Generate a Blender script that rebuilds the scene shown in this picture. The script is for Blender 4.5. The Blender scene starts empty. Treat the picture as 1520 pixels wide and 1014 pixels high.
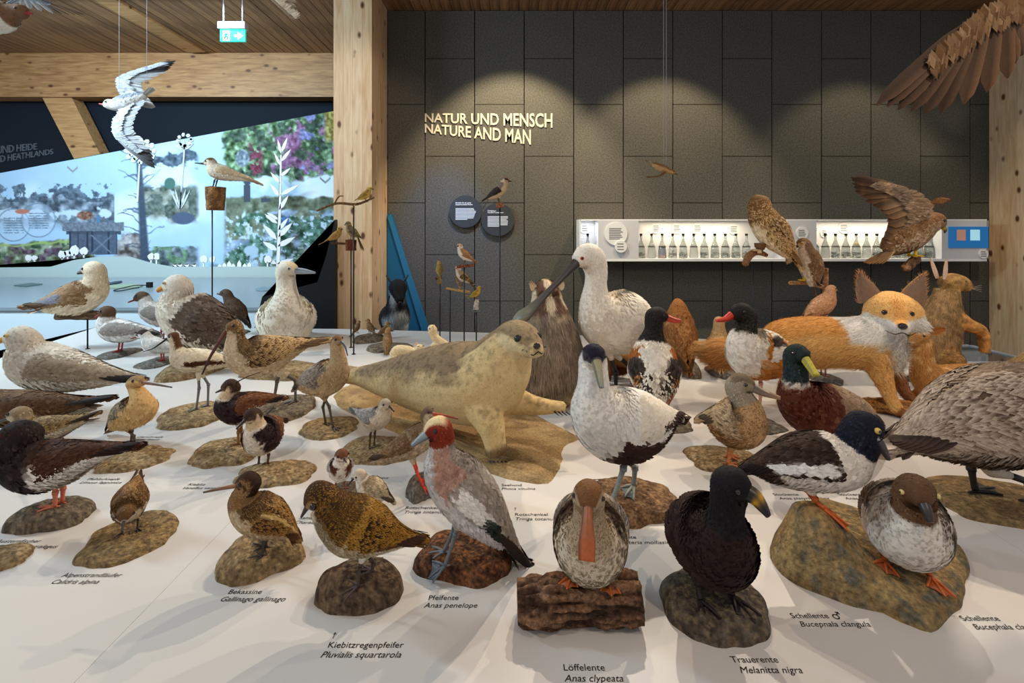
import bpy, math, random
import numpy as np
from mathutils import Vector, Matrix, kdtree
random.seed(5); RNG = np.random.default_rng(11)
scene = bpy.context.scene
COL = scene.collection
# ---------------------------------------------------------------- camera
F, CX, HY, EYE = 710.0, 760.0, 345.0, 0.90      # focal length (px), principal column, horizon row, eye above table top
cam = bpy.data.cameras.new('camera'); cam_o = bpy.data.objects.new('camera', cam); COL.objects.link(cam_o)
cam.sensor_fit = 'HORIZONTAL'; cam.sensor_width = 36.0; cam.lens = 36.0 * F / 1520.0
cam.shift_y = -(507.0 - HY) / 1520.0; cam.clip_start = 0.05; cam.clip_end = 60
cam_o.location = (0, 0, EYE); cam_o.rotation_euler = (math.pi/2, 0, 0)
scene.camera = cam_o
# ---------------------------------------------------------------- world and exposure
w = bpy.data.worlds.new('hall_ambient'); scene.world = w; w.use_nodes = True
w.node_tree.nodes['Background'].inputs[0].default_value = (0.97, 0.96, 1.0, 1)
w.node_tree.nodes['Background'].inputs[1].default_value = 0.36
vs = scene.view_settings
vs.view_transform = 'Standard'; vs.look = 'None'; vs.gamma = 1.0; vs.exposure = 0.12; vs.use_curve_mapping = False
# ---------------------------------------------------------------- lights (track spots on the ceiling, added fill spots, cool area lights)
def spot(name, loc, aim, watt, deg, col=(1, .80, .58), blend=.6, rad=.022):
    l = bpy.data.lights.new(name, 'SPOT'); l.energy = watt; l.color = col; l.spot_size = math.radians(deg)
    l.spot_blend = blend; l.shadow_soft_size = rad
    o = bpy.data.objects.new(name, l); COL.objects.link(o); o.location = loc
    o.rotation_euler = (Vector(aim) - Vector(loc)).to_track_quat('-Z', 'Y').to_euler(); return o
def area(name, loc, aim, watt, sx, sy, col):
    l = bpy.data.lights.new(name, 'AREA'); l.shape = 'RECTANGLE'; l.size = sx; l.size_y = sy; l.energy = watt; l.color = col
    o = bpy.data.objects.new(name, l); COL.objects.link(o); o.location = loc
    o.rotation_euler = (Vector(aim) - Vector(loc)).to_track_quat('-Z', 'Y').to_euler(); return o
WARM = (1, .80, .58); NEUT = (1, .87, .71); COOL = (.62, .84, 1.0)
spot('key_fill_spot', (0.9, 4.0, 2.9), (-0.9, 1.5, 0), 190, 58, NEUT)
spot('key_fill_spot', (2.4, 3.9, 2.9), (0.35, 1.35, 0), 165, 58, NEUT)
spot('key_fill_spot', (-0.7, 4.2, 2.9), (-2.2, 2.6, 0), 110, 60, NEUT)
spot('key_fill_spot', (0.4, 4.3, 2.9), (0.2, 2.7, 0.1), 105, 60, WARM)
spot('key_fill_spot', (3.3, 3.2, 2.9), (1.9, 2.3, 0.1), 150, 62, WARM)
spot('key_fill_spot', (-1.6, -0.2, 2.9), (-0.4, 2.3, 0.2), 62, 62, NEUT)  # front fill spot, added for the sides that face the viewer
spot('key_fill_spot', (1.4, -0.4, 2.9), (1.0, 2.2, 0.2), 66, 62, WARM)  # second front fill spot, added like the one before
spot('key_fill_spot', (2.2, 0.8, 2.9), (2.4, 3.0, 0.7), 80, 60, WARM)
spot('key_fill_spot', (-2.4, 0.9, 3.2), (-3.4, 4.2, 2.0), 30, 40, (.86, .93, 1.0))  # cool fill spot added to brighten the flying gull
spot('key_fill_spot', (-0.2, 2.2, 3.3), (-1.75, 5.25, 1.7), 130, 46, NEUT)  # fill spot added to light the left timber column
spot('key_fill_spot', (3.6, 2.4, 3.3), (5.9, 5.2, 1.3), 120, 50, NEUT)  # same added fill for the right timber column
spot('key_fill_spot', (3.2, 0.6, 2.6), (2.6, 2.5, 2.1), 14, 50, WARM)  # spot aimed at the eagle wing
for wx, en, aim in ((0.0, 330, 1.2), (1.85, 190, 1.0), (4.2, 80, .8)):
    spot('wall_washer', (wx, 4.6, 3.4), (wx, 5.9, aim), en, 78, (1, .84, .56), .45, .03)
area('mural_light', (-4.6, 5.3, 3.4), (-4.6, 6.95, 1.0), 52, 3.0, .3, COOL)
area('desk_light', (-5.4, 2.9, 3.2), (-4.2, 5.3, -0.3), 240, 2.4, .3, COOL)
spot('blue_spot', (-0.95, 4.75, 3.1), (-0.75, 5.9, 0.1), 300, 44, (.10, .38, 1.0), 1.0)
# ---------------------------------------------------------------- helpers
def lin(c):
    c = np.asarray(c, float) / 255.0
    return np.where(c <= .04045, c / 12.92, ((c + .055) / 1.055) ** 2.4)
def G(px, py, z=0.0):
    d = (EYE - z) * F / (py - HY); return np.array([(px - CX) / F * d, d, z])
def W(px, py, d): return np.array([(px - CX) / F * d, d, EYE - (py - HY) / F * d])
def vnoise(P, sc=1.0, seed=0):
    P = np.asarray(P, float) * sc + seed * 17.13; I = np.floor(P).astype(np.int64); f = P - I; f = f*f*(3-2*f); r = 0
    for dx in (0, 1):
        for dy in (0, 1):
            for dz in (0, 1):
                h = ((I[:, 0]+dx)*374761393 + (I[:, 1]+dy)*668265263 + (I[:, 2]+dz)*1274126177) & 0x7fffffff
                h = ((h ^ (h >> 13)) * 1103515245) & 0x7fffffff; h = (h ^ (h >> 16)) & 0xffff
                r = r + h/65535.0*np.where(dx, f[:, 0], 1-f[:, 0])*np.where(dy, f[:, 1], 1-f[:, 1])*np.where(dz, f[:, 2], 1-f[:, 2])
    return r*2-1
def fbm(P, sc=1.0, seed=0, o=3):
    r = 0; a = 1.0
    for i in range(o): r = r + a*vnoise(P, sc*2**i, seed+i); a *= .5
    return r
def sm(a, b, x): t = np.clip((x-a)/(b-a+1e-9), 0, 1); return t*t*(3-2*t)
def nrm(v): v = np.asarray(v, float); return v/(np.linalg.norm(v, axis=-1, keepdims=True)+1e-12)
def cr(pts, n):
    p = np.asarray(pts, float); k = len(p)
    if k == 2: t = np.linspace(0, 1, n)[:, None]; return p[0]*(1-t)+p[1]*t, np.linspace(0, 1, n)
    t = np.linspace(0, k-1, n); i = np.minimum(t.astype(int), k-2); f = (t-i)[:, None]
    q = np.vstack([2*p[0]-p[1], p, 2*p[-1]-p[-2]])
    a, b, c, d = q[i], q[i+1], q[i+2], q[i+3]
    return .5*((2*b)+(-a+c)*f+(2*a-5*b+4*c-d)*f*f+(-a+3*b-3*c+d)*f**3), t
class MB:
    def __init__(s): s.V = []; s.Q = []; s.T = []; s.C = []; s.n = 0
    def add(s, V, Q=None, T=None, C=(128, 128, 128)):
        V = np.asarray(V, float).reshape(-1, 3); C = np.asarray(C, float)
        if C.ndim == 1: C = np.tile(C, (len(V), 1))
        if Q is not None and len(Q): s.Q.append(np.asarray(Q, int)+s.n)
        if T is not None and len(T): s.T.append(np.asarray(T, int)+s.n)
        s.V.append(V); s.C.append(C); s.n += len(V); return s
    def box(s, a, b, C=(128, 128, 128)):
        x0, y0, z0 = a; x1, y1, z1 = b
        V = [(x0, y0, z0), (x1, y0, z0), (x1, y1, z0), (x0, y1, z0), (x0, y0, z1), (x1, y0, z1), (x1, y1, z1), (x0, y1, z1)]
        return s.add(V, [(0, 3, 2, 1), (4, 5, 6, 7), (0, 1, 5, 4), (1, 2, 6, 5), (2, 3, 7, 6), (3, 0, 4, 7)], None, C)
    def prism(s, pts, off, C=(128, 128, 128)):
        k = len(pts); A = np.asarray(pts, float); B = A+np.asarray(off, float); V = np.vstack([A, B])
        T = [(0, i, i+1) for i in range(1, k-1)]+[(k, k+i+1, k+i) for i in range(1, k-1)]
        return s.add(V, [(i, i+k, (i+1) % k+k, (i+1) % k) for i in range(k)], T, C)
    def tube(s, path, r, C=(128, 128, 128), m=8, n=None):
        p = np.asarray(path, float); n = n or (len(p) if len(p) == 2 else 4*len(p))
        rr = np.broadcast_to(np.asarray(r, float), (len(p),))
        st, _ = cr(np.column_stack([p, rr]), n); return s.sweep(st[:, :3], st[:, 3], st[:, 3], C, m)
    def sweep(s, c, wv, hv, C, m=8, side=None, cap=True):
        n = len(c); T = nrm(np.gradient(c, axis=0))
        if side is None:
            ref = np.array([0, 0, 1.0]) if abs(T[:, 2]).mean() < .8 else np.array([0, 1.0, 0])
            S = nrm(np.cross(np.tile(ref, (n, 1)), T))
        else: S = np.tile(nrm(side), (n, 1))
        U = nrm(np.cross(T, S)); th = np.linspace(0, 2*np.pi, m, endpoint=False)
        V = c[:, None, :]+S[:, None, :]*(wv[:, None]*np.cos(th))[..., None]+U[:, None, :]*(hv[:, None]*np.sin(th))[..., None]
        V = V.reshape(-1, 3); idx = np.arange(n*m).reshape(n, m)
        a = idx[:-1]; b = np.roll(a, -1, 1); d = idx[1:]; e = np.roll(d, -1, 1)
        Q = np.stack([a, b, e, d], -1).reshape(-1, 4); Tt = []
        if cap:
            V = np.vstack([V, c[0], c[-1]]); k = n*m
            Tt = [(k, idx[0, (j+1) % m], idx[0, j]) for j in range(m)]+[(k+1, idx[-1, j], idx[-1, (j+1) % m]) for j in range(m)]
        C = np.asarray(C, float)
        if C.ndim == 2 and len(C) == n: C = np.vstack([np.repeat(C, m, 0)]+([C[:1], C[-1:]] if cap else []))
        return s.add(V, Q, Tt, C)
    def build(s, name, mat, parent=None, loc=(0, 0, 0), smooth=True):
        loc = np.asarray(loc, float)
        V = np.vstack(s.V)-loc; C = lin(np.clip(np.vstack(s.C), 0, 255))
        Q = np.vstack(s.Q) if s.Q else np.zeros((0, 4), int); T = np.vstack(s.T) if s.T else np.zeros((0, 3), int)
        me = bpy.data.meshes.new(name); nl = Q.size+T.size; npoly = len(Q)+len(T)
        me.vertices.add(len(V)); me.vertices.foreach_set('co', V.astype(np.float32).ravel())
        me.loops.add(nl); me.loops.foreach_set('vertex_index', np.concatenate([Q.ravel(), T.ravel()]).astype(np.int32))
        me.polygons.add(npoly)
        me.polygons.foreach_set('loop_start', np.concatenate([np.arange(len(Q))*4, Q.size+np.arange(len(T))*3]).astype(np.int32))
        me.polygons.foreach_set('use_smooth', np.full(npoly, smooth))
        at = me.color_attributes.new('Col', 'FLOAT_COLOR', 'POINT')
        at.data.foreach_set('color', np.column_stack([C, np.ones(len(C))]).astype(np.float32).ravel())
        me.update(calc_edges=True); me.validate()
        me.materials.append(mat); o = bpy.data.objects.new(name, me); COL.objects.link(o)
        if parent is not None: o.parent = parent
        else: o.location = loc
        return o
def tag(o, label, cat, group=None, kind=None):
    if kind: o['kind'] = kind
    if label: o['label'] = label
    if cat: o['category'] = cat
    if group: o['group'] = group
    return o
def empty(name, loc, label, cat, group=None):
    o = bpy.data.objects.new(name, None); COL.objects.link(o); o.location = [float(v) for v in loc]; o.empty_display_size = .05
    return tag(o, label, cat, group)
# ---------------------------------------------------------------- materials
def mat(name, rough=.7, spec=.3, nscale=0, namp=0, bump=0, bscale=60, base=None, emit=0, metal=0, trans=0):
    m = bpy.data.materials.new(name); m.use_nodes = True; nt = m.node_tree; b = nt.nodes['Principled BSDF']
    b.inputs['Roughness'].default_value = rough; b.inputs['Specular IOR Level'].default_value = spec; b.inputs['Metallic'].default_value = metal
    if base is None:
        a = nt.nodes.new('ShaderNodeAttribute'); a.attribute_name = 'Col'; src = a.outputs['Color']
    else:
        a = nt.nodes.new('ShaderNodeRGB'); a.outputs[0].default_value = (*lin(base), 1); src = a.outputs[0]
    tc = nt.nodes.new('ShaderNodeTexCoord')
    if namp:
        n = nt.nodes.new('ShaderNodeTexNoise'); n.inputs['Scale'].default_value = nscale; n.inputs['Detail'].default_value = 6
        nt.links.new(tc.outputs['Object'], n.inputs['Vector'])
        r = nt.nodes.new('ShaderNodeMapRange'); r.inputs['To Min'].default_value = 1-namp; r.inputs['To Max'].default_value = 1+namp
        r.inputs['From Min'].default_value = .3; r.inputs['From Max'].default_value = .7
        nt.links.new(n.outputs['Fac'], r.inputs['Value'])
        x = nt.nodes.new('ShaderNodeMix'); x.data_type = 'RGBA'; x.blend_type = 'MULTIPLY'; x.inputs[0].default_value = 1
        nt.links.new(src, x.inputs[6]); nt.links.new(r.outputs[0], x.inputs[7]); src = x.outputs[2]
    nt.links.new(src, b.inputs['Base Color'])
    if bump:
        n2 = nt.nodes.new('ShaderNodeTexNoise'); n2.inputs['Scale'].default_value = bscale; n2.inputs['Detail'].default_value = 8
        nt.links.new(tc.outputs['Object'], n2.inputs['Vector'])
        bm = nt.nodes.new('ShaderNodeBump'); bm.inputs['Strength'].default_value = bump; bm.inputs['Distance'].default_value = .012
        nt.links.new(n2.outputs['Fac'], bm.inputs['Height']); nt.links.new(bm.outputs[0], b.inputs['Normal'])
    if emit: nt.links.new(src, b.inputs['Emission Color']); b.inputs['Emission Strength'].default_value = emit
    if trans: b.inputs['Transmission Weight'].default_value = trans
    return m
def wood(name, c1, c2, scale=(1, 1, 8), knots=True):
    m = bpy.data.materials.new(name); m.use_nodes = True; nt = m.node_tree; b = nt.nodes['Principled BSDF']
    b.inputs['Roughness'].default_value = .55; tc = nt.nodes.new('ShaderNodeTexCoord'); mp = nt.nodes.new('ShaderNodeMapping')
    mp.inputs['Scale'].default_value = scale; nt.links.new(tc.outputs['Object'], mp.inputs['Vector'])
    n = nt.nodes.new('ShaderNodeTexNoise'); n.inputs['Scale'].default_value = 3; n.inputs['Detail'].default_value = 8; n.inputs['Distortion'].default_value = .6
    nt.links.new(mp.outputs[0], n.inputs['Vector'])
    oi = nt.nodes.new('ShaderNodeObjectInfo'); ad = nt.nodes.new('ShaderNodeMath'); ad.operation = 'MULTIPLY_ADD'; ad.inputs[1].default_value = .25; 
    nt.links.new(oi.outputs['Random'], ad.inputs[0]); nt.links.new(n.outputs['Fac'], ad.inputs[2])
    cr_ = nt.nodes.new('ShaderNodeValToRGB'); e = cr_.color_ramp.elements; e[0].position = .4; e[0].color = (*lin(c1), 1); e[1].position = .8; e[1].color = (*lin(c2), 1)
    nt.links.new(ad.outputs[0], cr_.inputs[0]); src = cr_.outputs[0]
    if knots:
        v = nt.nodes.new('ShaderNodeTexVoronoi'); v.inputs['Scale'].default_value = 4.0; mp2 = nt.nodes.new('ShaderNodeMapping')
        mp2.inputs['Scale'].default_value = [.5+.5*(s > 3) if s <= 3 else .45 for s in [9/sc if sc else 1 for sc in scale]]
        mp2.inputs['Scale'].default_value = (1.6, 1.6, .9) if scale[2] < scale[0] else (.9, 1.6, 1.6)
        nt.links.new(tc.outputs['Object'], mp2.inputs['Vector']); nt.links.new(mp2.outputs[0], v.inputs['Vector'])
        r = nt.nodes.new('ShaderNodeMapRange'); r.inputs['From Min'].default_value = .09; r.inputs['From Max'].default_value = .19
        nt.links.new(v.outputs['Distance'], r.inputs['Value'])
        x = nt.nodes.new('ShaderNodeMix'); x.data_type = 'RGBA'; nt.links.new(r.outputs[0], x.inputs[0])
        x.inputs[6].default_value = (*lin((96, 58, 30)), 1); nt.links.new(src, x.inputs[7]); src = x.outputs[2]
    nt.links.new(src, b.inputs['Base Color']); return m
M_PLUM = mat('plumage', .75, .2, 90, .10)
M_FUR = mat('fur', .8, .15, 60, .08)
M_HORN = mat('horn', .38, .5, 120, .12)
M_EYE = mat('glass_eye', .06, .8)
M_SKIN = mat('leg_skin', .5, .4, 200, .2)
M_ROCK = mat('rock', .9, .2, 85, .45, 1.0, 110)
M_SAND = mat('sand', .95, .1, 120, .3, .7, 300)
M_BARK = mat('bark', .9, .2, 110, .6, 1.0, 90)
M_BLACK = mat('black_metal', .4, .4, base=(22, 24, 28))
M_TABLE = mat('white_table', .38, .35, base=(212, 207, 201))
M_PRINT = mat('print', .6, .2)
M_WHITE = mat('white_lacquer', .45, .3, base=(232, 232, 232))
M_PANEL = mat('wood_wool_panel', .95, .1, 60, .35, .35, 150, base=(90, 87, 80))
M_DARK = mat('dark_wall', .8, .2, base=(22, 30, 40))
M_POST = wood('pale_timber', (205, 165, 120), (232, 203, 165), (9, 9, 1))
M_BEAM = wood('beam_timber', (150, 105, 62), (196, 150, 98), (1, 9, 9))
M_CEIL = wood('ceiling_timber', (112, 82, 56), (164, 122, 82), (9, 1, 9), False)
# ================================================================ the room
D_WALL = 5.9; ZC = 3.64; ZF = -0.75
o = MB().box((-9, -1.5, ZF-.1), (7, 8, ZF)).build('floor', mat('floor_resin', .5, .3, base=(58, 60, 64)), smooth=False); tag(o, 'dark grey floor behind the display table', 'floor', kind='structure')
ceil = MB().box((-9, 3.4, ZC+.03), (7, 8, ZC+.12)).build('ceiling', M_CEIL, smooth=False); tag(ceil, 'ceiling of narrow brown timber planks', 'ceiling', kind='structure')
pw = .118
x = -9.0; i = 0; pm = MB().box((-pw/2+.004, 3.4, 0), (pw/2-.004, 7.9, .03)).build('plank', M_CEIL, ceil, smooth=False); pm.location = (x+pw/2, 0, ZC)
while x < 6.6:
    x += pw
    c = pm.copy(); COL.objects.link(c); c.location = (x+pw/2, 0, ZC+random.uniform(0, .006))
MB().box((-4.88, 3.4, ZC-.03), (-4.62, 7.2, ZC+.02)).build('joist', M_BEAM, ceil, smooth=False)
# back wall with separate panels
wall = MB().box((-1.62, 5.93, ZF), (6.6, 6.1, ZC+.02)).build('wall_back', mat('wall_backing', .9, .1, base=(14, 14, 15)), smooth=False); tag(wall, 'dark grey acoustic panel wall with white lettering', 'wall', kind='structure')
s = D_WALL/F
xs = [575, 631]+[631+73.55*k for k in range(1, 14)]
for ci in range(len(xs)-1):
    ys = [15.5]+([155, 301, 447] if ci % 2 == 0 else [87, 232, 378, 524])+[560]
    for ri in range(len(ys)-1):
        a = W(xs[ci]+.7, ys[ri+1]-.5, D_WALL); b = W(xs[ci+1]-.7, ys[ri]+.5, D_WALL)
        MB().box((a[0], 5.9, a[2]), (b[0], 5.93, b[2])).build('panel', M_PANEL, wall, smooth=False)
def text_mesh(txt, size, shear=0, ext=0, bold=0, align='LEFT', sp=1.0):
    cu = bpy.data.curves.new('t', 'FONT'); cu.body = txt; cu.size = size; cu.shear = shear; cu.extrude = ext; cu.offset = bold; cu.align_x = align; cu.space_line = sp; cu.resolution_u = 3
    ob = bpy.data.objects.new('t', cu); COL.objects.link(ob); dg = bpy.context.evaluated_depsgraph_get()
    me = bpy.data.meshes.new_from_object(ob.evaluated_get(dg)); bpy.data.objects.remove(ob); return me
def text_obj(name, txt, size, m, parent, fn=None, **k):
    me = text_mesh(txt, size, **k); n = len(me.vertices); co = np.empty(n*3, np.float32); me.vertices.foreach_get('co', co); co = co.reshape(-1, 3)
    if fn is not None: co = fn(co.astype(float)).astype(np.float32)
    me.vertices.foreach_set('co', co.ravel()); me.materials.clear(); me.materials.append(m); me.update()
    ob = bpy.data.objects.new(name, me); COL.objects.link(ob); ob.parent = parent; return ob
M_LET = mat('cream_lettering', .6, .2, base=(212, 200, 178)); M_WTXT = mat('white_print', .6, .2, base=(225, 228, 230)); M_INK = mat('black_ink', .7, .1, base=(30, 28, 28))
def wall_letters(x0, x1, yt0, yb0, yt1, yb1, d, ymax=None):
    def fn(co):
        X = co[:, 0]; t = (X-X.min())/(X.max()-X.min()); ycap = co[:, 1].max(); v = co[:, 1]/ycap
        px = x0+(x1-x0)*t; yb = yb0+(yb1-yb0)*t; yt = yt0+(yt1-yt0)*t; py = yb+(yt-yb)*v
        out = np.empty_like(co); out[:, 0] = (px-CX)/F*d; out[:, 1] = d-.008-co[:, 2]; out[:, 2] = EYE-(py-HY)/F*d; return out
    return fn
text_obj('lettering', 'NATUR UND MENSCH', .2, M_LET, wall, wall_letters(631, 820, 168.5, 181, 168.5, 189.5, 5.9), ext=.008, bold=.0035)
text_obj('lettering', 'NATURE AND MAN', .2, M_LET, wall, wall_letters(631, 788, 184, 197, 193, 214.5, 5.9), ext=.008, bold=.0035)
# two round information discs
def disc(px, py, r, title, body, label):
    c = W(px, py, 5.86); rr = r*5.86/F; root = empty('information_disc', c, label, 'sign')
    th = np.linspace(0, 2*np.pi, 40, endpoint=False)
    MB().prism([(c[0]+rr*math.cos(a), c[1], c[2]+rr*math.sin(a)) for a in th], (0, .04, 0)).build('plate', mat('disc_grey', .6, .2, base=(58, 60, 63)), root, c, smooth=False)
    q = MB()
    for k in range(body):
        zz = c[2]+rr*(.18-.083*k); q.box((c[0]-rr*.62, c[1]-.0015, zz-.0042), (c[0]+rr*random.uniform(.48, .64)*(1 if k < body-1 else .2), c[1], zz+.0042), (225, 228, 230))
    q.build('body_print', M_PRINT, root, c, smooth=False)['kind'] = 'stuff'
    for txt, sz, dy in ((title, .0225, .5),):
        me = text_obj('caption', txt, sz, M_WTXT, root, lambda co: np.column_stack([co[:, 0], -.003-co[:, 1]*0, co[:, 1]]), bold=.0006 if dy > .4 else .0002, sp=.95)
        me.location = (-rr*.62, 0, rr*dy)
    return root
disc(691, 314, 24, 'Modelle für ein gutes\nZusammenleben finden', 9, 'left dark grey round information disc with white text on the panel wall')
disc(739, 326, 24.5, 'Designing a\nPeaceful Coexistence', 8, 'right dark grey round information disc behind the perched grey shrike')
# teal reveal left of the panel wall; blue light painted into its colour
M_TEAL = mat('blue_lit_teal', .7, .2, base=(28, 92, 122))
t = MB().prism([W(575, 318, 5.86), W(582, 318, 5.86), W(634, 492, 5.86), W(646, 520, 5.86), W(575, 520, 5.86)], (0, .035, 0)).build('wall_left', M_TEAL, smooth=False); tag(t, 'blue-lit teal slanting reveal beside the timber column', 'wall', kind='structure')
MB().prism([W(575, 322, 5.84), W(580, 318, 5.84), W(645, 512, 5.84), W(632, 512, 5.84)], (0, .02, 0)).build('edge_strip', mat('teal_edge', .7, .2, base=(44, 110, 140)), t, smooth=False)
# timber column, right column, beam, brace
def timber(name, lab, x0, x1, y0, y1, z0, z1, m, n=3):
    root = empty(name, ((x0+x1)/2, (y0+y1)/2, z0), lab, 'column'); wd = (x1-x0)/n
    root['kind'] = 'structure'; del root['category']
    for i in range(n):
        MB().box((x0+wd*i+.0008, y0+random.uniform(0, .0015), z0), (x0+wd*(i+1)-.0008, y1, z1)).build('lamella', m, root, root.location, smooth=False)
    return root
a = W(495, 487, 5.25); b = W(552, 0, 5.25)
timber('trim_1', 'pale laminated timber column with knots left of the panel wall', a[0], b[0], 5.25, 5.9, ZF, ZC, M_POST, 4)
root = empty('trim_2', (6.1, 5.4, ZF), 'pale knotty timber column at the right edge', None); root['kind'] = 'structure'
for i in range(3): MB().box((5.88+random.uniform(0, .0015), 4.92+i*.325+.0008, ZF), (6.4, 4.92+(i+1)*.325-.0008, ZC)).build('lamella', M_POST, root, root.location, smooth=False)
o = MB().box((-9, 7.3, 2.97), (-1.9, 7.55, ZC)).build('trim_3', M_BEAM, smooth=False); tag(o, 'horizontal timber beam under the ceiling', 'beam', kind='structure')
p0, p1 = W(54, 128, 7.35), W(98, 128, 7.35); p2, p3 = W(150, 232, 7.35), W(112, 240, 7.35)
o = MB().prism([p0, p1, p2, p3], (0, .2, 0)).build('trim_4', M_BEAM, smooth=False); tag(o, 'slanting timber brace under the beam', 'brace', kind='structure')
blk = MB().box((-9, 7.6, ZF), (-1.0, 7.75, ZC)).build('wall_far', M_DARK, smooth=False); tag(blk, 'near-black wall behind the heathland mural', 'wall', kind='structure')
M_DTXT = mat('grey_lettering', .7, .2, base=(96, 100, 106))
text_obj('lettering', 'KLIFF UND HEIDE', .25, M_DTXT, blk, wall_letters(-32, 56, 219, 232, 213, 222, 7.6), ext=.01, bold=.0015)
text_obj('lettering', 'CLIFF AND HEATHLANDS', .25, M_DTXT, blk, wall_letters(-42, 80, 237, 248, 221, 229, 7.6), ext=.01, bold=.0015)
# ---------------------------------------------------------------- mural (a flat print, painted per vertex)
def paint_mural(px, py):
    n = len(px); P = np.column_stack([px, py, np.zeros(n)])
    c = np.tile(np.array([176., 208, 232]), (n, 1))
    def mixc(mask, col, jit=0, sc=.2, seed=1):
        nonlocal c
        cc = np.asarray(col, float)+(fbm(P, sc, seed, 3)[:, None]*jit if jit else 0)
        c = c*(1-mask[:, None])+cc*mask[:, None]
    nz = lambda s_, sd: fbm(P, s_, sd, 4)
    mixc(sm(.1, .9, nz(.012, 3)+.2), (222, 236, 246))
    # far dunes, left
    top = 292+10*nz(.03, 5)+6*nz(.15, 6); m = sm(-2, 2, py-top)*(px < 170)*sm(345, 325, py); mixc(m, (112, 124, 136), 60, .12, 7)
    m = sm(-1, 1, py-(272+14*np.abs(nz(.06, 9))))*(nz(.12, 8) > -.1)*(px < 165)*(py < 300); mixc(m*.8, (78, 92, 106), 40, .3, 2)
    mixc(sm(0, 3, 8*nz(.08, 12)-np.abs(py-318)+6)*(px < 165), (205, 218, 228))
    # meadow bottom left
    top = 362+4*nz(.04, 14)-(px-20)*.05; m = sm(-2, 2, py-top)*(px < 140); mixc(m, (120, 128, 92), 70, .12, 15)
    mixc(m*sm(.0, .3, nz(.08, 16)), (112, 82, 98), 40, .2, 17); mixc(m*sm(.2, .5, nz(.07, 19)), (62, 92, 62), 30, .2, 18)
    mixc(sm(3, 0, np.abs(py-top-3))*(px < 110), (170, 196, 96))
    # brown and purple heath right of the tower
    m = sm(-3, 3, py-(350+10*nz(.04, 21)))*sm(165, 180, px)*sm(222, 208, px); mixc(m, (142, 128, 122), 60, .15, 22)
    # middle: lake, dunes, bush
    m = sm(205, 212, px)*sm(298, 288, px)
    mixc(m*sm(-2, 2, py-(278+6*nz(.05, 24)))*sm(330, 318, py+8*nz(.06, 25)), (150, 150, 132), 60, .1, 26)
    mixc(m*sm(0, .25, nz(.05, 27))*sm(270, 282, py)*sm(335, 320, py), (92, 104, 92), 40, .2, 28)
    mixc(m*sm(2, -2, np.abs(py-236)-8-8*nz(.08, 29)), (74, 92, 108), 40, .2, 30)
    mixc(m*sm(-2, 2, py-(368+5*nz(.07, 31))), (120, 130, 138), 60, .14, 32); mixc(m*sm(0, .3, nz(.09, 33))*(py > 366), (110, 148, 108), 40, .2, 34)
    # green and flower field, right
    e = px-(330+8*nz(.05, 35)); m = sm(-4, 4, e)*sm(-3, 3, (262+10*nz(.05, 36))-py)
    mixc(m, (98, 132, 84), 80, .16, 37); mixc(m*sm(.05, .35, nz(.07, 38)), (58, 84, 62), 40, .2, 39)
    mixc(m*sm(.05, .3, nz(.06, 41))*sm(395, 405, px), (146, 88, 132), 60, .25, 42); mixc(m*sm(.1, .3, nz(.08, 43))*sm(365, 375, px)*sm(392, 386, px), (128, 36, 66), 40, .3, 44)
    mixc(m*sm(.1, .35, nz(.07, 45))*sm(440, 450, px), (120, 120, 178), 40, .3, 46); mixc(m*sm(478, 486, px)*sm(215, 205, py), (168, 146, 52), 60, .3, 47)
    # clouds and hills below it
    m = sm(330, 338, px)*(py > 255); mixc(m*sm(-.1, .4, nz(.02, 48))*sm(315, 295, py), (234, 240, 246)); mixc(m*sm(-2, 2, py-(293+3*nz(.06, 49)+(px > 420)*0)), (112, 120, 92), 50, .12, 50)
    mixc(m*sm(-2, 2, py-(312+5*nz(.05, 51)))*sm(0, .2, nz(.05, 52)+.1), (150, 170, 196), 50, .1, 53)
    mixc(m*sm(-2, 2, py-(325+8*nz(.04, 54)))*sm(-.2, .2, nz(.05, 55)), (74, 116, 92), 60, .2, 56); mixc(m*sm(.25, .45, nz(.2, 57))*(py > 320), (196, 214, 226))
    # dark tree left of centre
    tr = sm(6, 2, np.abs(px-(207+(py-250)*.06))*1.0-(py-250)*.02)*(py > 225); mixc(tr, (66, 78, 98))
    for k in range(26):
        y0 = 236+k*6+random.uniform(-3, 3); ln = random.uniform(8, 38); sg = -1 if random.random() < .6 else 1; sl_ = random.uniform(.2, 1.1); cv = random.uniform(0, .02)
        t = (px-207)*sg; ll = y0-t*sl_+cv*t*t+2*nz(.12, 80+k); mixc(sm(1.5, .4, np.abs(py-ll)*(.6+t/ln))*(t > 0)*(t < ln)*.8, (78, 92, 114))
    # flower umbels (grey-white) and white plant silhouettes are separate cut-outs
    # observation tower
    def rect(x0, x1, y0, y1, col, j=0): mixc(((px > x0)*(px < x1)*(py > y0)*(py < y1)).astype(float), col, j, .4, 61)
    rect(93, 184, 330, 343, (116, 122, 134), 20); rect(98, 180, 343, 348, (72, 82, 98)); rect(103, 174, 348, 378, (84, 96, 116), 10)
    for xx in (103, 115, 128, 136, 160, 172): rect(xx, xx+2.5, 344, 378, (48, 58, 76))
    for sg in (1, -1): mixc(sm(1.6, .6, np.abs((py-363)-sg*(px-151)*.9))*(np.abs(px-151) < 15)*(py > 348)*(py < 378), (120, 130, 146))
    mixc(sm(1, .8, ((px-126)/13)**2+((py-320)/7)**2), (150, 98, 76), 40, .4, 62); rect(144, 148, 320, 330, (74, 130, 170)); rect(152, 155, 321, 330, (110, 100, 106))
    # figures
    rect(361, 372, 275, 300, (66, 74, 88)); mixc(sm(1, .8, ((px-367)/5)**2+((py-271)/6)**2), (66, 74, 88)); rect(388, 402, 294, 300, (64, 74, 84))
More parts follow.
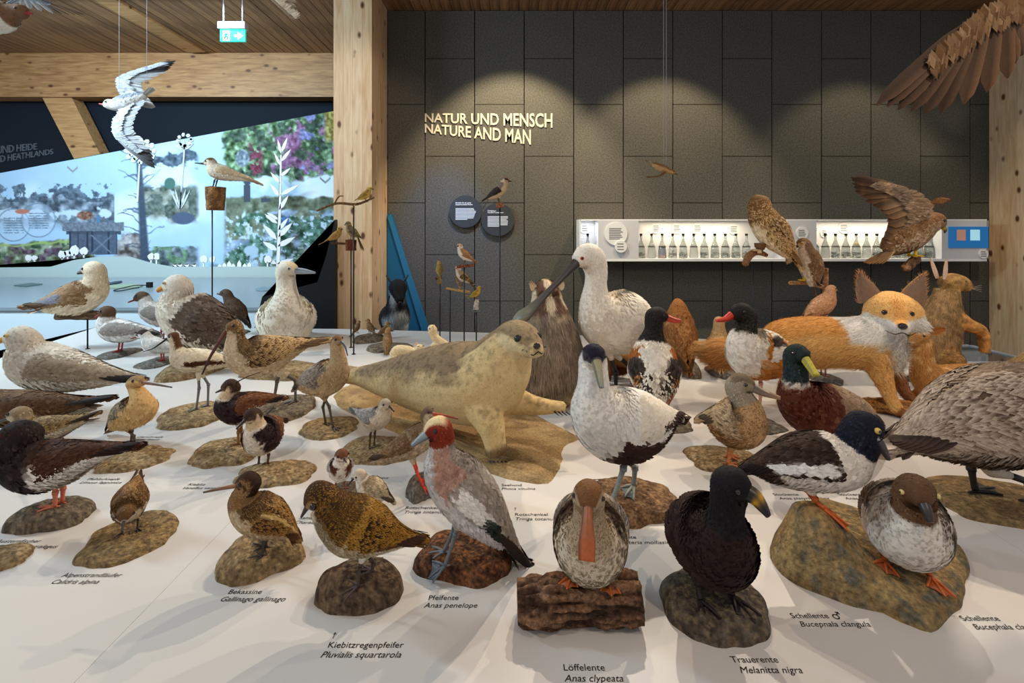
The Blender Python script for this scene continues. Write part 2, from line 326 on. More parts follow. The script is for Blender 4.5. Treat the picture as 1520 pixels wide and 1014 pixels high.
    for xx in (413, 419, 425): rect(xx, xx+4, 322, 337, (66, 108, 190))
    mixc(sm(1, .7, ((px-373)/12)**2+((py-372)/8)**2), (178, 196, 214)); mixc(sm(1, .7, ((px-360)/11)**2+((py-235)/14)**2), (122, 136, 150), 50, .3, 63)
    mixc(sm(1, .7, ((px-272)/18)**2+((py-324)/10)**2), (78, 92, 120)); mixc(sm(1, .7, ((px-252)/9)**2+((py-272)/9)**2), (72, 118, 104))
    # text circles
    for cx_, cy_, r_ in ((20, 334, 24), (57, 327, 25)):
        q = np.hypot(px-cx_, py-cy_); mixc(sm(r_, r_-1, q)*.45, (198, 214, 232)); mixc(sm(1.2, .3, np.abs(q-r_)), (120, 140, 160))
        for k in range(7): mixc(sm(1, .4, np.abs(py-(cy_-10+k*3.6)))*(np.abs(px-cx_) < 15)*(fbm(P, 1.3, 70+k, 1) > -.4), (110, 126, 148))
    mixc(sm(1, .6, ((px-33)/12)**2+((py-314)/4)**2), (214, 120, 92))
    # birds in the sky
    for bx, by, col in ((108, 252, (150, 140, 120)), (483, 268, (110, 104, 96))):
        mixc(sm(2, .8, np.abs((py-by)+np.abs(px-bx)*.9-3))*(np.abs(px-bx) < 8), col)
    g_ = c.mean(1, keepdims=True); c = g_+(c-g_)*.8; return np.clip(c*np.array([.95, 1.0, 1.04]), 0, 255)
nx, ny = 420, 170
U, Vv = np.meshgrid(np.linspace(-40, 560, nx), np.linspace(0, 1, ny)); topy = 257-U*.186; PX = U.ravel(); PY = (topy+(406-topy)*Vv).ravel()
d = 6.95; V = np.column_stack([(PX-CX)/F*d, np.full(PX.size, d), EYE-(PY-HY)/F*d])
idx = np.arange(nx*ny).reshape(ny, nx); Q = np.stack([idx[:-1, :-1], idx[1:, :-1], idx[1:, 1:], idx[:-1, 1:]], -1).reshape(-1, 4)
mur = empty('mural', W(230, 397, 7.0), 'large slanting landscape collage mural with heath, tower and flowers', 'mural')
MB().add(V, Q, None, paint_mural(PX, PY)).build('print', mat('mural_print', .6, .2), mur, mur.location, smooth=False)
MB().prism([W(-40, 264, d+.012), W(560, 152, d+.012), W(560, 397, d+.012), W(-40, 397, d+.012)], (0, .06, 0)).build('board', M_DARK, mur, mur.location, smooth=False)
# white cut-out plants and trees standing in front of the mural
def cut(name, parts, d, label, m=M_WHITE, grp='white cut-out figures along the mural'):
    g0 = W(parts[0][0][0], parts[0][0][1], d); root = empty(name, g0, label, 'cut-out', grp); b = MB()
    for p in parts: b.prism([W(x, y, d) for x, y in p], (0, .012, 0), (235, 238, 240))
    b.build('silhouette', m, root, g0, smooth=False)
def blob(cx, cy, rx, ry, k=9, j=.18): return [(cx+rx*(1+random.uniform(-j, j))*math.cos(t), cy+ry*(1+random.uniform(-j, j))*math.sin(t)) for t in np.linspace(0, 2*math.pi, k, endpoint=False)]
def leaf(x, y, ang, ln, wd):
    ca, sa = math.cos(ang), math.sin(ang); return [(x+ca*t*ln-sa*q*wd, y+sa*t*ln+ca*q*wd) for t, q in ((0, 0), (.3, .5), (.65, .4), (1, 0), (.65, -.4), (.3, -.5))]
DC = 6.751
for i, (x, y, r, what) in enumerate(((42, 387, 5, 'left round-crowned'), (51, 387, 4, 'small round-crowned'), (92, 382, 6, 'bushy'), (100, 380, 5, 'low bushy'), (110, 377, 8, 'wide bushy'), (124, 377, 6, 'round'), (224, 385, 5, 'small twin'), (232, 385, 5, 'second twin'), (302, 389, 6, 'round-crowned'), (315, 389, 5, 'slim-stemmed'), (397, 389, 6, 'lone round-crowned'))):
    cut('cutout_tree', [blob(x, y-4, r, r), [(x-1, y), (x+1, y), (x+1, 412), (x-1, 412)]], DC, what+' white tree cut-out below the mural'+(' near the fulmar' if i < 6 else ' by the pole' if i < 10 else ' by the gannet'))
for i, x in enumerate((255, 262, 272, 283)): cut('cutout_cow', [[(x, 393), (x+7, 393), (x+8, 391), (x+8, 395), (x+6, 396), (x+6, 399), (x+5, 412), (x+5, 396), (x+2, 396), (x+2, 412), (x+1, 412), (x, 396)]], DC, ('first', 'second', 'third', 'fourth')[i]+' white cow cut-out from the left in the grazing row')
for i, (x, h) in enumerate(((326, 7), (333, 9), (340, 12), (346, 8), (355, 13), (363, 8), (370, 10))):
    cut('cutout_house', [[(x-3, 412), (x-3, 399-h*.6), (x, 399-h), (x+3, 399-h*.6), (x+3, 412)]], DC, ('first', 'second', 'third', 'fourth', 'fifth', 'sixth', 'seventh')[i]+' white house cut-out from the left in the village row')
pp = [[(409, 412), (414, 300), (416, 230), (418, 230), (417, 300), (415, 412)]]
for k, (x, y, a, ln, wd) in enumerate(((412, 372, -2.6, 26, 8), (412, 366, -.5, 30, 8), (413, 352, -.8, 30, 8), (411, 356, -2.3, 30, 8), (413, 342, -.9, 24, 6), (412, 332, -2.5, 24, 6), (414, 312, -1.0, 26, 6), (413, 326, -2.6, 20, 5), (415, 290, -.5, 34, 6), (415, 292, -2.2, 24, 6), (416, 272, -2.3, 22, 5), (416, 262, -.7, 20, 5), (416, 246, -2.0, 22, 4), (417, 240, -.9, 24, 5), (417, 228, -1.8, 22, 4), (418, 226, -1.2, 24, 5), (411, 392, -2.7, 22, 6), (411, 392, -.3, 26, 6))): pp.append(leaf(x, y, a, ln, wd))
cut('cutout_plant', pp, DC+.014, 'tall white leafy plant cut-out in front of the mural')
pp = [[(266, 312), (268, 312), (275, 215), (273, 215)]]+[leaf(267, 312, a, 34, 3) for a in (-2.0, -1.8, -1.5, -1.3, -1.1)]+[leaf(274, 222, a, 16, 4) for a in (-2.7, -2.2, -1.7, -1.2, -.6)]+[blob(274+10*math.cos(a), 208+8*math.sin(a), 3, 3, 6) for a in np.linspace(0, 6, 9)]
cut('cutout_umbel', pp, 6.938, 'pale umbel flower cut-out left of the perched tern', mat('pale_grey_lacquer', .5, .3, base=(204, 214, 224)))
pp = [[(202, 300), (205, 300), (208, 240), (206, 240)]]+[blob(208+r*math.cos(a), 224+r*.8*math.sin(a), 4, 4, 7) for r, k in ((6, 5), (14, 9), (20, 12)) for a in np.linspace(0, 6.28, k, endpoint=False)]
cut('cutout_umbel', pp, 6.938, 'round white berry umbel cut-out below the flying gull', mat('pale_white_lacquer', .5, .3, base=(216, 220, 226)))
# ---------------------------------------------------------------- sloping exhibit desk
desk = empty('exhibit_desk', (-4, 5.9, ZF), 'long pale blue exhibit desk with sloping top below the mural', 'desk')
M_DESK = mat('desk_white', .4, .3, base=(222, 236, 242)); M_DTOP = mat('desk_top', .25, .5, base=(140, 152, 158)); M_SPL = mat('backsplash', .5, .3, base=(176, 192, 190))
f0, f1 = W(-60, 456, 5.2), W(388, 458, 5.2); zf = f0[2]; zb = W(0, 412, 6.7)[2]; X0 = -8.4; X1 = -1.75
MB().box((X0, 5.2, ZF), (f1[0], 5.26, zf-.03)).build('front_panel', M_DESK, desk, desk.location, smooth=False)
for i in range(3):
    xa = X0+(f1[0]-X0)*i/3
    MB().box((xa+.004, 5.192, ZF+.08), (xa+(f1[0]-X0)/3-.004, 5.2, zf-.04)).build('panel', M_DESK, desk, desk.location, smooth=False)
MB().prism([(X0, 5.17, zf), (f1[0]+.02, 5.17, zf), (X1-.2, 6.7, zb), (X0, 6.7, zb)], (0, 0, -.035)).build('desktop', M_DTOP, desk, desk.location, smooth=False)
hill = [(-60, 398), (25, 396), (50, 391), (75, 396), (110, 386), (145, 381), (190, 381), (225, 391), (255, 396), (520, 396), (520, 425), (-60, 425)]
MB().prism([W(x, y, 6.72) for x, y in hill], (0, .03, 0)).build('backsplash', M_SPL, desk, desk.location, smooth=False)
pl = [W(497, 326, 5.1), W(484, 380, 5.1), W(471, 419, 5.1), W(389, 441, 5.1), W(377, 490, 5.1), W(372, 560, 5.1), W(497, 560, 5.1)]
MB().prism(pl, (0, .08, 0)).build('end_cheek', mat('black_lacquer', .5, .3, base=(16, 18, 22)), desk, desk.location, smooth=False)
def on_desk(px, py):
    t = 0.0
    for _ in range(12):
        dd = 5.2+1.5*t; z = zf+(zb-zf)*t; y = HY+(EYE-z)*F/dd; t += (y-py)/45.0
    return W(px, py, 5.2+1.5*t)
for nm, lab, px, py, sx, col in (('book', 'open flat booklet lying on the exhibit desk at far left', 42, 424, .16, (90, 110, 110)), ('touch_plate', 'dark oval touch plate set on the exhibit desk', 170, 421, .06, (60, 74, 84)), ('relief_map', 'greenish relief map strip on the exhibit desk', 185, 426, .22, (150, 166, 140)), ('touch_plate', 'pale round plate on the exhibit desk left of the gannet', 395, 430, .12, (126, 146, 156))):
    c = on_desk(px, py); n = 20; sl = (zb-zf)/1.5
    tag(MB().prism([(c[0]+sx*math.cos(a), c[1]+.1*math.sin(a), c[2]+.004+sl*.1*math.sin(a)) for a in np.linspace(0, 2*math.pi, n if nm != 'book' else 4, endpoint=False)+.4], (0, 0, .012), col).build(nm, M_PRINT, None, c, smooth=False), lab, 'display piece')
c = on_desk(222, 427); r = empty('audio_handset', c, 'black audio handset with looped cable on the exhibit desk', 'handset')
MB().box(c+np.array([-.03, -.02, .004]), c+np.array([.03, .02, .07]), (20, 20, 24)).build('handpiece', M_PRINT, r, c, smooth=False)
sl = (zb-zf)/1.5; MB().tube([c+np.array([x_, y_, sl*y_+z_]) for x_, y_, z_ in ((-.03, 0, .03), (-.14, -.05, .04), (-.26, -.12, .02), (-.29, -.2, .012), (-.2, -.22, .012), (-.13, -.12, .014), (-.1, -.04, .012))], .006, (30, 34, 40)).build('cable', M_PRINT, r, c)
# ---------------------------------------------------------------- white bottle cabinet on the back wall
YF = 5.6; cab = empty('bottle_cabinet', W(1164, 388, YF), 'long white wall cabinet with lit bottle niches', 'cabinet'); cl = np.array(cab.location)
def CW(px, py, y=YF): return W(px, py, YF)*np.array([1, 0, 1])+np.array([0, y, 0])
x0, x1 = CW(861, 388)[0], CW(1467, 388)[0]; zt, zb_ = CW(0, 325.5)[2], CW(0, 388)[2]
MB().box((x0, 5.86, zb_), (x1, 5.89, zt)).build('back_panel', M_WHITE, cab, cl, smooth=False)
MB().box((x0, YF, zt-.015), (x1, 5.86, zt)).build('top_board', M_WHITE, cab, cl, smooth=False)
MB().box((x0, YF, zb_), (x1, 5.86, zb_+.03)).build('shelf', M_WHITE, cab, cl, smooth=False)
for px in (861, 1466): a = CW(px, 388)[0]; MB().box((a-.008, YF, zb_), (a+.008, 5.86, zt)).build('side_board', M_WHITE, cab, cl, smooth=False)
M_GREYP = mat('grey_panel', .5, .3, base=(206, 206, 210))
for a, b in ((888, 948), (1165, 1212), (1398, 1466)):
    MB().box((CW(a, 0)[0], YF, zb_+.03), (CW(b, 0)[0], 5.86, zt-.015)).build('front_panel', M_GREYP, cab, cl, smooth=False)
def info(px, py, r, y, lines=4):
    c = CW(px, py, y); rr = r*YF/F
    p = MB().prism([(c[0]+rr*math.cos(t), y-.012, c[2]+rr*math.sin(t)) for t in np.linspace(0, 2*math.pi, 28, endpoint=False)], (0, .012, 0)).build('info_plate', M_WHITE, cab, cl, smooth=False)
    q = MB()
    for k in range(lines): zz = c[2]+rr*(.45-.9*k/max(1, lines-1)); q.box((c[0]-rr*.6, y-.0135, zz-.005), (c[0]+rr*random.uniform(.3, .62), y-.012, zz+.005), (120, 118, 116))
    q.build('print', M_PRINT, p, cl, smooth=False)
for a in ((873, 339, 8, 5.86, 3), (914, 347, 17, YF, 7), (921, 366, 9, YF-.013, 3), (984, 339, 8.5, 5.86), (1016, 339, 8.5, 5.86), (1048, 339, 8.5, 5.86), (1104, 340, 8.5, 5.86), (1190, 346, 9, YF), (1194, 360, 6, YF-.013, 2), (1228, 338, 9, 5.86), (1245, 346, 7, 5.86, 3), (1275, 338, 9, 5.86), (1459, 377, 7, YF, 3)): info(*a)
a, b = CW(1407.5, 368), CW(1466, 336.5); MB().box((a[0], YF-.01, a[2]), (b[0], YF, b[2]), (20, 92, 148)).build('screen', mat('screen_blue', .3, .4, emit=.6), cab, cl, smooth=False)
for a, b, col in (((1419, 357), (1432, 341), (150, 110, 96)), ((1439, 357), (1453, 341), (150, 200, 220))):
    p, q = CW(*a), CW(*b); MB().box((p[0], YF-.013, p[2]), (q[0], YF-.01, q[2]), col).build('screen_picture', mat('screen_pic', .3, .4, emit=.6), cab, cl, smooth=False)
for px in (1040, 1305): a = CW(px, 328); area('niche_lamp', (a[0], 5.7, zt-.03), (a[0], 5.74, 0), 5, 1.2, .04, (1, .86, .62))
a = CW(874, 328); area('niche_lamp', (a[0], 5.7, zt-.03), (a[0], 5.74, 0), .7, .14, .04, (.9, .95, 1))
M_GLASS = mat('bottle_glass', .08, .6, base=(206, 212, 208), trans=.75)
def lathe(b, c, prof, C, m=12):
    st = np.array(prof, float); cc = np.column_stack([np.full(len(st), c[0]), np.full(len(st), c[1]), c[2]+st[:, 1]]); b.sweep(cc, st[:, 0], st[:, 0], C, m, side=(0, 1, 0)); return b
bots = [(875, 0, None)]+[(956+16.0*k, 1, None) for k in range(11)]+[(1220+15.7*k, 2, None) for k in range(12)]
ordw = ['first', 'second', 'third', 'fourth', 'fifth', 'sixth', 'seventh', 'eighth', 'ninth', 'tenth', 'eleventh', 'twelfth']
cnt = {0: 0, 1: 0, 2: 0}; fills = [(120, 110, 96), None, (40, 70, 140), (150, 140, 120), (120, 104, 84), None, (70, 60, 58), (190, 186, 176), (160, 160, 150), (200, 200, 205), (150, 130, 110), (90, 90, 84)]
for px, grp, _ in bots:
    k = cnt[grp]; cnt[grp] += 1
    c = CW(px, 384, 5.73); c[2] = zb_+.03; place = ('in the small end niche', 'from the left in the left bottle niche', 'from the left in the right bottle niche')[grp]
    lab = 'clear glass bottle with black cap '+(place if grp == 0 else ordw[k]+' '+place)
    if grp == 1 and k == 2: lab = 'bottle holding a blue and red drink can in the left niche'
    if grp == 2 and k == 4: lab = 'glass bottle with a yellow piece inside in the right niche'
    r = empty('glass_bottle', c, lab, 'bottle', 'bottles in the white wall cabinet')
    lathe(MB(), c, [(.046, .0), (.05, .01), (.047, .09), (.040, .14), (.022, .19), (.014, .22), (.013, .275)], (210, 214, 210)).build('glass', M_GLASS, r, c)
    lathe(MB(), c, [(.016, .272), (.016, .295)], (26, 24, 24)).build('cap', M_PRINT, r, c, smooth=False)
    lathe(MB(), c, [(.0465, .134), (.0465, .142)], (40, 38, 36), 14).build('band', M_PRINT, r, c, smooth=False)
    fc = fills[k % 12]
    if grp == 1 and k == 2: lathe(MB(), c, [(.036, .01), (.038, .02), (.038, .05), (.038, .12), (.034, .13)], np.array([(200, 60, 50), (210, 70, 50), (60, 80, 150), (50, 90, 160), (180, 190, 200)])).build('contents', M_HORN, r, c)
    elif fc is not None:
        p = RNG.normal(0, 1, (40, 3)); p = nrm(p)*np.array([.032, .032, .03])*RNG.random((40, 1))**.4+c+np.array([0, 0, .045]); q = MB()
        for v in p: q.add(v+RNG.normal(0, .009, (4, 3)), None, [(0, 1, 2), (0, 2, 3), (0, 3, 1), (1, 3, 2)], np.array(fc)+RNG.normal(0, 20, 3))
        if grp == 2 and k == 4: q.tube([c+np.array([-.02, 0, .16]), c+np.array([.02, 0, .17])], .02, (235, 190, 30))
        q.build('contents', M_PRINT, r, c)
# dark lower wall field: shadow gap board under the cabinet
# ---------------------------------------------------------------- exit sign
c = W(346, 34, 5.5); ex = empty('exit_sign', c, 'green illuminated escape route sign hanging from the ceiling', 'sign'); k = 5.5/F
MB().box(c+np.array([-20*k, -.04, -10*k]), c+np.array([20*k, .04, 0]), (190, 190, 194)).build('housing', M_PRINT, ex, c, smooth=False)
MB().box(c+np.array([-18.5*k, -.012, -28*k]), c+np.array([18.5*k, .012, -10*k]), (40, 205, 170)).build('light_panel', mat('exit_green', .4, .3, emit=.8), ex, c, smooth=False)
M_EXW = mat('exit_white', .4, .3, emit=1.2); q = MB(); yy = c[1]-.014
q.box((c[0]-14*k, yy, c[2]-27*k), (c[0]-4*k, yy+.002, c[2]-12*k), (255, 255, 255)); q.build('door_pictogram', M_EXW, ex, c, smooth=False)
q = MB(); arrow = [(3, -18), (8, -18), (8, -14), (10.5, -14), (16, -19.5), (10.5, -25), (8, -25), (8, -21), (3, -21)]
pa = [(c[0]+x*k, yy, c[2]+y*k) for x, y in ((3, -18), (9, -18), (9, -21.5), (3, -21.5))]; q.prism(pa, (0, .002, 0), (255, 255, 255))
q.prism([(c[0]+x*k, yy, c[2]+y*k) for x, y in ((8, -14), (15.5, -19.7), (8, -25.5))], (0, .002, 0), (255, 255, 255)); q.build('arrow_pictogram', M_EXW, ex, c, smooth=False)
q = MB(); z0 = c[2]-14*k
q.tube([(c[0]-9*k, yy-.001, z0), (c[0]-8.4*k, yy-.001, z0)], .012, (30, 170, 130)); q.tube([(c[0]-9*k, yy-.001, z0-2*k), (c[0]-9.6*k, yy-.001, z0-6*k), (c[0]-12*k, yy-.001, z0-10*k)], .008, (30, 170, 130)); q.tube([(c[0]-9.6*k, yy-.001, z0-6*k), (c[0]-7*k, yy-.001, z0-8*k), (c[0]-7.5*k, yy-.001, z0-11*k)], .008, (30, 170, 130)); q.tube([(c[0]-12*k, yy-.001, z0-5*k), (c[0]-9*k, yy-.001, z0-3*k), (c[0]-6*k, yy-.001, z0-5.5*k)], .007, (30, 170, 130)); q.build('runner_pictogram', M_PRINT, ex, c)
for sx in (-14, 14): MB().tube([c+np.array([sx*k, 0, 0]), (c[0]+sx*k, c[1], ZC)], .008, (200, 200, 204)).build('rod', M_PRINT, ex, c)
# ---------------------------------------------------------------- display table
tb = empty('display_table', (0, 2.4, ZF), 'huge white display table covered with mounted animals', 'table')
tl = np.array(tb.location); poly = [(-3.75, .6), (3.9, .6), (3.9, 3.0), (3.35, 3.45), (1.52, 4.07), (-1.6, 4.46), (-3.95, 4.55), (-3.66, 3.42)]
def clipx(P, a, b):
    def half(P, c, sgn):
        o = []
        for i in range(len(P)):
            p, q = P[i], P[(i+1) % len(P)]; dp, dq = sgn*(p[0]-c), sgn*(q[0]-c)
            if dp >= 0: o.append(p)
            if dp*dq < 0: t = dp/(dp-dq); o.append((p[0]+(q[0]-p[0])*t, p[1]+(q[1]-p[1])*t))
        return o
    return half(half(P, a, 1), b, -1)
for a, b in ((-9, -.8755), (-.8745, 1.4395), (1.4405, 9)):
    MB().prism([(x, y, 0) for x, y in clipx(poly, a, b)], (0, 0, -.04)).build('tabletop_panel', M_TABLE, tb, tl, smooth=False)
cen = np.array([0, 2.4]); MB().prism([(*(cen+(np.array(p)-cen)*.97), -.04) for p in poly], (0, 0, ZF+.04)).build('table_body', M_WHITE, tb, tl, smooth=False)
UPZ = np.array([0, 0, .0009])
def caption(txt, px, py, size=.0215, shear=0):
    p = G(px, py); t = text_obj('caption', txt, size, M_INK, tb, lambda co: np.column_stack([co[:, 0], co[:, 1], co[:, 2]*0+.0008]), shear=shear)
    t.location = p-tl; return t
CAPS = [('Alpenstrandläufer', 'Calidris alpina', 90, 857, -18), ('Bekassine', 'Gallinago gallinago', 337, 882, -8), ('Kiebitzregenpfeifer', 'Pluvialis squartarola', 485, 962, -5), ('Pfeifente', 'Anas penelope', 635, 891, -4), ('Löffelente', 'Anas clypeata', 836, 996, 0), ('Trauerente', 'Melanitta nigra', 1087, 984, 5),
        ('Schellente ♂', 'Bucepnala clangula', 1176, 918, 5), ('Schellente', 'Bucephala clangula', 1430, 922, 9), ('Rotschenkel', 'Tringa totanus', 764, 766, 0), ('Rotschenkel', 'Tringa totanus', 601, 756, -3), ('Seehund', 'Phoca vitulina', 744, 722, 0), ('Eiderente', 'Somateria mollissima', 903, 800, 4), ('Stockente', 'Anas platyrhynchos', 1149, 736, 5), ('Stockente', 'Anas platyrhynchos', 1246, 736, 5),
        ('Kiebitz', 'Vanellus vanellus', 278, 721, -7), ('Sandregenpfeifer', 'Charadrius hiaticula', 443, 771, -5), ('Sanderling', 'Calidris alba', 520, 831, -4), ('Knutt', 'Calidris canutus', 525, 706, -4), ('Austernfischer', 'Haematopus ostralegus', -8, 806, -20), ('Pfuhlschnepfe', 'Limosa lapponica', 128, 713, -9), ('Uferschnepfe', 'Limosa limosa', 202, 650, -8)]
for a, b, px, py, dx in CAPS: caption(a, px, py); p = G(px, py); q = caption(b, px, py, shear=.25); q.location = (p+np.array([0.006*np.sign(dx)*(abs(dx) > 3), -.024, 0]))-tl
for px, py in ((495, 946), (765, 757)):
    c = G(px, py)+UPZ; MB().add([c+np.array(v) for v in ((-.0007, -.004, 0), (.0007, -.004, 0), (.0007, .008, 0), (-.0007, .008, 0), (-.0045, .006, 0), (0, .0125, 0), (.0045, .006, 0), (0, .009, 0))], [(0, 1, 2, 3), (4, 7, 6, 5)], None, (30, 28, 28)).build('caption_arrow', M_PRINT, tb, tl, smooth=False)
# glass-topped vitrine at the back right corner
vc = G(1440, 548); vt = empty('glass_vitrine', vc, 'white-framed glass vitrine behind the hare at the right table end', 'vitrine')
x0, y0 = vc[0]-.22, vc[1]; MB().box((x0, y0, .0005), (x0+.7, y0+.5, .03)).build('case', M_WHITE, vt, vc, smooth=False)
MB().box((x0+.02, y0+.02, .03), (x0+.68, y0+.48, .036)).build('glass_pane', mat('dark_glass', .05, .6, base=(70, 84, 88)), vt, vc, smooth=False)
for a, b in (((x0, y0, .03), (x0+.7, y0+.02, .045)), ((x0, y0+.48, .03), (x0+.7, y0+.5, .045)), ((x0, y0, .03), (x0+.02, y0+.5, .045)), ((x0+.68, y0, .03), (x0+.7, y0+.5, .045))): MB().box(a, b).build('frame_bar', mat('alu', .35, .5, base=(190, 196, 204)), vt, vc, smooth=False)
# ================================================================ builders for mounted animals
UP = np.array([0, 0, 1.0])
class Frame:
    """vertical plane through ground point g with heading hd (0 = photo right, 90 = away, 270 = to the viewer)."""
    def __init__(s, g, hd, loc=False, exact=False):
        s.exact = exact
        s.g = G(*g) if len(g) == 2 else np.asarray(g, float); s.a = math.radians(hd); s.loc = loc
        s.f = np.array([math.cos(s.a), math.sin(s.a), 0]); s.l = np.array([-math.sin(s.a), math.cos(s.a), 0]); s.k = s.g[1]/F
    def pt(s, px, py, lat=0.0):
        if s.loc: return s.g+s.f*px*s.k+UP*py*s.k+s.l*lat*s.k
        t = (px-CX)/F; q = s.g+(s.l*lat*s.k if s.exact else 0); d = (t*q[1]-q[0])/(s.f[0]-t*s.f[1]); p = q+s.f*d; p = p.copy(); p[2] = EYE-(py-HY)/F*p[1]
        return p if s.exact else p+s.l*lat*s.k
    def k_at(s, p): return s.k if s.loc else p[1]/F
def rules(u, sn, P, R, sc):
    """colour rules (u0,u1,s0,s1,centre,edge); u: 0 tail 1 breast 2 head 3 bill; sn: -1 belly .. 1 back"""
    n = len(u); C = np.zeros((n, 3)); E = np.zeros((n, 3)); j = fbm(P, 14/sc, 3, 2)
    for r in R:
        u0, u1, s0, s1, c = r[:5]; e = r[5] if len(r) > 5 else c
        uu = u+j*.05; ss = sn+j*.12
        m = (sm(u0-.04, u0+.04, uu) if u0 > 0 else 1)*(1-sm(u1-.04, u1+.04, uu) if u1 < 3 else 1)*(sm(s0-.06, s0+.06, ss) if s0 > -1 else 1)*(1-sm(s1-.06, s1+.06, ss) if s1 < 1 else 1)
        m = np.asarray(m)*np.ones(n); C = C*(1-m[:, None])+np.array(c)*m[:, None]; E = E*(1-m[:, None])+np.array(e)*m[:, None]
    return C, E
def feathers(b, P, N, D, ln, wd, Cc, Ce, lift=.12):
    n = len(P); ln = np.broadcast_to(ln, (n,))[:, None]; wd = np.broadcast_to(wd, (n,))[:, None]
    S = nrm(np.cross(N, D)); base = P-D*ln*.35; c = P+D*ln*.15+N*ln*lift*.75; l = P+D*ln*.12+S*wd*.5+N*ln*lift*.25; r = P+D*ln*.12-S*wd*.5+N*ln*lift*.25; t = P+D*ln*.65+N*ln*lift*.8
    V = np.stack([base, l, r, c, t], 1).reshape(-1, 3); i = np.arange(n)*5
    T = np.vstack([np.column_stack([i, i+2, i+3]), np.column_stack([i, i+3, i+1]), np.column_stack([i+2, i+4, i+3]), np.column_stack([i+3, i+4, i+1])])
    C = np.stack([Cc, Ce, Ce, Cc, Ce], 1).reshape(-1, 3); b.add(V, None, T, C)
def blade(b, p, d, nr, ln, wd, c0, c1, bend=.0, seg=6, shaft=None, edge=1.28):
    """one flight feather: long rounded vane with a ridge"""
    d = nrm(d); s_ = nrm(np.cross(nr, d)); nr = nrm(np.cross(d, s_)); t = np.linspace(0, 1, seg+1)
    w_ = wd*.5*np.array([.35+.65*sm(0, .3, x) for x in t])*np.sqrt(np.clip(1-((t-.72)/.285).clip(0)**2, 0, 1)); w_[-1] = wd*.04
    c = p+np.outer(t*ln, d)-np.outer(bend*ln*t*t, nr); V = np.vstack([c+np.outer(w_, s_)-nr*wd*.06, c+nr*wd*.05, c-np.outer(w_, s_)-nr*wd*.06])
    k = seg+1; Q = [(i, i+1, k+i+1, k+i) for i in range(seg)]+[(k+i, k+i+1, 2*k+i+1, 2*k+i) for i in range(seg)]
    C = np.array(c0)*(1-t[:, None])+np.array(c1)*t[:, None]; Sh = C*.8 if shaft is None else np.tile(np.array(shaft, float), (k, 1))
    b.add(V, Q, None, np.vstack([C*edge, Sh, C*.92])); return b
def eye(parent, loc, c, out, r, iris=(30, 20, 14), pup=.62):
    out = nrm(out); th = np.linspace(0, np.pi, 9); m = 12; a = nrm(np.cross(out, [.3, .2, .9])); bb = np.cross(out, a); V = []; C = []
    for t in th:
        for q in np.linspace(0, 2*np.pi, m, endpoint=False):
            V.append(c+r*(out*math.cos(t)+(a*math.cos(q)+bb*math.sin(q))*math.sin(t))); C.append((8, 7, 8) if t < pup else iris)
    idx = np.arange(9*m).reshape(9, m); A = idx[:-1]; B = np.roll(A, -1, 1); Dd = idx[1:]; E = np.roll(Dd, -1, 1)
    MB().add(V, np.stack([A, Dd, E, B], -1).reshape(-1, 4), None, np.array(C)).build('eye', M_EYE, parent, loc)
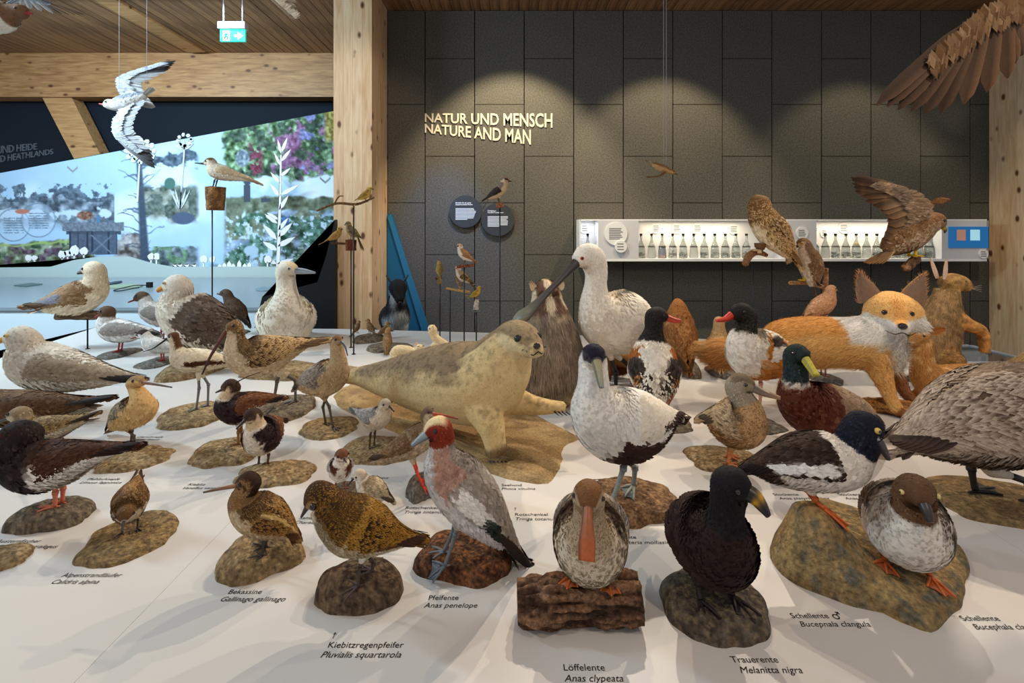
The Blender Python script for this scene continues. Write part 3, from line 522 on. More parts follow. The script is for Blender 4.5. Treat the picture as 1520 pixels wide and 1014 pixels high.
def base_mesh(root, bs, loc, name='base'):
    """mount base from its ground footprint in the photo; returns height function"""
    x0, x1, yb, yf = bs['box']; h = bs['h']; kind = bs.get('kind', 'rock'); rot = math.radians(bs.get('rot', 0)); sd = bs.get('seed', int(x0))
    A, B_ = G((x0+x1)/2, yf), G((x0+x1)/2, yb); c = (A+B_)/2; rx = (x1-x0)/2*c[1]/F; ry = max(.02, (B_[1]-A[1])/2)*bs.get('dy', 1)
    if 'world' in bs: c = np.array([*bs['world'][:2], 0.0]); rx, ry = bs['world'][2:]
    h = h*c[1]/F; p = bs.get('p', 3.0); q = bs.get('q', .5); na = bs.get('n', .24); e = bs.get('e', 2.3); cols = bs.get('c', ((120, 100, 74), (86, 70, 52)))
    def hf(X, Y, tru=True):
        dx, dy = X-c[0], Y-c[1]; u = dx*math.cos(rot)+dy*math.sin(rot); v = -dx*math.sin(rot)+dy*math.cos(rot)
        rho = (np.abs(u/rx)**e+np.abs(v/ry)**e)**(1/e); P = np.column_stack([np.atleast_1d(X), np.atleast_1d(Y), np.zeros(np.size(X))])
        z = h*np.clip(1-np.clip(rho, 0, 1)**p, 0, 1)**q; pk = bs.get('peak')
        if pk is not None:
            pp = G(*pk[:2]); z = z+pk[2]*c[1]/F*np.exp(-((X-pp[0])**2+(Y-pp[1])**2)/(pk[3]*c[1]/F)**2)*(rho < 1.02)
        return z+h*na*fbm(P, 2.2/max(rx, ry), sd, 4)*np.clip(1.2-rho, 0, 1)
    nr, na_ = 26, 80; rr = np.linspace(0.001, 1, nr)**.8; ph = np.linspace(0, 2*np.pi, na_, endpoint=False)
    R = 1/((np.abs(np.cos(ph))**e+np.abs(np.sin(ph))**e)**(1/e)); Pn = np.column_stack([np.cos(ph)*1.6, np.sin(ph)*1.6, np.full(na_, sd*.37)]); R = R*(1+bs.get('on', .15)*fbm(Pn, 1.0, sd, 3))
    U = np.outer(rr, R*np.cos(ph))*rx; V_ = np.outer(rr, R*np.sin(ph))*ry
    X = c[0]+U*math.cos(rot)-V_*math.sin(rot); Y = c[1]+U*math.sin(rot)+V_*math.cos(rot)
    # height uses the ring radius so that the rim closes on the table
    P = np.column_stack([X.ravel(), Y.ravel(), np.zeros(X.size)]); Z = h*np.clip(1-np.outer(rr, np.ones(na_))**p, 0, 1)**q
    pk = bs.get('peak'); fade = np.clip(1.2-np.outer(rr, np.ones(na_)), 0, 1)
    if pk is not None: pp = G(*pk[:2]); Z = Z+pk[2]*c[1]/F*np.exp(-((X-pp[0])**2+(Y-pp[1])**2)/(pk[3]*c[1]/F)**2)*np.clip(fade*4-.75, 0, 1)
    Z = Z+h*na*fbm(P, 2.2/max(rx, ry), sd, 4).reshape(Z.shape)*fade; Z[-1] = 0.0; Z = np.maximum(Z, 0)
    V = np.column_stack([X.ravel(), Y.ravel(), Z.ravel()]); idx = np.arange(nr*na_).reshape(nr, na_); a = idx[:-1]; b = np.roll(a, -1, 1); d_ = idx[1:]; e_ = np.roll(d_, -1, 1)
    m1 = sm(-.5, .6, fbm(V, 9/max(rx, ry), sd+9, 5))[:, None]; C = np.array(cols[0])*(1-m1)+np.array(cols[1])*m1
    if len(cols) > 2: m2 = sm(.1, .6, fbm(V, 16/max(rx, ry), sd+4, 4))[:, None]; C = C*(1-m2)+np.array(cols[2])*m2
    n = len(V); V = np.vstack([V, V[idx[-1]]*np.array([1, 1, 0]), [c*np.array([1, 1, 0])]]); C = np.vstack([C, C[idx[-1]], C[:1]])
    T = [(n+na_, n+(j+1) % na_, n+j) for j in range(na_)]+[(idx[0, 0], idx[0, j], idx[0, j+1]) for j in range(1, na_-1)]
    MB().add(V, np.stack([a, d_, e_, b], -1).reshape(-1, 4), T, C).build(name, {'rock': M_ROCK, 'sand': M_SAND, 'bark': M_BARK}[kind], root, loc)
    return hf
def log_mesh(root, p0, p1, r, loc, cols=((122, 92, 66), (70, 50, 36)), name='base', m=48, n=60, rough=.22, seed=1, squash=1.0, mat_=None):
    t = np.linspace(0, 1, n); c = np.outer(1-t, p0)+np.outer(t, p1); d = nrm(np.asarray(p1)-p0); S = nrm(np.cross(UP, d)) if abs(d[2]) < .9 else np.array([1.0, 0, 0]); U = np.cross(d, S)
    th = np.linspace(0, 2*np.pi, m, endpoint=False); rr = np.interp(t, np.linspace(0, 1, len(np.atleast_1d(r))), np.atleast_1d(r)) if np.size(r) > 1 else np.full(n, float(r))
    V = c[:, None]+(S*np.cos(th)[:, None])[None]*rr[:, None, None]+(U*np.sin(th)[:, None])[None]*rr[:, None, None]*squash
    V = V.reshape(-1, 3); cc = np.repeat(c, m, 0); q = np.column_stack([np.repeat(t, m)*3.2, np.tile(np.cos(th), n)*3.2, np.tile(np.sin(th), n)*3.2])
    nz = fbm(q, 1.6, seed, 4); V = cc+(V-cc)*(1+rough*nz)[:, None]
    idx = np.arange(n*m).reshape(n, m); a = idx[:-1]; b = np.roll(a, -1, 1); e = idx[1:]; f_ = np.roll(e, -1, 1); mm = sm(-.3, .4, nz)[:, None]; C = np.array(cols[1])*(1-mm)+np.array(cols[0])*mm
    k = len(V); V = np.vstack([V, c[0], c[-1]]); end = cols[2] if len(cols) > 2 else cols[0]; C = np.vstack([C, [end], [end]])
    T = [(k, idx[0, (j+1) % m], idx[0, j]) for j in range(m)]+[(k+1, idx[-1, j], idx[-1, (j+1) % m]) for j in range(m)]
    return MB().add(V, np.stack([a, b, f_, e], -1).reshape(-1, 4), T, C).build(name, mat_ or M_BARK, root, loc)
def foot_mesh(p, f, l, ln, r, col, web, z):
    b = MB(); tips = []
    for a in (-.55, 0, .55):
        d = f*math.cos(a)+l*math.sin(a); tip = p+d*ln*(1 if a == 0 else .88); tips.append(tip)
        hz = z(tip[0], tip[1]) if z else p[2]; hz = float(np.ravel(hz)[0]); tip[2] = min(p[2]+ln*.25, max(hz, p[2]-ln*.6))+r*.6
        md = (p+tip)/2+UP*r*.8; b.tube([p+UP*r*.6, md, tip], [r, r*.8, r*.45], col, 6)
    b.tube([p+UP*r*.6, p-f*ln*.35+UP*r*.5], [r*.8, r*.4], col, 6)
    if web:
        q = [p+UP*r]+[t+UP*r*.1 for t in tips]; mid = [(q[1]+q[2])/2*.88+p*.12, (q[2]+q[3])/2*.88+p*.12]
        wc = np.array(col)*.85
        for A, m_, B in ((q[1], mid[0], q[2]), (q[2], mid[1], q[3])):
            V = np.array([q[0], A, m_, B]); V2 = V-UP*r*.35; b.add(np.vstack([V, V2]), [(0, 1, 2, 3), (7, 6, 5, 4), (0, 4, 5, 1), (1, 5, 6, 2), (2, 6, 7, 3), (3, 7, 4, 0)], None, wc)
    return b
def clampz(b, fr):
    if fr.g[2] == 0:
        for v in b.V: v[:, 2] = np.maximum(v[:, 2], .0015)
    return b
def bird(nm, label, g, hd, sp, k, R, bill, billc, eyep, wing=None, tail=None, legs=None, base=None, loc=False, turn=0, cat='bird', group=None, nf=1500, fl=.42, var=12, root=None, pole=None, iris=(36, 22, 14), wscale=.95, extra=None, roll=0, hf=None):
    fr = Frame(g, hd, loc); st = []
    for q in sp:
        p = fr.pt(q[0], q[1], q[4] if len(q) > 4 else 0); kk = fr.k_at(p); st.append([*p, q[2]*kk*(q[3] if len(q) > 3 else wscale), q[2]*kk])
    st = np.array(st); ib, ih = k; last = len(st)-1; n, m = 44, 22
    if root is None: root = empty(nm, (fr.g[0], fr.g[1], fr.g[2]), label, cat, group)
    L = np.array(root.location); lm = np.array([0, ib, ih, last], float)
    X, t = cr(st, n); X[:, 3:] = np.maximum(X[:, 3:], .0012); u = np.interp(t, lm, [0, 1, 2, 3])
    piv = st[max(ib, ih-1)][:3]; ta = math.radians(turn)
    def twist(P, uu):
        if not turn: return P
        a = ta*sm(1.15, 2.1, np.asarray(uu, float)); a = np.broadcast_to(a, (len(P),)); d = P-piv; ca, sa = np.cos(a), np.sin(a)
        return piv+np.column_stack([d[:, 0]*ca-d[:, 1]*sa, d[:, 0]*sa+d[:, 1]*ca, d[:, 2]])
    T = nrm(np.gradient(X[:, :3], axis=0))
    for _ in range(3): Tp = np.vstack([T[:1]]*3+[T]+[T[-1:]]*3); T = nrm(sum(Tp[q_:q_+n] for q_ in range(7)))
    S = np.tile(fr.l, (n, 1)); Un = nrm(np.cross(T, S)); sgn = np.sign((Un[:, 2]+1e-6)); th = np.linspace(0, 2*np.pi, m, endpoint=False)
    def surf(ti, thi, off=0.0):
        ii = np.clip(ti, 0, last)/last*(n-1); i0 = np.minimum(ii.astype(int), n-2); f = (ii-i0)[:, None]
        c = X[i0]*(1-f)+X[i0+1]*f; uu = nrm(Un[i0]*(1-f)+Un[i0+1]*f); tt = nrm(T[i0]*(1-f)+T[i0+1]*f)
        o = fr.l*np.cos(thi)[:, None]; N = nrm(o/(c[:, 3:4])+uu*np.sin(thi)[:, None]/(c[:, 4:5])); P = c[:, :3]+o*c[:, 3:4]+uu*(np.sin(thi)*c[:, 4])[:, None]+N*off
        return P, N, tt, c[:, 4]
    b = MB(); V = X[:, None, :3]+S[:, None]*(X[:, 3:4]*np.cos(th))[..., None]+Un[:, None]*(X[:, 4:5]*np.sin(th))[..., None]; V = V.reshape(-1, 3)
    sc = max(.03, X[:, 4].max()*2); uu = np.repeat(u, m); sn = np.tile(np.sin(th), n)
    C, E = rules(uu, sn, V, R, sc); V = twist(V, uu); idx = np.arange(n*m).reshape(n, m); a = idx[:-1]; bb = np.roll(a, -1, 1); d = idx[1:]; e = np.roll(d, -1, 1)
    tw = twist(X[[0, -1], :3], [0, 3]); kx = n*m
    b.add(np.vstack([V, tw]), np.stack([a, bb, e, d], -1).reshape(-1, 4), [(kx, idx[0, (j+1) % m], idx[0, j]) for j in range(m)]+[(kx+1, idx[-1, j], idx[-1, (j+1) % m]) for j in range(m)], np.vstack([C, C[:1], C[-1:]]))
    # plumage: area weighted small feathers pointing to the tail
    seg = np.linalg.norm(np.diff(X[:, :3], axis=0), axis=1)*(X[:-1, 4]+X[:-1, 3]+.0005); dens = seg/((X[:-1, 4]+.15*sc)**1.1); cdf = np.cumsum(dens)/dens.sum()
    r1 = RNG.random(nf); ii = np.minimum(np.searchsorted(cdf, r1), n-2)+RNG.random(nf); ti = ii/(n-1)*last; thi = RNG.random(nf)*2*np.pi
    P, N, tt, rad = surf(ti, thi); fu = np.interp(ti, lm, [0, 1, 2, 3]); Cc, Ce = rules(fu, np.sin(thi), P, R, sc)
    v = RNG.normal(0, var, (nf, 1)); Cc = Cc+v; Ce = Ce+v+RNG.normal(0, var*.6, (nf, 1))
    size = np.clip(rad, .04*sc, None)*fl*np.where(fu > 1.9, .55, np.where(fu > 1.2, .75, 1.0))*RNG.uniform(.75, 1.25, nf)
    Pn = twist(P, fu); N2 = nrm(twist(P+N*.01, fu)-Pn); D2 = nrm(twist(P-tt*.01, fu)-Pn); D2 = nrm(D2-N2*np.sum(D2*N2, 1)[:, None]+UP*-.08)
    feathers(b, Pn, N2, D2, size, size*.62, Cc, Ce, .055); clampz(b, fr).build('body', M_PLUM, root, L)
    # bill
    hw = st[-1]
    if bill:
        B = []
        for q in bill: p = fr.pt(q[0], q[1]); kk = fr.k_at(p); B.append([*p, q[2]*kk*(q[3] if len(q) > 3 else .8), q[2]*kk])
        B = np.array(B); Y, tb_ = cr(B, 5*len(B)); Y[:, 3:] = np.maximum(Y[:, 3:], .0006); bcs = np.array(billc if isinstance(billc[0], (tuple, list)) else (billc, billc), float); f = np.clip(tb_/(len(B)-1), 0, 1); f = f**1.6 if len(bcs) == 2 else f
        BB = MB(); nb = len(Y); tB = nrm(np.gradient(Y[:, :3], axis=0)); ub = nrm(np.cross(tB, np.tile(fr.l, (nb, 1)))); tt_ = np.linspace(0, 2*np.pi, 12, endpoint=False)
        VB = Y[:, None, :3]+fr.l*(Y[:, 3:4]*np.cos(tt_))[..., None]+ub[:, None]*(Y[:, 4:5]*np.sin(tt_))[..., None]; VB = twist(VB.reshape(-1, 3), np.full(nb*12, 3.0)); CB = np.repeat(np.column_stack([np.interp(f, np.linspace(0, 1, len(bcs)), bcs[:, q_]) for q_ in range(3)]), 12, 0)
        gap = np.tile(np.abs(np.sin(tt_+.35)) < .22, nb); CB = CB*np.where(gap, .62, 1.0)[:, None]
        ix = np.arange(nb*12).reshape(nb, 12); a = ix[:-1]; b2 = np.roll(a, -1, 1); d = ix[1:]; e = np.roll(d, -1, 1)
        BB.add(VB, np.stack([a, b2, e, d], -1).reshape(-1, 4), [(ix[-1, 0], ix[-1, j], ix[-1, j+1]) for j in range(1, 11)], CB); BB.build('bill', M_HORN, root, L)
    if eyep:
        p = fr.pt(eyep[0], eyep[1]); j = np.argmin(np.linalg.norm(X[n//2:, :3]-p, axis=1))+n//2; er = eyep[2]*fr.k_at(p)*1.25
        dz = np.clip(np.dot(p-X[j, :3], Un[j])/(X[j, 4]+1e-9), -.9, .9); wl = X[j, 3]*math.sqrt(1-dz*dz)
        for s_ in (1, -1):
            c = twist((p+fr.l*s_*(wl+er*.1))[None], [3.0])[0]; o = twist((p+fr.l*s_*(wl+.01)+fr.f*.003)[None], [3.0])[0]-c; eye(root, L, c, o, er, iris)
    # folded wings
    if wing:
        u0, u1 = wing.get('u', (.06, .86)); lo, hi = wing.get('s', (-.15, .8)); tip = fr.pt(*wing['tip']); th_ = wing.get('t', .09)
        for s_ in (1, -1):
            na, nb = 16, 9; A, Bq = np.meshgrid(np.linspace(0, 1, na), np.linspace(0, 1, nb), indexing='ij'); A = A.ravel(); Bq = Bq.ravel()
            def wp(A, Bq, off=1.0):
                uu = u1+(u0-u1)*np.minimum(A/.8, 1); ti = np.interp(uu, [0, 1, 2, 3], lm)
                mid = lo+(hi-lo)*(.45+.35*A); half = (hi-lo)*.5*np.sqrt(np.clip(1-(np.abs(A-.30)/.72)**2.2, .02, 1)); sv = np.clip(mid+(Bq*2-1)*half, -.98, .98); an = np.arcsin(sv)
                P, N, tt, rad = surf(ti, an if s_ > 0 else np.pi-an); P = P+N*(rad*th_*np.sqrt(np.clip(1-(2*Bq-1)**2, 0, 1))*off*sm(-.02, .22, A)+.001*sm(0, .1, A)-.002*(A < .02))[:, None]
                kf = sm(.55, 1.0, A)[:, None]; tp = tip+fr.l*s_*wing.get('spread', .2)*sc*.25+UP*0; Pt = tp+UP*((Bq-.5)*sc*.08)[:, None]
                return P*(1-kf)+Pt*kf, N, tt
            P, N, tt = wp(A, Bq); WR = wing['c']; Cw, Ew = wing_rules(A, Bq, P, WR, sc)
            wb = MB(); ix = np.arange(na*nb).reshape(na, nb); q = np.stack([ix[:-1, :-1], ix[:-1, 1:], ix[1:, 1:], ix[1:, :-1]], -1).reshape(-1, 4)
            if s_ < 0: q = q[:, ::-1]
            wb.add(P, q, None, Cw)
            nw = wing.get('n', 260); A2 = RNG.random(nw)**.9*.92; B2 = RNG.random(nw); P2, N2, t2 = wp(A2, B2); d2 = wp(np.minimum(A2+.03, 1), B2)[0]-P2; d2 = nrm(d2)
            C2, E2 = wing_rules(A2, B2, P2, WR, sc); vv = RNG.normal(0, var, (nw, 1)); fs = sc*wing.get('f', .16)*(.55+.9*A2)
            N2 = nrm(N2-d2*np.sum(N2*d2, 1)[:, None]); feathers(wb, P2, N2, d2, fs, fs*.55, C2+vv, E2+vv, .06)
            wo = clampz(wb, fr).build('wing', M_PLUM, root, L)
            fb = MB(); npr = wing.get('np', 5); Pq, Nq, _ = wp(np.linspace(.60, .76, npr), np.linspace(.25, .75, npr)); end = tip+fr.l*s_*sc*.05; w0 = np.array(WR[0][4], float); pc = wing.get('pc', (w0*.72, w0*.55))
            for i in range(npr):
                dd = (end+UP*sc*.03*(i-npr/2))-Pq[i]; ln = np.linalg.norm(dd)*(1.0-.07*(npr-1-i)); nn = nrm(Nq[i]+UP*.4)
                blade(fb, Pq[i]+Nq[i]*sc*(.012+.004*i), dd, nn, ln, sc*wing.get('pw', .085), pc[0], pc[1])
            clampz(fb, fr).build('flight_feathers', M_PLUM, wo, L)
    if tail:
        tb_ = MB(); ti = fr.pt(*tail['tip']); p0 = X[0, :3]+T[0]*X[0, 4]*1.5; nt_ = tail.get('n', 7); wd = tail.get('w', 6)*fr.k; dv = nrm(ti-p0); sv = nrm(np.cross(UP, dv)); nv = np.cross(dv, sv)
        if nv[2] < 0: nv = -nv
        for i in range(nt_):
            q = (i/(nt_-1)-.5)*2; en = ti+sv*q*wd-dv*abs(q)*wd*.35*tail.get('fork', 1); blade(tb_, p0+sv*q*wd*.3-nv*abs(q)*wd*.12, en-p0, nv, np.linalg.norm(en-p0), wd*.62, tail['c'][0], tail['c'][1])
        clampz(tb_, fr).build('tail', M_PLUM, root, L)
    # base first, then legs that stand on it
    if base:
        for b_ in (base if isinstance(base, list) else [base]): hf = base_mesh(root, b_, L) or hf
    if legs:
        r = legs['r']*fr.k; sep = legs['sep']; col = legs['c']; tc = legs.get('thigh', R[0][4])
        for i, s_ in enumerate((1, -1)):
            fo = legs['foot'] if i == 0 or 'foot2' not in legs else legs['foot2']; ho = legs['hock'] if i == 0 or 'hock2' not in legs else legs['hock2']
            hp = fr.pt(*legs['hip'], s_*sep*.9); hk = fr.pt(*ho, s_*sep); ft = fr.pt(*fo, s_*sep)
            if hf is not None: z = float(np.ravel(hf(ft[0], ft[1]))[0]); ft[2] = max(z, .0)
            lb = MB(); hm = hp*.5+hk*.5; lb.tube([hp+UP*r*3, hp, hm], [r*3.0, r*2.5, r*1.25], tc, 8); lb.tube([hm+(hp-hm)*.2, hk], [r*1.1, r*1.0], col, 8)
            lb.tube([hk, hk*.5+ft*.5, ft+UP*r], [r*1.15, r*.9, r], col, 8); lb.tube([hk+UP*r*.8, hk-UP*r*.8], [r*1.35, r*1.35], col, 8)
            lo_ = lb.build('leg', M_SKIN, root, L)
            ff = fr.f if not turn else fr.f; fa = legs.get('fa', 0)*math.pi/180; fd = ff*math.cos(fa)+fr.l*math.sin(fa)
            foot_mesh(ft, nrm(fd+fr.l*s_*.18), fr.l, legs['fl']*fr.k, r*.75, col, legs.get('web', False), hf).build('foot', M_SKIN, lo_, L)
    if pole: mk_pole(root, L, *pole)
    if extra: extra(root, L, fr)
    return root
def wing_rules(A, B, P, R, sc):
    C = np.zeros((len(A), 3)); E = C.copy(); j = fbm(P, 16/sc, 5, 2)*.05
    for r in R:
        a0, a1, b0, b1, c = r[:5]; e = r[5] if len(r) > 5 else c; a = A+j; b = B+j
        m = (sm(a0-.03, a0+.03, a) if a0 > 0 else 1)*((1-sm(a1-.03, a1+.03, a)) if a1 < 1 else 1)*(sm(b0-.04, b0+.04, b) if b0 > 0 else 1)*((1-sm(b1-.04, b1+.04, b)) if b1 < 1 else 1)*np.ones(len(A))
        C = C*(1-m[:, None])+np.array(c)*m[:, None]; E = E*(1-m[:, None])+np.array(e)*m[:, None]
    return C, E
def mk_pole(root, L, top, zbot=0.0, r=.006, lean=(0, 0)):
    top = np.asarray(top, float); MB().tube([top, (top[0]+lean[0], top[1]+lean[1], zbot)], r, (26, 28, 34), 10).build('pole', M_BLACK, root, L)
    bt = (top[0]+lean[0], top[1]+lean[1]); lathe(MB(), (bt[0], bt[1], zbot), [(r*2.6, 0), (r*2.6, .004)], (26, 28, 34), 14).build('foot_plate', M_BLACK, root, L, smooth=False)
def spread_wing(root, L, pts, trail, nrmv, chord, c_arm, c_sec, c_pri, tipc, ns=9, npm=9, plen=1.5, flip=1):
    """open wing: pts shoulder, elbow, wrist, tip; separate flight feathers as sub-parts"""
    sh, el, wr, tp = [np.asarray(p, float) for p in pts]; trail = nrm(trail); nv = nrm(nrmv); P, _ = cr([sh, el, wr, tp], 24)
    b = MB(); cw = np.linspace(1, .25, 24)*chord*.52; V = []
    for i in range(24):
        for j, q in enumerate(np.linspace(0, 1, 6)): V.append(P[i]+trail*cw[i]*q+nv*chord*.05*math.sin(math.pi*min(1, q*1.1+.12)))
    for i in range(24):
        for j, q in enumerate(np.linspace(0, 1, 6)): V.append(P[i]+trail*cw[i]*q-nv*chord*.02)
    ix = np.arange(288).reshape(2, 24, 6); q1 = np.stack([ix[0, :-1, :-1], ix[0, :-1, 1:], ix[0, 1:, 1:], ix[0, 1:, :-1]], -1).reshape(-1, 4); q2 = q1[:, ::-1]+144
    side = np.array([[ix[0, i, 0], ix[0, i+1, 0], ix[1, i+1, 0], ix[1, i, 0]] for i in range(23)]); b.add(V, np.vstack([q1, q2, side]), None, c_arm)
    k = 420; ii = RNG.random(k)*22.9; i0 = ii.astype(int); qq = RNG.random(k)
    for sgn in (1, -1):
        Pp = P[i0]+(P[i0+1]-P[i0])*(ii-i0)[:, None]; Pp = Pp+trail*(cw[i0]*qq)[:, None]+nv*sgn*chord*.045; dv = nrm(np.tile(trail, (k, 1))+nrm(tp-sh)*.35)
        cc = np.array(c_arm)+RNG.normal(0, 14, (k, 1)); ce = cc*RNG.uniform(.8, 1.15, (k, 1)); feathers(b, Pp, np.tile(nv*sgn, (k, 1)), dv, chord*.22, chord*.10, cc, ce, .07)
    w_ = b.build('wing', M_PLUM, root, L)
    def fe(p, d, ln, wd, c0, c1, bend): blade(MB(), p, d, nv, ln, wd, c0, c1, bend, 8).build('feather', M_PLUM, w_, L) if False else fl_.append((p, d, ln, wd, c0, c1, bend))
    fl_ = []
    for i in range(ns):
        t = i/(ns-1); j = int(t*14); fe(P[j]+trail*cw[j]*.45-nv*chord*.012*(i % 2), trail+nrm(tp-sh)*.15*t, chord*.72*(1-.1*t), chord*.26, c_sec[0], c_sec[1], .08)
    for i in range(npm):
        t = i/(npm-1); j = 14+int(t*8); dr = nrm(trail*(1-t)**1.1*1.0+nrm(tp-wr)*(.35+1.2*t)); ln = chord*(.75+plen*.75*t**.8); p = P[min(j, 17)]+trail*cw[j]*.3*(1-t)-nv*chord*.012*(i % 2)
        fe(p, dr, ln, chord*.19, c_pri[0], tipc if i > npm*.35 else c_pri[1], .07)
    for a in fl_: bb = MB(); blade(bb, a[0], a[1], nv, a[2], a[3], a[4], a[5], a[6], 8); bb.build('feather', M_PLUM, w_, L)
    return w_
# ---------------------------------------------------------------- mammals: overlapping tapered limbs fused into one skin, then fur
def mammal(nm, label, g, hd, limbs, fur=(9000, 5, .8), vox=2.2, loc=False, cat='animal', smooth=4, spots=None, gravity=.35, root=None, post=None, matl=None, exact=False):
    fr = Frame(g, hd, loc, exact); root = root or empty(nm, fr.g, label, cat); L = np.array(root.location); b = MB(); FL = []; src = []
    for lb in limbs:
        st = []
        for q in lb['p']:
            p = np.asarray(q[0], float) if isinstance(q[0], (tuple, list, np.ndarray)) else fr.pt(q[0], q[1], q[4] if len(q) > 4 else 0)
            if isinstance(q[0], (tuple, list, np.ndarray)): st.append([*p, q[1], q[2]])
            else: kk = fr.k_at(p); st.append([*p, q[2]*kk*(q[3] if len(q) > 3 else 1), q[2]*kk])
        X, t = cr(st, 8*len(st)); X[:, 3:] = np.maximum(X[:, 3:], .002); n = len(X); m = 20; T = nrm(np.gradient(X[:, :3], axis=0)); sd = lb.get('side', fr.l); S = np.tile(nrm(sd), (n, 1)); S = nrm(S-T*np.sum(S*T, 1)[:, None])
        U = np.cross(T, S); U = U*np.where(U[:, 2:3] < -0.2, 1, 1); th = np.linspace(0, 2*np.pi, m, endpoint=False)
        V = X[:, None, :3]+S[:, None]*(X[:, 3:4]*np.cos(th))[..., None]+U[:, None]*(X[:, 4:5]*np.sin(th))[..., None]; V = V.reshape(-1, 3)
        up = nrm(V-np.repeat(X[:, :3], m, 0))[:, 2]; ut = np.repeat(t/(len(st)-1), m); C = np.zeros((n*m, 3)); j = fbm(V, 14, 3, 3)*.12
        for r in lb['c']:
            u0, u1, s0, s1, c = r[:5]; mk = sm(u0-.03, u0+.03, ut+j*.3)*(1-sm(u1-.03, u1+.03, ut+j*.3)) if (u0 > 0 or u1 < 1) else 1
            if u0 <= 0 and u1 < 1: mk = 1-sm(u1-.03, u1+.03, ut+j*.3)
            if u1 >= 1 and u0 > 0: mk = sm(u0-.03, u0+.03, ut+j*.3)
            mk = mk*(sm(s0-.1, s0+.1, up+j) if s0 > -1 else 1)*((1-sm(s1-.1, s1+.1, up+j)) if s1 < 1 else 1)*np.ones(n*m); C = C*(1-mk[:, None])+np.array(c)*mk[:, None]
        idx = np.arange(n*m).reshape(n, m); a = idx[:-1]; bb = np.roll(a, -1, 1); d = idx[1:]; e = np.roll(d, -1, 1); k = n*m
        b.add(np.vstack([V, X[0, :3], X[-1, :3]]), np.stack([a, bb, e, d], -1).reshape(-1, 4), [(k, idx[0, (q+1) % m], idx[0, q]) for q in range(m)]+[(k+1, idx[-1, q], idx[-1, (q+1) % m]) for q in range(m)], np.vstack([C, C[:1], C[-1:]]))
        fd = -np.repeat(T, m, 0)*lb.get('flow', 1); src.append((V, C, fd, np.full(len(V), lb.get('fl', 1.0))))
    tmp = b.build('tmp', M_FUR, None, (0, 0, 0)); md = tmp.modifiers.new('r', 'REMESH'); md.mode = 'VOXEL'; md.voxel_size = vox*fr.k; m2 = tmp.modifiers.new('s', 'SMOOTH'); m2.iterations = smooth; m2.factor = .5
    dg = bpy.context.evaluated_depsgraph_get(); me = bpy.data.meshes.new_from_object(tmp.evaluated_get(dg)); bpy.data.objects.remove(tmp)
    nv = len(me.vertices); co = np.empty(nv*3, np.float32); me.vertices.foreach_get('co', co); co = co.reshape(-1, 3).astype(float); no = np.empty(nv*3, np.float32); me.vertices.foreach_get('normal', no); no = no.reshape(-1, 3).astype(float)
    co[:, 2] = np.maximum(co[:, 2], fr.g[2]+.002)
    SV = np.vstack([s[0] for s in src]); SC = np.vstack([s[1] for s in src]); SF = np.vstack([s[2] for s in src]); SL = np.concatenate([s[3] for s in src])
    kd = kdtree.KDTree(len(SV)); [kd.insert(v, i) for i, v in enumerate(SV)]; kd.balance(); near = [[q[1] for q in kd.find_n(v, 4)] for v in co]
    near = np.array(near); C = SC[near].mean(1); FD = nrm(SF[near].mean(1)); FLn = SL[near].mean(1)
    if spots: C = spots(co, no, C, fr)
    npoly = len(me.polygons); ls = np.empty(npoly, np.int32); me.polygons.foreach_get('loop_start', ls); lt = np.empty(npoly, np.int32); me.polygons.foreach_get('loop_total', lt); vi = np.empty(len(me.loops), np.int32); me.loops.foreach_get('vertex_index', vi)
    Q = np.stack([vi[ls[lt == 4]+i] for i in range(4)], -1); Tq = np.stack([vi[ls[lt == 3]+i] for i in range(3)], -1) if (lt == 3).any() else None
    bpy.data.meshes.remove(me); out = MB().add(co, Q, Tq, C)
    nf, ln, lay = fur
    if nf:
        ar = np.linalg.norm(np.cross(co[Q[:, 1]]-co[Q[:, 0]], co[Q[:, 3]]-co[Q[:, 0]]), axis=1); cd = np.cumsum(ar)/ar.sum(); fi = np.searchsorted(cd, RNG.random(nf)).clip(0, len(Q)-1); a, c_ = RNG.random((2, nf, 1))
        q = Q[fi]; bl = lambda A: (A[q[:, 0]]*(1-a)*(1-c_)+A[q[:, 1]]*a*(1-c_)+A[q[:, 2]]*a*c_+A[q[:, 3]]*(1-a)*c_)
        P = bl(co); N = nrm(bl(no)); D = bl(FD); Cc = bl(C)+RNG.normal(0, 13, (nf, 1)); le = ln*fr.k*RNG.uniform(.6, 1.3, (nf, 1))*FLn[q[:, 0]][:, None]
        D = D-N*np.sum(D*N, 1)[:, None]*lay; D = nrm(D+N*(1-lay)*.9-UP*gravity+RNG.normal(0, .18, (nf, 3))); D = nrm(D-N*np.minimum(np.sum(D*N, 1), 0)[:, None]+N*.12); S = nrm(np.cross(N, D))*fr.k*.42
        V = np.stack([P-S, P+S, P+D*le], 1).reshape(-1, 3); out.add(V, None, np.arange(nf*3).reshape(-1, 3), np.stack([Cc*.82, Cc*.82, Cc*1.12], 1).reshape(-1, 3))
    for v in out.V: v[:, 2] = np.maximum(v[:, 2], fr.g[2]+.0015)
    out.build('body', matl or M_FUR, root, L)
    if post: post(root, L, fr)
    return root
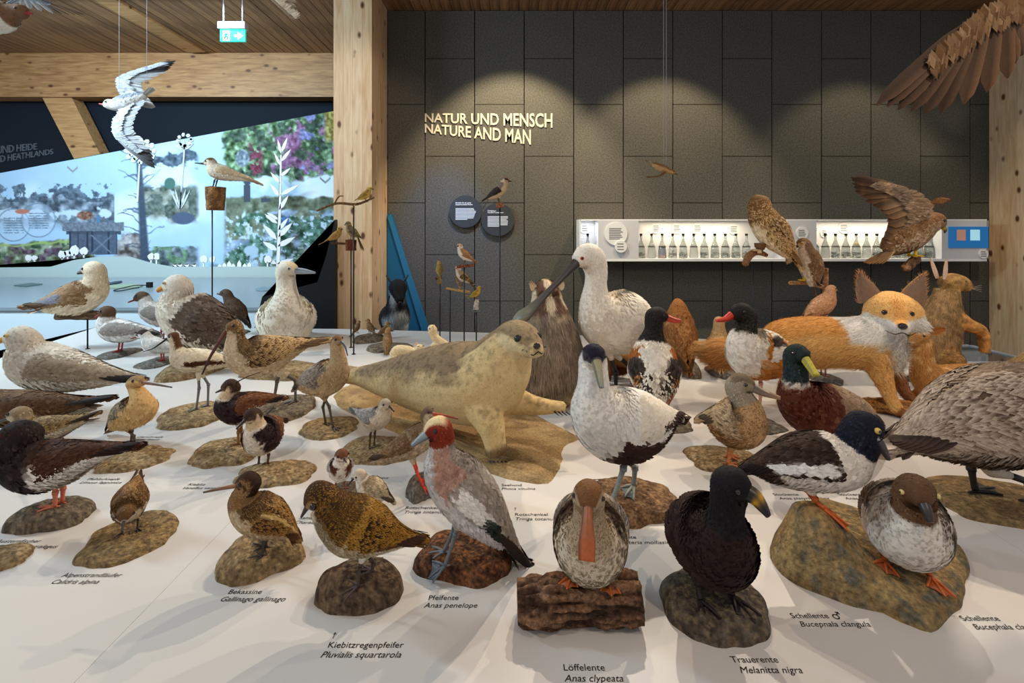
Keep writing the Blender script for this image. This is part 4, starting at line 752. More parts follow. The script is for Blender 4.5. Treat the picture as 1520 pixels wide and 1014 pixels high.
# ================================================================ birds on the table
SANDY = ((172, 148, 110), (142, 118, 84), (118, 98, 70)); ROCKC = ((120, 108, 92), (88, 78, 66), (140, 124, 98)); STONE = ((126, 118, 108), (98, 92, 84))
def lg(hip, hock, foot, sep, r, c, fl, **k): return dict(hip=hip, hock=hock, foot=foot, sep=sep, r=r, c=c, fl=fl, **k)
GULLW = lambda col, tip, **k: dict(tip=tip, c=[(0, 1, 0, 1, col)], pc=((60, 54, 48), (46, 42, 40)), **k)
WHT = (226, 220, 210)
bird('herring_gull', 'large pale gull with yellow bill at the far left edge', (85, 615), 180, [(192, 560, 6), (160, 558, 14), (120, 553, 25), (80, 546, 33), (50, 537, 33), (38, 520, 25), (36, 507, 20), (25, 501, 18), (12, 502, 9)], (4, 6), [(0, 3, -1, 1, (222, 210, 190))], [(12, 502, 5), (0, 506, 4.5), (-14, 512, 2.5)], (222, 160, 50), (27, 495, 2.4), GULLW((168, 150, 126), (214, 563), n=400, u=(.05, .9), s=(-.35, .8)), dict(tip=(215, 568), c=((220, 210, 195), (226, 216, 200)), w=7), lg((75, 570), (80, 595), (78, 628), 9, 3, (200, 150, 130), 16, web=True), dict(box=(50, 130, 600, 626), h=10, c=STONE), nf=2600, iris=(210, 190, 120))
bird('brown_skua', 'dark brown long-winged seabird below the pale gull at left edge', (30, 655), 180, [(130, 597, 6), (95, 600, 14), (45, 604, 24), (-10, 606, 27), (-38, 594, 20), (-50, 580, 15), (-60, 575, 14), (-72, 577, 8)], (3, 5), [(0, 3, -1, 1, (98, 70, 44), (120, 88, 58))], [(-72, 578, 4), (-92, 584, 2)], (40, 36, 34), (-64, 572, 2), GULLW((92, 64, 40), (172, 590), n=300, u=(.05, .9)), dict(tip=(150, 604), c=((110, 84, 58), (120, 92, 62)), w=6), lg((20, 622), (15, 645), (18, 680), 8, 2.6, (60, 52, 46), 14, web=True), dict(box=(-20, 60, 642, 668), h=8, c=STONE), nf=1400)
bird('greenshank', 'mottled grey-brown sandpiper standing behind the oystercatcher', (78, 690), 180, [(128, 622, 5), (100, 629, 13), (70, 637, 19), (47, 636, 16), (35, 626, 13), (31, 617, 13.5), (24, 616, 11), (15, 619, 6)], (3, 5), [(0, 3, -1, .1, (196, 180, 152)), (0, 1.3, .0, 1, (120, 96, 62), (170, 144, 102)), (1.3, 3, .1, 1, (140, 120, 92), (176, 156, 124))], [(15, 620, 2.6), (0, 626, 1.8), (-14, 632, 1)], (70, 66, 62), (21, 612, 2), dict(tip=(150, 612), c=[(0, 1, 0, 1, (104, 78, 46), (168, 138, 90))], n=260, s=(-.35, .85)), dict(tip=(146, 622), c=((170, 150, 120), (130, 104, 72)), w=5), lg((84, 650), (92, 657), (86, 690), 5, 1.7, (70, 78, 52), 12), dict(box=(50, 120, 680, 706), h=5, c=SANDY), nf=1500)
bird('oystercatcher', 'black and white oystercatcher with red eye at the left edge', (78, 775), 180, [(170, 667, 8), (135, 674, 18), (95, 686, 31), (55, 691, 37), (30, 682, 31), (28, 663, 26), (33, 650, 25), (20, 646, 21), (2, 652, 9)], (3, 6), [(0, 3, -1, 1, (228, 220, 210)), (0, .95, .35, 1, (66, 36, 20)), (.88, 3, -1, 1, (34, 22, 18), (44, 28, 22))], [(2, 654, 6), (-20, 660, 4.5), (-50, 668, 2.5)], (224, 60, 30), (17, 641, 3.6), dict(tip=(212, 660), c=[(0, 1, 0, 1, (62, 34, 18), (76, 44, 24)), (.35, .75, .0, .14, (225, 216, 204))], n=500, u=(.05, .84), s=(-.4, .9), pc=((48, 28, 18), (40, 24, 16))), dict(tip=(204, 662), c=((220, 210, 200), (44, 30, 22)), w=9), lg((86, 716), (88, 728), (87, 758), 6, 3, (206, 118, 88), 20), dict(box=(26, 128, 752, 794), h=24, c=ROCKC, rot=12, p=4), nf=2600, iris=(190, 40, 30))
tag(MB().add([], None).build('x', M_ROCK) if False else empty('stone_slab', G(-8, 835), 'corner of a brown stone slab at the lower left edge', 'stone'), None, None)
base_mesh(bpy.data.objects['stone_slab'], dict(box=(-70, 30, 815, 860), h=14, c=SANDY, rot=25), G(-8, 835), 'slab')
bird('bar_tailed_godwit', 'buff godwit with long straight bill pointing right', (200, 668), -32, [(166, 634, 5), (178, 624, 14), (194, 613, 23), (210, 604, 22), (207, 588, 13), (201, 577, 9.5), (199, 569, 10.5), (205, 566, 8.5), (212, 568, 5)], (3, 5), [(0, 3, -1, 1, (206, 166, 108), (222, 186, 130)), (0, 1.2, .15, 1, (128, 106, 80), (186, 162, 126)), (1.6, 3, .4, 1, (150, 116, 74))], [(212, 568, 2.6), (233, 571, 1.8), (255, 575, 1)], ((150, 100, 70), (60, 46, 40)), (206, 564, 1.8), dict(tip=(160, 640), c=[(0, 1, 0, 1, (118, 100, 80), (190, 172, 140))], n=260, s=(-.2, .85)), dict(tip=(162, 643), c=((170, 150, 120), (120, 100, 80)), w=6), lg((192, 633), (189, 642), (187, 662), 6, 1.7, (92, 78, 60), 13, foot2=(208, 664), hock2=(206, 645)), dict(box=(152, 246, 664, 704), h=8, c=SANDY, rot=18, p=5), nf=1700)
def gull_bh(nm, lab, g, sp, bill, ey, tip, foot, base, hd=180, legc=(176, 40, 40), hood=(92, 70, 52)):
    return bird(nm, lab, g, hd, sp, (4, 5), [(0, 3, -1, 1, (226, 222, 216)), (2.0, 3, -1, 1, hood)], bill, (150, 50, 44), ey, GULLW((150, 142, 134), tip, n=200, s=(-.35, .8)), dict(tip=(tip[0]-6, tip[1]+3), c=((228, 226, 222), (228, 226, 222)), w=4), lg((foot[0]+2, foot[1]-22), (foot[0]+2, foot[1]-14), foot, 3, 1.2, legc, 8, web=True), base, nf=900)
gull_bh('black_headed_gull', 'brown-hooded gull with red legs standing on a round stone', (178, 528), [(225, 491, 4), (207, 492, 10), (186, 492, 16), (166, 488, 17), (157, 479, 12.5), (159, 470, 10), (160, 464, 10), (155, 463, 8.5), (149, 466, 4.5)], [(149, 467, 2), (140, 471, 1)], (156, 461, 1.4), (240, 498), (178, 520), dict(box=(159, 197, 518, 535), h=6, c=STONE))
gull_bh('black_headed_gull', 'brown-hooded gull beside the looped cable, behind the black-backed gull', (240, 510), [(278, 480, 4), (260, 476, 10), (240, 470, 15), (223, 461, 15), (217, 451, 10), (214, 444, 9), (211, 441, 8.5), (207, 441, 7.5), (201, 444, 4)], [(201, 445, 1.8), (190, 449, .9)], (207, 439, 1.3), (292, 484), (240, 504), dict(box=(222, 258, 502, 515), h=4, c=STONE))
bird('common_tern', 'small white tern with dark cap among the gulls', (240, 540), 180, [(264, 521, 3), (250, 517, 7), (236, 514, 11), (223, 509, 11), (217, 501, 8), (214, 497, 7.5), (210, 496, 6.5), (204, 499, 3.5)], (3, 5), [(0, 3, -1, 1, (228, 224, 216)), (1.9, 3, .15, 1, (56, 42, 34))], [(204, 500, 1.8), (194, 503, .8)], (130, 44, 36), (208, 497, 1), GULLW((200, 196, 190), (275, 520), n=120), dict(tip=(280, 524), c=((230, 226, 220), (230, 226, 220)), w=3, fork=-.6), lg((240, 522), (241, 526), (242, 534), 2.4, .9, (190, 50, 40), 5, web=True), dict(box=(214, 256, 530, 548), h=5, c=STONE), nf=600)
bird('great_black_backed_gull', 'big gull with slate-brown back and yellow bill left of the gannet', (298, 548), 176, [(348, 516, 8), (334, 503, 20), (312, 487, 34), (286, 472, 39), (265, 456, 30), (262, 441, 21), (267, 429, 18), (259, 423, 16.5), (247, 425, 9)], (3, 6), [(0, 3, -1, 1, (230, 218, 200)), (0, 1.05, -.2, 1, (96, 82, 70), (112, 96, 82))], [(247, 425, 5), (241, 428, 4.8), (234, 432, 3)], ((222, 170, 60), (226, 120, 40)), (255, 419, 1.9), GULLW((92, 78, 68), (362, 530), n=420, u=(.04, .92), s=(-.55, .95), f=.2), dict(tip=(360, 528), c=((225, 218, 206), (225, 218, 206)), w=8), lg((290, 505), (295, 520), (295, 540), 8, 2.4, (200, 160, 140), 14, web=True), dict(box=(258, 326, 535, 568), h=14, c=SANDY, rot=-8, p=5), nf=2600, iris=(200, 180, 120))
bird('great_skua', 'small dark brown seabird between the pole and the gannet', (345, 497), 178, [(360, 473, 8), (352, 463, 13), (345, 452, 11.5), (340, 444, 8), (337, 437, 7), (333, 435, 6), (328, 436, 3.5)], (2, 4), [(0, 3, -1, 1, (86, 68, 54), (100, 80, 64)), (0, 1, -1, -.2, (214, 204, 190))], [(328, 437, 1.8), (322, 436, .9)], (50, 48, 48), (333, 434, .9), GULLW((80, 62, 48), (372, 486), n=120), dict(tip=(370, 484), c=((80, 60, 46), (70, 54, 42)), w=4), lg((350, 476), (350, 482), (350, 494), 3, 1, (60, 56, 52), 6, web=True), dict(box=(335, 366, 490, 500), h=3, c=STONE), nf=500)
bird('gannet', 'creamy white gannet with blue-grey bill turned to the right', (425, 512), 292, [(-70, 22, 8), (-42, 30, 26), (-8, 36, 39), (14, 46, 37), (18, 64, 24), (15, 82, 15.5), (12, 98, 13.5), (12, 110, 14.5), (19, 113, 12.5), (27, 112, 7)], (3, 7), [(0, 3, -1, 1, (236, 226, 206)), (2.55, 3, .2, 1, (238, 220, 180))], [(27, 111, 5), (40, 110, 4), (56, 108, 1.3)], (164, 178, 190), (22, 115, 1.9), dict(tip=(-95, 12), c=[(0, 1, 0, 1, (232, 222, 204))], n=260, u=(.0, 1.0), s=(-.5, .6), t=.1, pc=((70, 56, 44), (50, 40, 34))), dict(tip=(-100, 14), c=((232, 222, 206), (232, 222, 206)), w=10), lg((0, 10), (2, 6), (4, 2), 14, 3, (60, 58, 56), 14, web=True), None, loc=True, turn=66, nf=2200, var=5, iris=(170, 190, 200))
bird('avocet', 'white avocet with chocolate wing bars and thin upcurved bill', (298, 614), 195, [(356, 539, 3), (335, 537, 8), (310, 535, 15), (285, 535, 18), (268, 530, 15), (261, 518, 9), (259, 507, 7), (257, 500, 8), (250, 500, 4.5)], (4, 6), [(0, 3, -1, 1, (234, 222, 196)), (1.5, 3, .25, 1, (92, 58, 36))], [(249, 502, 1.7), (238, 510, 1.3), (226, 518, .9), (212, 522, .5)], (40, 34, 32), (254, 499, 1.2), dict(tip=(362, 540), c=[(0, 1, 0, 1, (232, 218, 188)), (.05, .75, .05, .42, (74, 40, 22)), (.75, 1, 0, 1, (70, 40, 24))], n=220, s=(-.4, .8), pc=((60, 36, 24), (50, 32, 24))), dict(tip=(362, 541), c=((228, 214, 188), (228, 214, 188)), w=4), lg((296, 552), (297, 575), (293, 608), 4, 1.8, (122, 124, 126), 11, foot2=(307, 602), hock2=(308, 572)), dict(box=(243, 332, 598, 640), h=8, c=SANDY, rot=24, p=5), nf=1300)
STREAK = (80, 56, 34)
bird('curlew', 'streaked brown curlew with very long downcurved bill', (424, 612), 220, [(455, 511, 6), (432, 516, 16), (402, 525, 27), (372, 528, 30), (354, 520, 22), (350, 506, 14), (350, 495, 12), (346, 487, 13), (336, 489, 7)], (4, 6), [(0, 3, -1, 1, (224, 204, 170), (214, 188, 148)), (0, 3, -.1, 1, (88, 60, 34), (206, 176, 130)), (2.1, 3, -.3, 1, (116, 84, 52), (210, 180, 136))], [(336, 491, 3.4), (325, 508, 2.6), (312, 530, 2), (300, 556, 1.2)], ((120, 70, 56), (50, 34, 32)), (344, 482, 1.8), dict(tip=(490, 504), c=[(0, 1, 0, 1, (78, 52, 28), (202, 168, 118))], n=460, s=(-.4, .85), pc=((88, 64, 42), (150, 120, 84))), dict(tip=(490, 503), c=((200, 168, 120), (170, 136, 92)), w=8), lg((415, 552), (410, 565), (403, 592), 5, 2.3, (104, 98, 92), 15, foot2=(440, 590), hock2=(440, 566)), [dict(box=(360, 482, 545, 566), h=14, c=SANDY, rot=-5, p=5), dict(box=(384, 464, 590, 628), h=10, c=ROCKC, rot=14, p=4)], nf=4500, fl=.28)
bird('whimbrel', 'grey-brown whimbrel with short curved bill in front of the seal tail', (488, 640), -18, [(443, 572, 6), (460, 567, 17), (480, 562, 25), (495, 553, 24), (502, 538, 14), (501, 523, 10.5), (500, 511, 10), (502, 506, 9), (506, 507, 5)], (3, 5), [(0, 3, -1, 1, (176, 150, 112), (200, 174, 136)), (0, 1.2, .1, 1, (124, 108, 92), (160, 144, 124)), (2.3, 3, .4, 1, (120, 88, 60))], [(506, 507, 2.4), (512, 514, 1.7), (516, 528, .9)], (112, 124, 140), (503, 503, 1.4), dict(tip=(436, 578), c=[(0, 1, 0, 1, (112, 100, 92), (168, 152, 132))], n=320, s=(-.35, .85)), dict(tip=(436, 578), c=((150, 130, 104), (110, 92, 72)), w=7), lg((482, 586), (476, 606), (480, 634), 5, 1.9, (86, 74, 62), 13, foot2=(498, 627), hock2=(492, 602)), dict(box=(447, 531, 620, 654), h=7, c=SANDY, p=5), nf=2200)
def crest(p0, p1): return lambda root, L, fr: MB().tube([fr.pt(*p0), (fr.pt(*p0)+fr.pt(*p1))/2+UP*.004, fr.pt(*p1)], [.003, .002, .0008], (60, 40, 34), 6).build('crest', M_PLUM, root, L)
LAPR = [(0, 3, -1, 1, (228, 216, 198)), (0, 1.4, .25, 1, (104, 62, 34), (122, 76, 44)), (.7, 1.75, -.8, 1, (40, 24, 24), (54, 32, 30)), (1.9, 3, -1, 1, (212, 186, 148)), (2.2, 3, .25, 1, (60, 40, 30)), (2.5, 3, -.5, .3, (92, 66, 48))]
bird('lapwing', 'crested lapwing in profile with black breast and white cheek', (350, 670), 180, [(415, 592, 5), (395, 596, 12), (372, 602, 20), (350, 606, 23), (337, 598, 19), (340, 586, 12), (345, 577, 11.5), (339, 573, 10.5), (331, 577, 5)], (3, 5), LAPR, [(331, 578, 2.4), (320, 583, 1)], (60, 50, 46), (339, 572, 1.5), dict(tip=(424, 590), c=[(0, 1, 0, 1, (104, 60, 32), (120, 74, 42))], n=260, s=(-.3, .9), pc=((60, 38, 28), (50, 32, 26))), dict(tip=(426, 590), c=((226, 216, 200), (60, 40, 30)), w=6), lg((356, 627), (356, 640), (356, 660), 4, 1.9, (150, 110, 64), 12), dict(box=(292, 384, 652, 696), h=11, c=SANDY, rot=18, p=4), nf=1600, extra=crest((350, 568), (388, 552)))
bird('lapwing', 'lapwing facing the viewer on the slab in front of the other lapwing', (393, 692), 268, [(-42, 50, 5), (-26, 50, 14), (-6, 48, 24), (12, 50, 26), (22, 61, 19), (24, 73, 12.5), (26, 83, 12), (32, 86, 10.5), (39, 83, 5)], (3, 5), LAPR, [(39, 83, 2.5), (52, 75, 1)], (60, 50, 46), (33, 88, 1.5), dict(tip=(-62, 44), c=[(0, 1, 0, 1, (96, 56, 34), (114, 70, 42))], n=220, s=(-.2, .9)), dict(tip=(-64, 44), c=((226, 216, 200), (60, 40, 30)), w=6), lg((4, 26), (2, 18), (4, 6), 7, 1.8, (96, 60, 48), 12), dict(box=(354, 466, 686, 726), h=9, c=SANDY, rot=16, p=4), loc=True, turn=-25, nf=1600)
bird('red_knot', 'pale grey knot on a sand slab in front of the seal', (556, 670), -38, [(527, 611, 4), (541, 617, 10), (556, 621, 16), (567, 617, 15), (570, 608, 10), (571, 602, 9.5), (574, 600, 8), (578, 602, 4.5)], (3, 5), [(0, 3, -1, 1, (210, 194, 170)), (0, 1.3, .1, 1, (134, 128, 122), (170, 162, 150)), (1.4, 3, .2, 1, (170, 156, 136))], [(578, 603, 2), (585, 611, 1)], (50, 44, 40), (575, 599, 1.3), dict(tip=(520, 606), c=[(0, 1, 0, 1, (124, 118, 114), (168, 160, 150))], n=200, s=(-.3, .85)), dict(tip=(519, 606), c=((180, 170, 156), (120, 110, 100)), w=5), lg((556, 634), (553, 644), (552, 662), 4, 1.5, (84, 72, 52), 10), dict(box=(505, 612, 648, 692), h=5, c=SANDY, p=5), nf=1300)
bird('ringed_plover', 'small plover with brown breast band and white belly', (505, 730), 296, [(-30, 30, 4), (-16, 32, 12), (2, 36, 18), (10, 45, 14), (11, 53, 10), (12, 58, 10.5), (17, 59, 9), (22, 57, 4.5)], (3, 4), [(0, 3, -1, 1, (228, 218, 206)), (0, 1.0, .2, 1, (150, 138, 126), (168, 156, 144)), (.85, 1.35, -.9, 1, (92, 46, 30)), (1.9, 3, .1, 1, (112, 72, 48)), (1.55, 1.9, -1, 1, (226, 214, 200))], [(22, 57, 2.2), (30, 55, 1)], (60, 44, 38), (18, 61, 1.5), dict(tip=(-40, 24), c=[(0, 1, 0, 1, (148, 138, 128), (166, 156, 146))], n=160), dict(tip=(-42, 24), c=((140, 128, 116), (110, 96, 84)), w=4), lg((2, 18), (0, 14), (2, 6), 6, 1.2, (140, 84, 56), 8), dict(box=(488, 534, 716, 740), h=6, c=ROCKC), loc=True, turn=15, nf=1100)
bird('sanderling', 'small whitish sanderling behind the golden plover', (550, 775), 180, [(574, 738, 5), (563, 731, 14), (550, 725, 18), (541, 718, 13.5), (537, 711, 9.5), (535, 706, 9), (531, 705, 8), (526, 708, 4)], (3, 5), [(0, 3, -1, 1, (226, 216, 200)), (0, 1.3, .1, 1, (158, 136, 104), (214, 196, 166)), (1.5, 3, .3, 1, (196, 180, 156))], [(526, 709, 2), (517, 720, .9)], (40, 34, 32), (531, 705, 1.3), dict(tip=(586, 746), c=[(0, 1, 0, 1, (150, 128, 96), (212, 194, 160))], n=160), dict(tip=(588, 748), c=((200, 186, 160), (140, 120, 92)), w=4), lg((550, 741), (550, 750), (550, 772), 4, 1.3, (50, 44, 42), 8), dict(box=(530, 575, 766, 785), h=3, c=SANDY), nf=1000)
bird('golden_plover', 'gold-spangled plover facing left on a rough round rock', (538, 900), 182, [(606, 801, 9), (582, 796, 21), (552, 786, 36), (522, 778, 42), (500, 764, 35), (484, 748, 26), (476, 739, 23), (467, 738, 20), (457, 750, 8)], (3, 6), [(0, 3, -1, 1, (206, 190, 160)), (0, 3, -.35, 1, (58, 36, 14), (176, 126, 44)), (.6, 1.6, -.75, -.2, (120, 104, 80), (196, 176, 140)), (2.0, 3, -1, .2, (168, 128, 74), (186, 146, 92))], [(457, 751, 4.5), (447, 768, 1.6)], (56, 42, 34), (473, 740, 4.2), dict(tip=(634, 800), c=[(0, 1, 0, 1, (48, 28, 12), (176, 124, 40)), (.3, 1, 0, .22, (60, 36, 20), (110, 72, 40))], n=620, u=(.02, .8), s=(-.45, .9), f=.10, pc=((60, 36, 22), (84, 52, 30))), dict(tip=(640, 803), c=((150, 108, 52), (96, 66, 34)), w=11), lg((540, 822), (536, 838), (534, 866), 8, 2.8, (74, 58, 52), 24, foot2=(550, 874), hock2=(552, 842), thigh=(220, 210, 196)), dict(box=(471, 595, 852, 916), h=40, on=.1, c=((122, 100, 78), (66, 52, 42), (122, 100, 76)), n=.2, p=4), nf=7000, fl=.2)
bird('common_snipe', 'striped brown snipe with long straight bill on a smooth stone', (392, 850), 184, [(436, 792, 6), (424, 784, 16), (400, 770, 28), (376, 757, 30), (362, 742, 22), (365, 729, 16), (371, 719, 16), (364, 715, 14.5), (353, 720, 6.5)], (3, 5), [(0, 3, -1, 1, (204, 184, 150), (170, 140, 100)), (0, 1.6, .0, 1, (58, 34, 16), (176, 132, 72)), (1.4, 3, -1, 1, (128, 92, 54), (186, 154, 108)), (2.0, 3, .55, 1, (54, 32, 18)), (2.2, 3, -.1, .15, (70, 44, 24))], [(353, 721, 3.4), (330, 725, 2.6), (302, 731, 1.4)], ((168, 110, 70), (92, 60, 44)), (362, 712, 2.2), dict(tip=(446, 800), c=[(0, 1, 0, 1, (56, 32, 14), (168, 120, 60)), (0, 1, .72, .82, (214, 176, 110))], n=420, s=(-.3, .9), f=.13, pc=((74, 44, 24), (120, 78, 40))), dict(tip=(442, 806), c=((150, 96, 46), (112, 66, 32)), w=8), lg((394, 792), (394, 797), (392, 814), 6, 2.2, (58, 48, 44), 20), dict(box=(326, 449, 806, 866), h=36, c=((172, 146, 106), (142, 116, 80), (118, 98, 72)), rot=16, p=3, n=.14), nf=5000, fl=.24)
bird('dunlin', 'tiny brown wader facing the viewer on a flat stone with a blue dot', (193, 797), 298, [(-42, 62, 4), (-26, 60, 13), (-5, 53, 22), (12, 47, 21), (21, 46, 15), (27, 47, 12.5), (32, 46, 10.5), (37, 43, 5)], (3, 5), [(0, 3, -1, 1, (190, 172, 146), (166, 146, 118)), (0, 3, .1, 1, (96, 66, 36), (166, 126, 78)), (2.2, 3, -.6, .1, (196, 184, 166))], [(37, 42, 2.3), (48, 34, 1.2)], (40, 34, 32), (32, 49, 1.7), dict(tip=(-62, 70), c=[(0, 1, 0, 1, (92, 62, 34), (160, 120, 74))], n=220, s=(-.3, .9), f=.15), dict(tip=(-60, 66), c=((120, 92, 60), (100, 74, 46)), w=6), lg((0, 30), (-2, 22), (2, 8), 9, 1.4, (54, 44, 40), 12), dict(box=(137, 254, 760, 842), h=9, c=((160, 134, 92), (128, 104, 70), (104, 88, 66)), rot=32, p=5, n=.1), loc=True, nf=1700, extra=lambda root, L, fr: lathe(MB(), G(172, 818)+np.array([0, 0, .013]), [(.004, 0), (.003, .003)], (60, 110, 170)).build('blue_dot', M_HORN, root, L))
bird('redshank', 'redshank with orange-red bill and legs behind the wigeon', (622, 738), -15, [(566, 678, 6), (586, 670, 14), (610, 658, 20), (628, 645, 19), (635, 630, 11.5), (634, 619, 10.5), (637, 613, 9), (643, 614, 5)], (3, 5), [(0, 3, -1, 1, (196, 178, 150), (150, 126, 98)), (0, 3, .1, 1, (112, 88, 62), (150, 124, 92)), (2, 3, .3, 1, (104, 82, 66))], [(643, 615, 2.4), (660, 617, 1.8), (680, 622, .9)], ((224, 80, 40), (120, 40, 30)), (639, 610, 1.5), dict(tip=(548, 682), c=[(0, 1, 0, 1, (102, 74, 48), (140, 110, 78))], n=260, s=(-.35, .9)), dict(tip=(550, 684), c=((210, 200, 184), (120, 96, 70)), w=7), lg((612, 678), (616, 696), (622, 728), 4, 1.9, (214, 66, 38), 12, foot2=(630, 730), hock2=(620, 698)), dict(box=(602, 646, 716, 747), h=22, c=STONE), nf=1500)
bird('wigeon', 'drake wigeon with chestnut head, cream forehead and blue-grey bill', (700, 848), 192, [(748, 806, 12), (728, 774, 29), (702, 742, 41), (678, 714, 42), (660, 690, 33), (655, 668, 20), (656, 650, 19), (650, 637, 20), (640, 638, 14), (633, 644, 7)], (4, 6), [(0, 3, -1, 1, (206, 200, 196)), (0, 1.15, -.1, 1, (150, 140, 132), (168, 158, 148)), (.75, 1.75, -.6, .6, (176, 134, 116), (186, 150, 134)), (.7, 1.9, .55, 1, (140, 128, 118)), (1.8, 3, -1, 1, (132, 46, 26)), (2.3, 3, .62, 1, (232, 208, 160))], [(634, 645, 7.5, .9), (624, 652, 5.5, 1.1), (611, 662, 2.6, 2.0)], ((146, 156, 160), (112, 120, 126)), (645, 634, 2.6), dict(tip=(790, 852), c=[(0, 1, 0, 1, (140, 128, 116), (160, 146, 134)), (.08, .5, .05, .5, (230, 224, 214)), (.45, .75, .0, .4, (34, 42, 36)), (.7, 1, 0, 1, (70, 54, 42), (190, 178, 160))], n=520, u=(.05, .86), s=(-.35, .85), f=.16, np=7, pc=((60, 46, 38), (40, 32, 28))), dict(tip=(770, 838), c=((150, 140, 130), (60, 48, 40)), w=12), lg((678, 776), (675, 788), (660, 818), 9, 2.8, (104, 112, 118), 24, web=True, thigh=(170, 160, 150), fa=-10), dict(box=(622, 760, 800, 868), h=26, kind='bark', c=((112, 78, 54), (66, 42, 30), (140, 88, 54)), rot=-6, e=3.2, p=5, n=.25), nf=3800, fl=.3)
bird('common_eider', 'white drake eider with black cap and black belly on driftwood', (932, 756), 203, [(1000, 622, 10), (970, 626, 34), (935, 630, 52), (902, 624, 52), (884, 602, 40), (881, 577, 27), (883, 553, 23), (883, 533, 22), (874, 528, 17), (866, 534, 10)], (3, 6), [(0, 3, -1, 1, (232, 228, 220)), (0, .95, -1, -.2, (50, 28, 22)), (0, .25, -1, .5, (52, 30, 24)), (2.2, 3, .35, 1, (26, 22, 40)), (2.6, 3, -.3, .4, (60, 60, 66))], [(867, 535, 8.5, .9), (858, 546, 7, .9), (848, 560, 5, 1), (843, 567, 3, 1.2)], ((158, 146, 108), (142, 150, 144)), (871, 528, 2), dict(tip=(1012, 618), c=[(0, 1, 0, 1, (228, 218, 200)), (.4, 1, 0, .3, (56, 34, 26)), (.85, 1, 0, 1, (60, 38, 28))], n=420, s=(-.1, .9), f=.2, pc=((60, 38, 28), (48, 30, 24))), dict(tip=(1014, 622), c=((60, 36, 28), (50, 30, 24)), w=10), lg((925, 676), (918, 690), (900, 726), 12, 4, (138, 142, 136), 34, web=True, foot2=(948, 728), hock2=(950, 700), fa=40, thigh=(60, 34, 26)), dict(box=(850, 1005, 716, 784), h=24, kind='bark', c=((150, 116, 82), (92, 66, 46), (110, 84, 62)), n=.32, e=2.6, on=.2), nf=4200, turn=72, fl=.3, var=5)
def shov_log(root, L, fr): log_mesh(root, G(768, 922)+UP*.045, G(948, 918)+UP*.048, [.040, .05, .046, .052, .048], L, ((140, 104, 78), (66, 46, 36), (150, 112, 80)), rough=.34, seed=4)
bird('shoveler', 'speckled shoveler facing the viewer with broad orange bill on a log', (876, 916), 258, [(-95, 128, 9), (-66, 126, 31), (-26, 120, 54), (10, 118, 57), (28, 136, 40), (34, 162, 26), (37, 184, 22.5), (42, 200, 24), (53, 203, 20), (62, 196, 12)], (3, 6), [(0, 3, -1, 1, (206, 190, 164), (126, 100, 70)), (0, 1.3, .3, 1, (112, 92, 72), (182, 164, 138)), (1.4, 3, -1, 1, (176, 154, 124), (132, 106, 76)), (2.1, 3, .4, 1, (118, 80, 48), (140, 100, 64))], [(62, 198, 7, 1.0), (76, 184, 6, 1.3), (90, 166, 5, 2.2), (100, 150, 3.5, 3.0)], ((150, 86, 44), (188, 92, 40)), (52, 206, 2.8), dict(tip=(-120, 134), c=[(0, 1, 0, 1, (118, 110, 104), (176, 160, 140)), (.1, .5, .2, .6, (122, 140, 166))], n=420, s=(-.25, .85), f=.16), dict(tip=(-128, 136), c=((150, 130, 104), (110, 88, 64)), w=14), lg((0, 76), (-2, 72), (4, 62), 26, 3.4, (206, 108, 48), 30, web=True), None, loc=True, nf=7000, fl=.2, var=18, extra=shov_log, hf=lambda x, y: np.array([.094]))
bird('common_scoter', 'black scoter with yellow-patched bill looking right on a flat dark stone', (1060, 912), 279, [(-100, 84, 9), (-72, 92, 31), (-28, 104, 57), (12, 116, 60), (27, 141, 39), (30, 165, 25), (32, 186, 24), (35, 205, 28), (46, 210, 25), (58, 205, 13)], (3, 6), [(0, 3, -1, 1, (40, 24, 20), (52, 32, 26)), (1.5, 3, -1, 1, (24, 18, 22))], [(57, 205, 12, .9), (67, 201, 10.5, 1), (76, 191, 7.5, 1.2), (83, 181, 4, 1.4)], [(28, 24, 24), (36, 30, 26), (222, 166, 36), (70, 56, 34), (30, 26, 26), (30, 26, 26)], (48, 213, 3), dict(tip=(-128, 74), c=[(0, 1, 0, 1, (36, 22, 18), (54, 32, 24))], n=360, s=(-.3, .85), f=.18, t=.14), dict(tip=(-132, 66), c=((40, 24, 20), (36, 22, 18)), w=14), lg((2, 62), (0, 50), (6, 26), 26, 4, (46, 34, 34), 42, web=True), dict(box=(983, 1134, 852, 962), h=26, c=((106, 96, 84), (76, 68, 60), (126, 110, 84)), on=.08, p=5, n=.12), loc=True, turn=48, nf=4200, fl=.28, var=6,
     extra=lambda root, L, fr: MB().tube([fr.pt(60, 216, -14), fr.pt(66, 210, -16), fr.pt(76, 196, -17)], [.004, .011, .005], (232, 176, 30)).build('bill_patch', M_HORN, root, L) if False else None)
SHEL = [(0, 3, -1, 1, (232, 222, 206)), (.55, 1.15, -1, .75, (170, 98, 44)), (1.45, 3, -1, 1, (34, 30, 28), (44, 38, 34))]
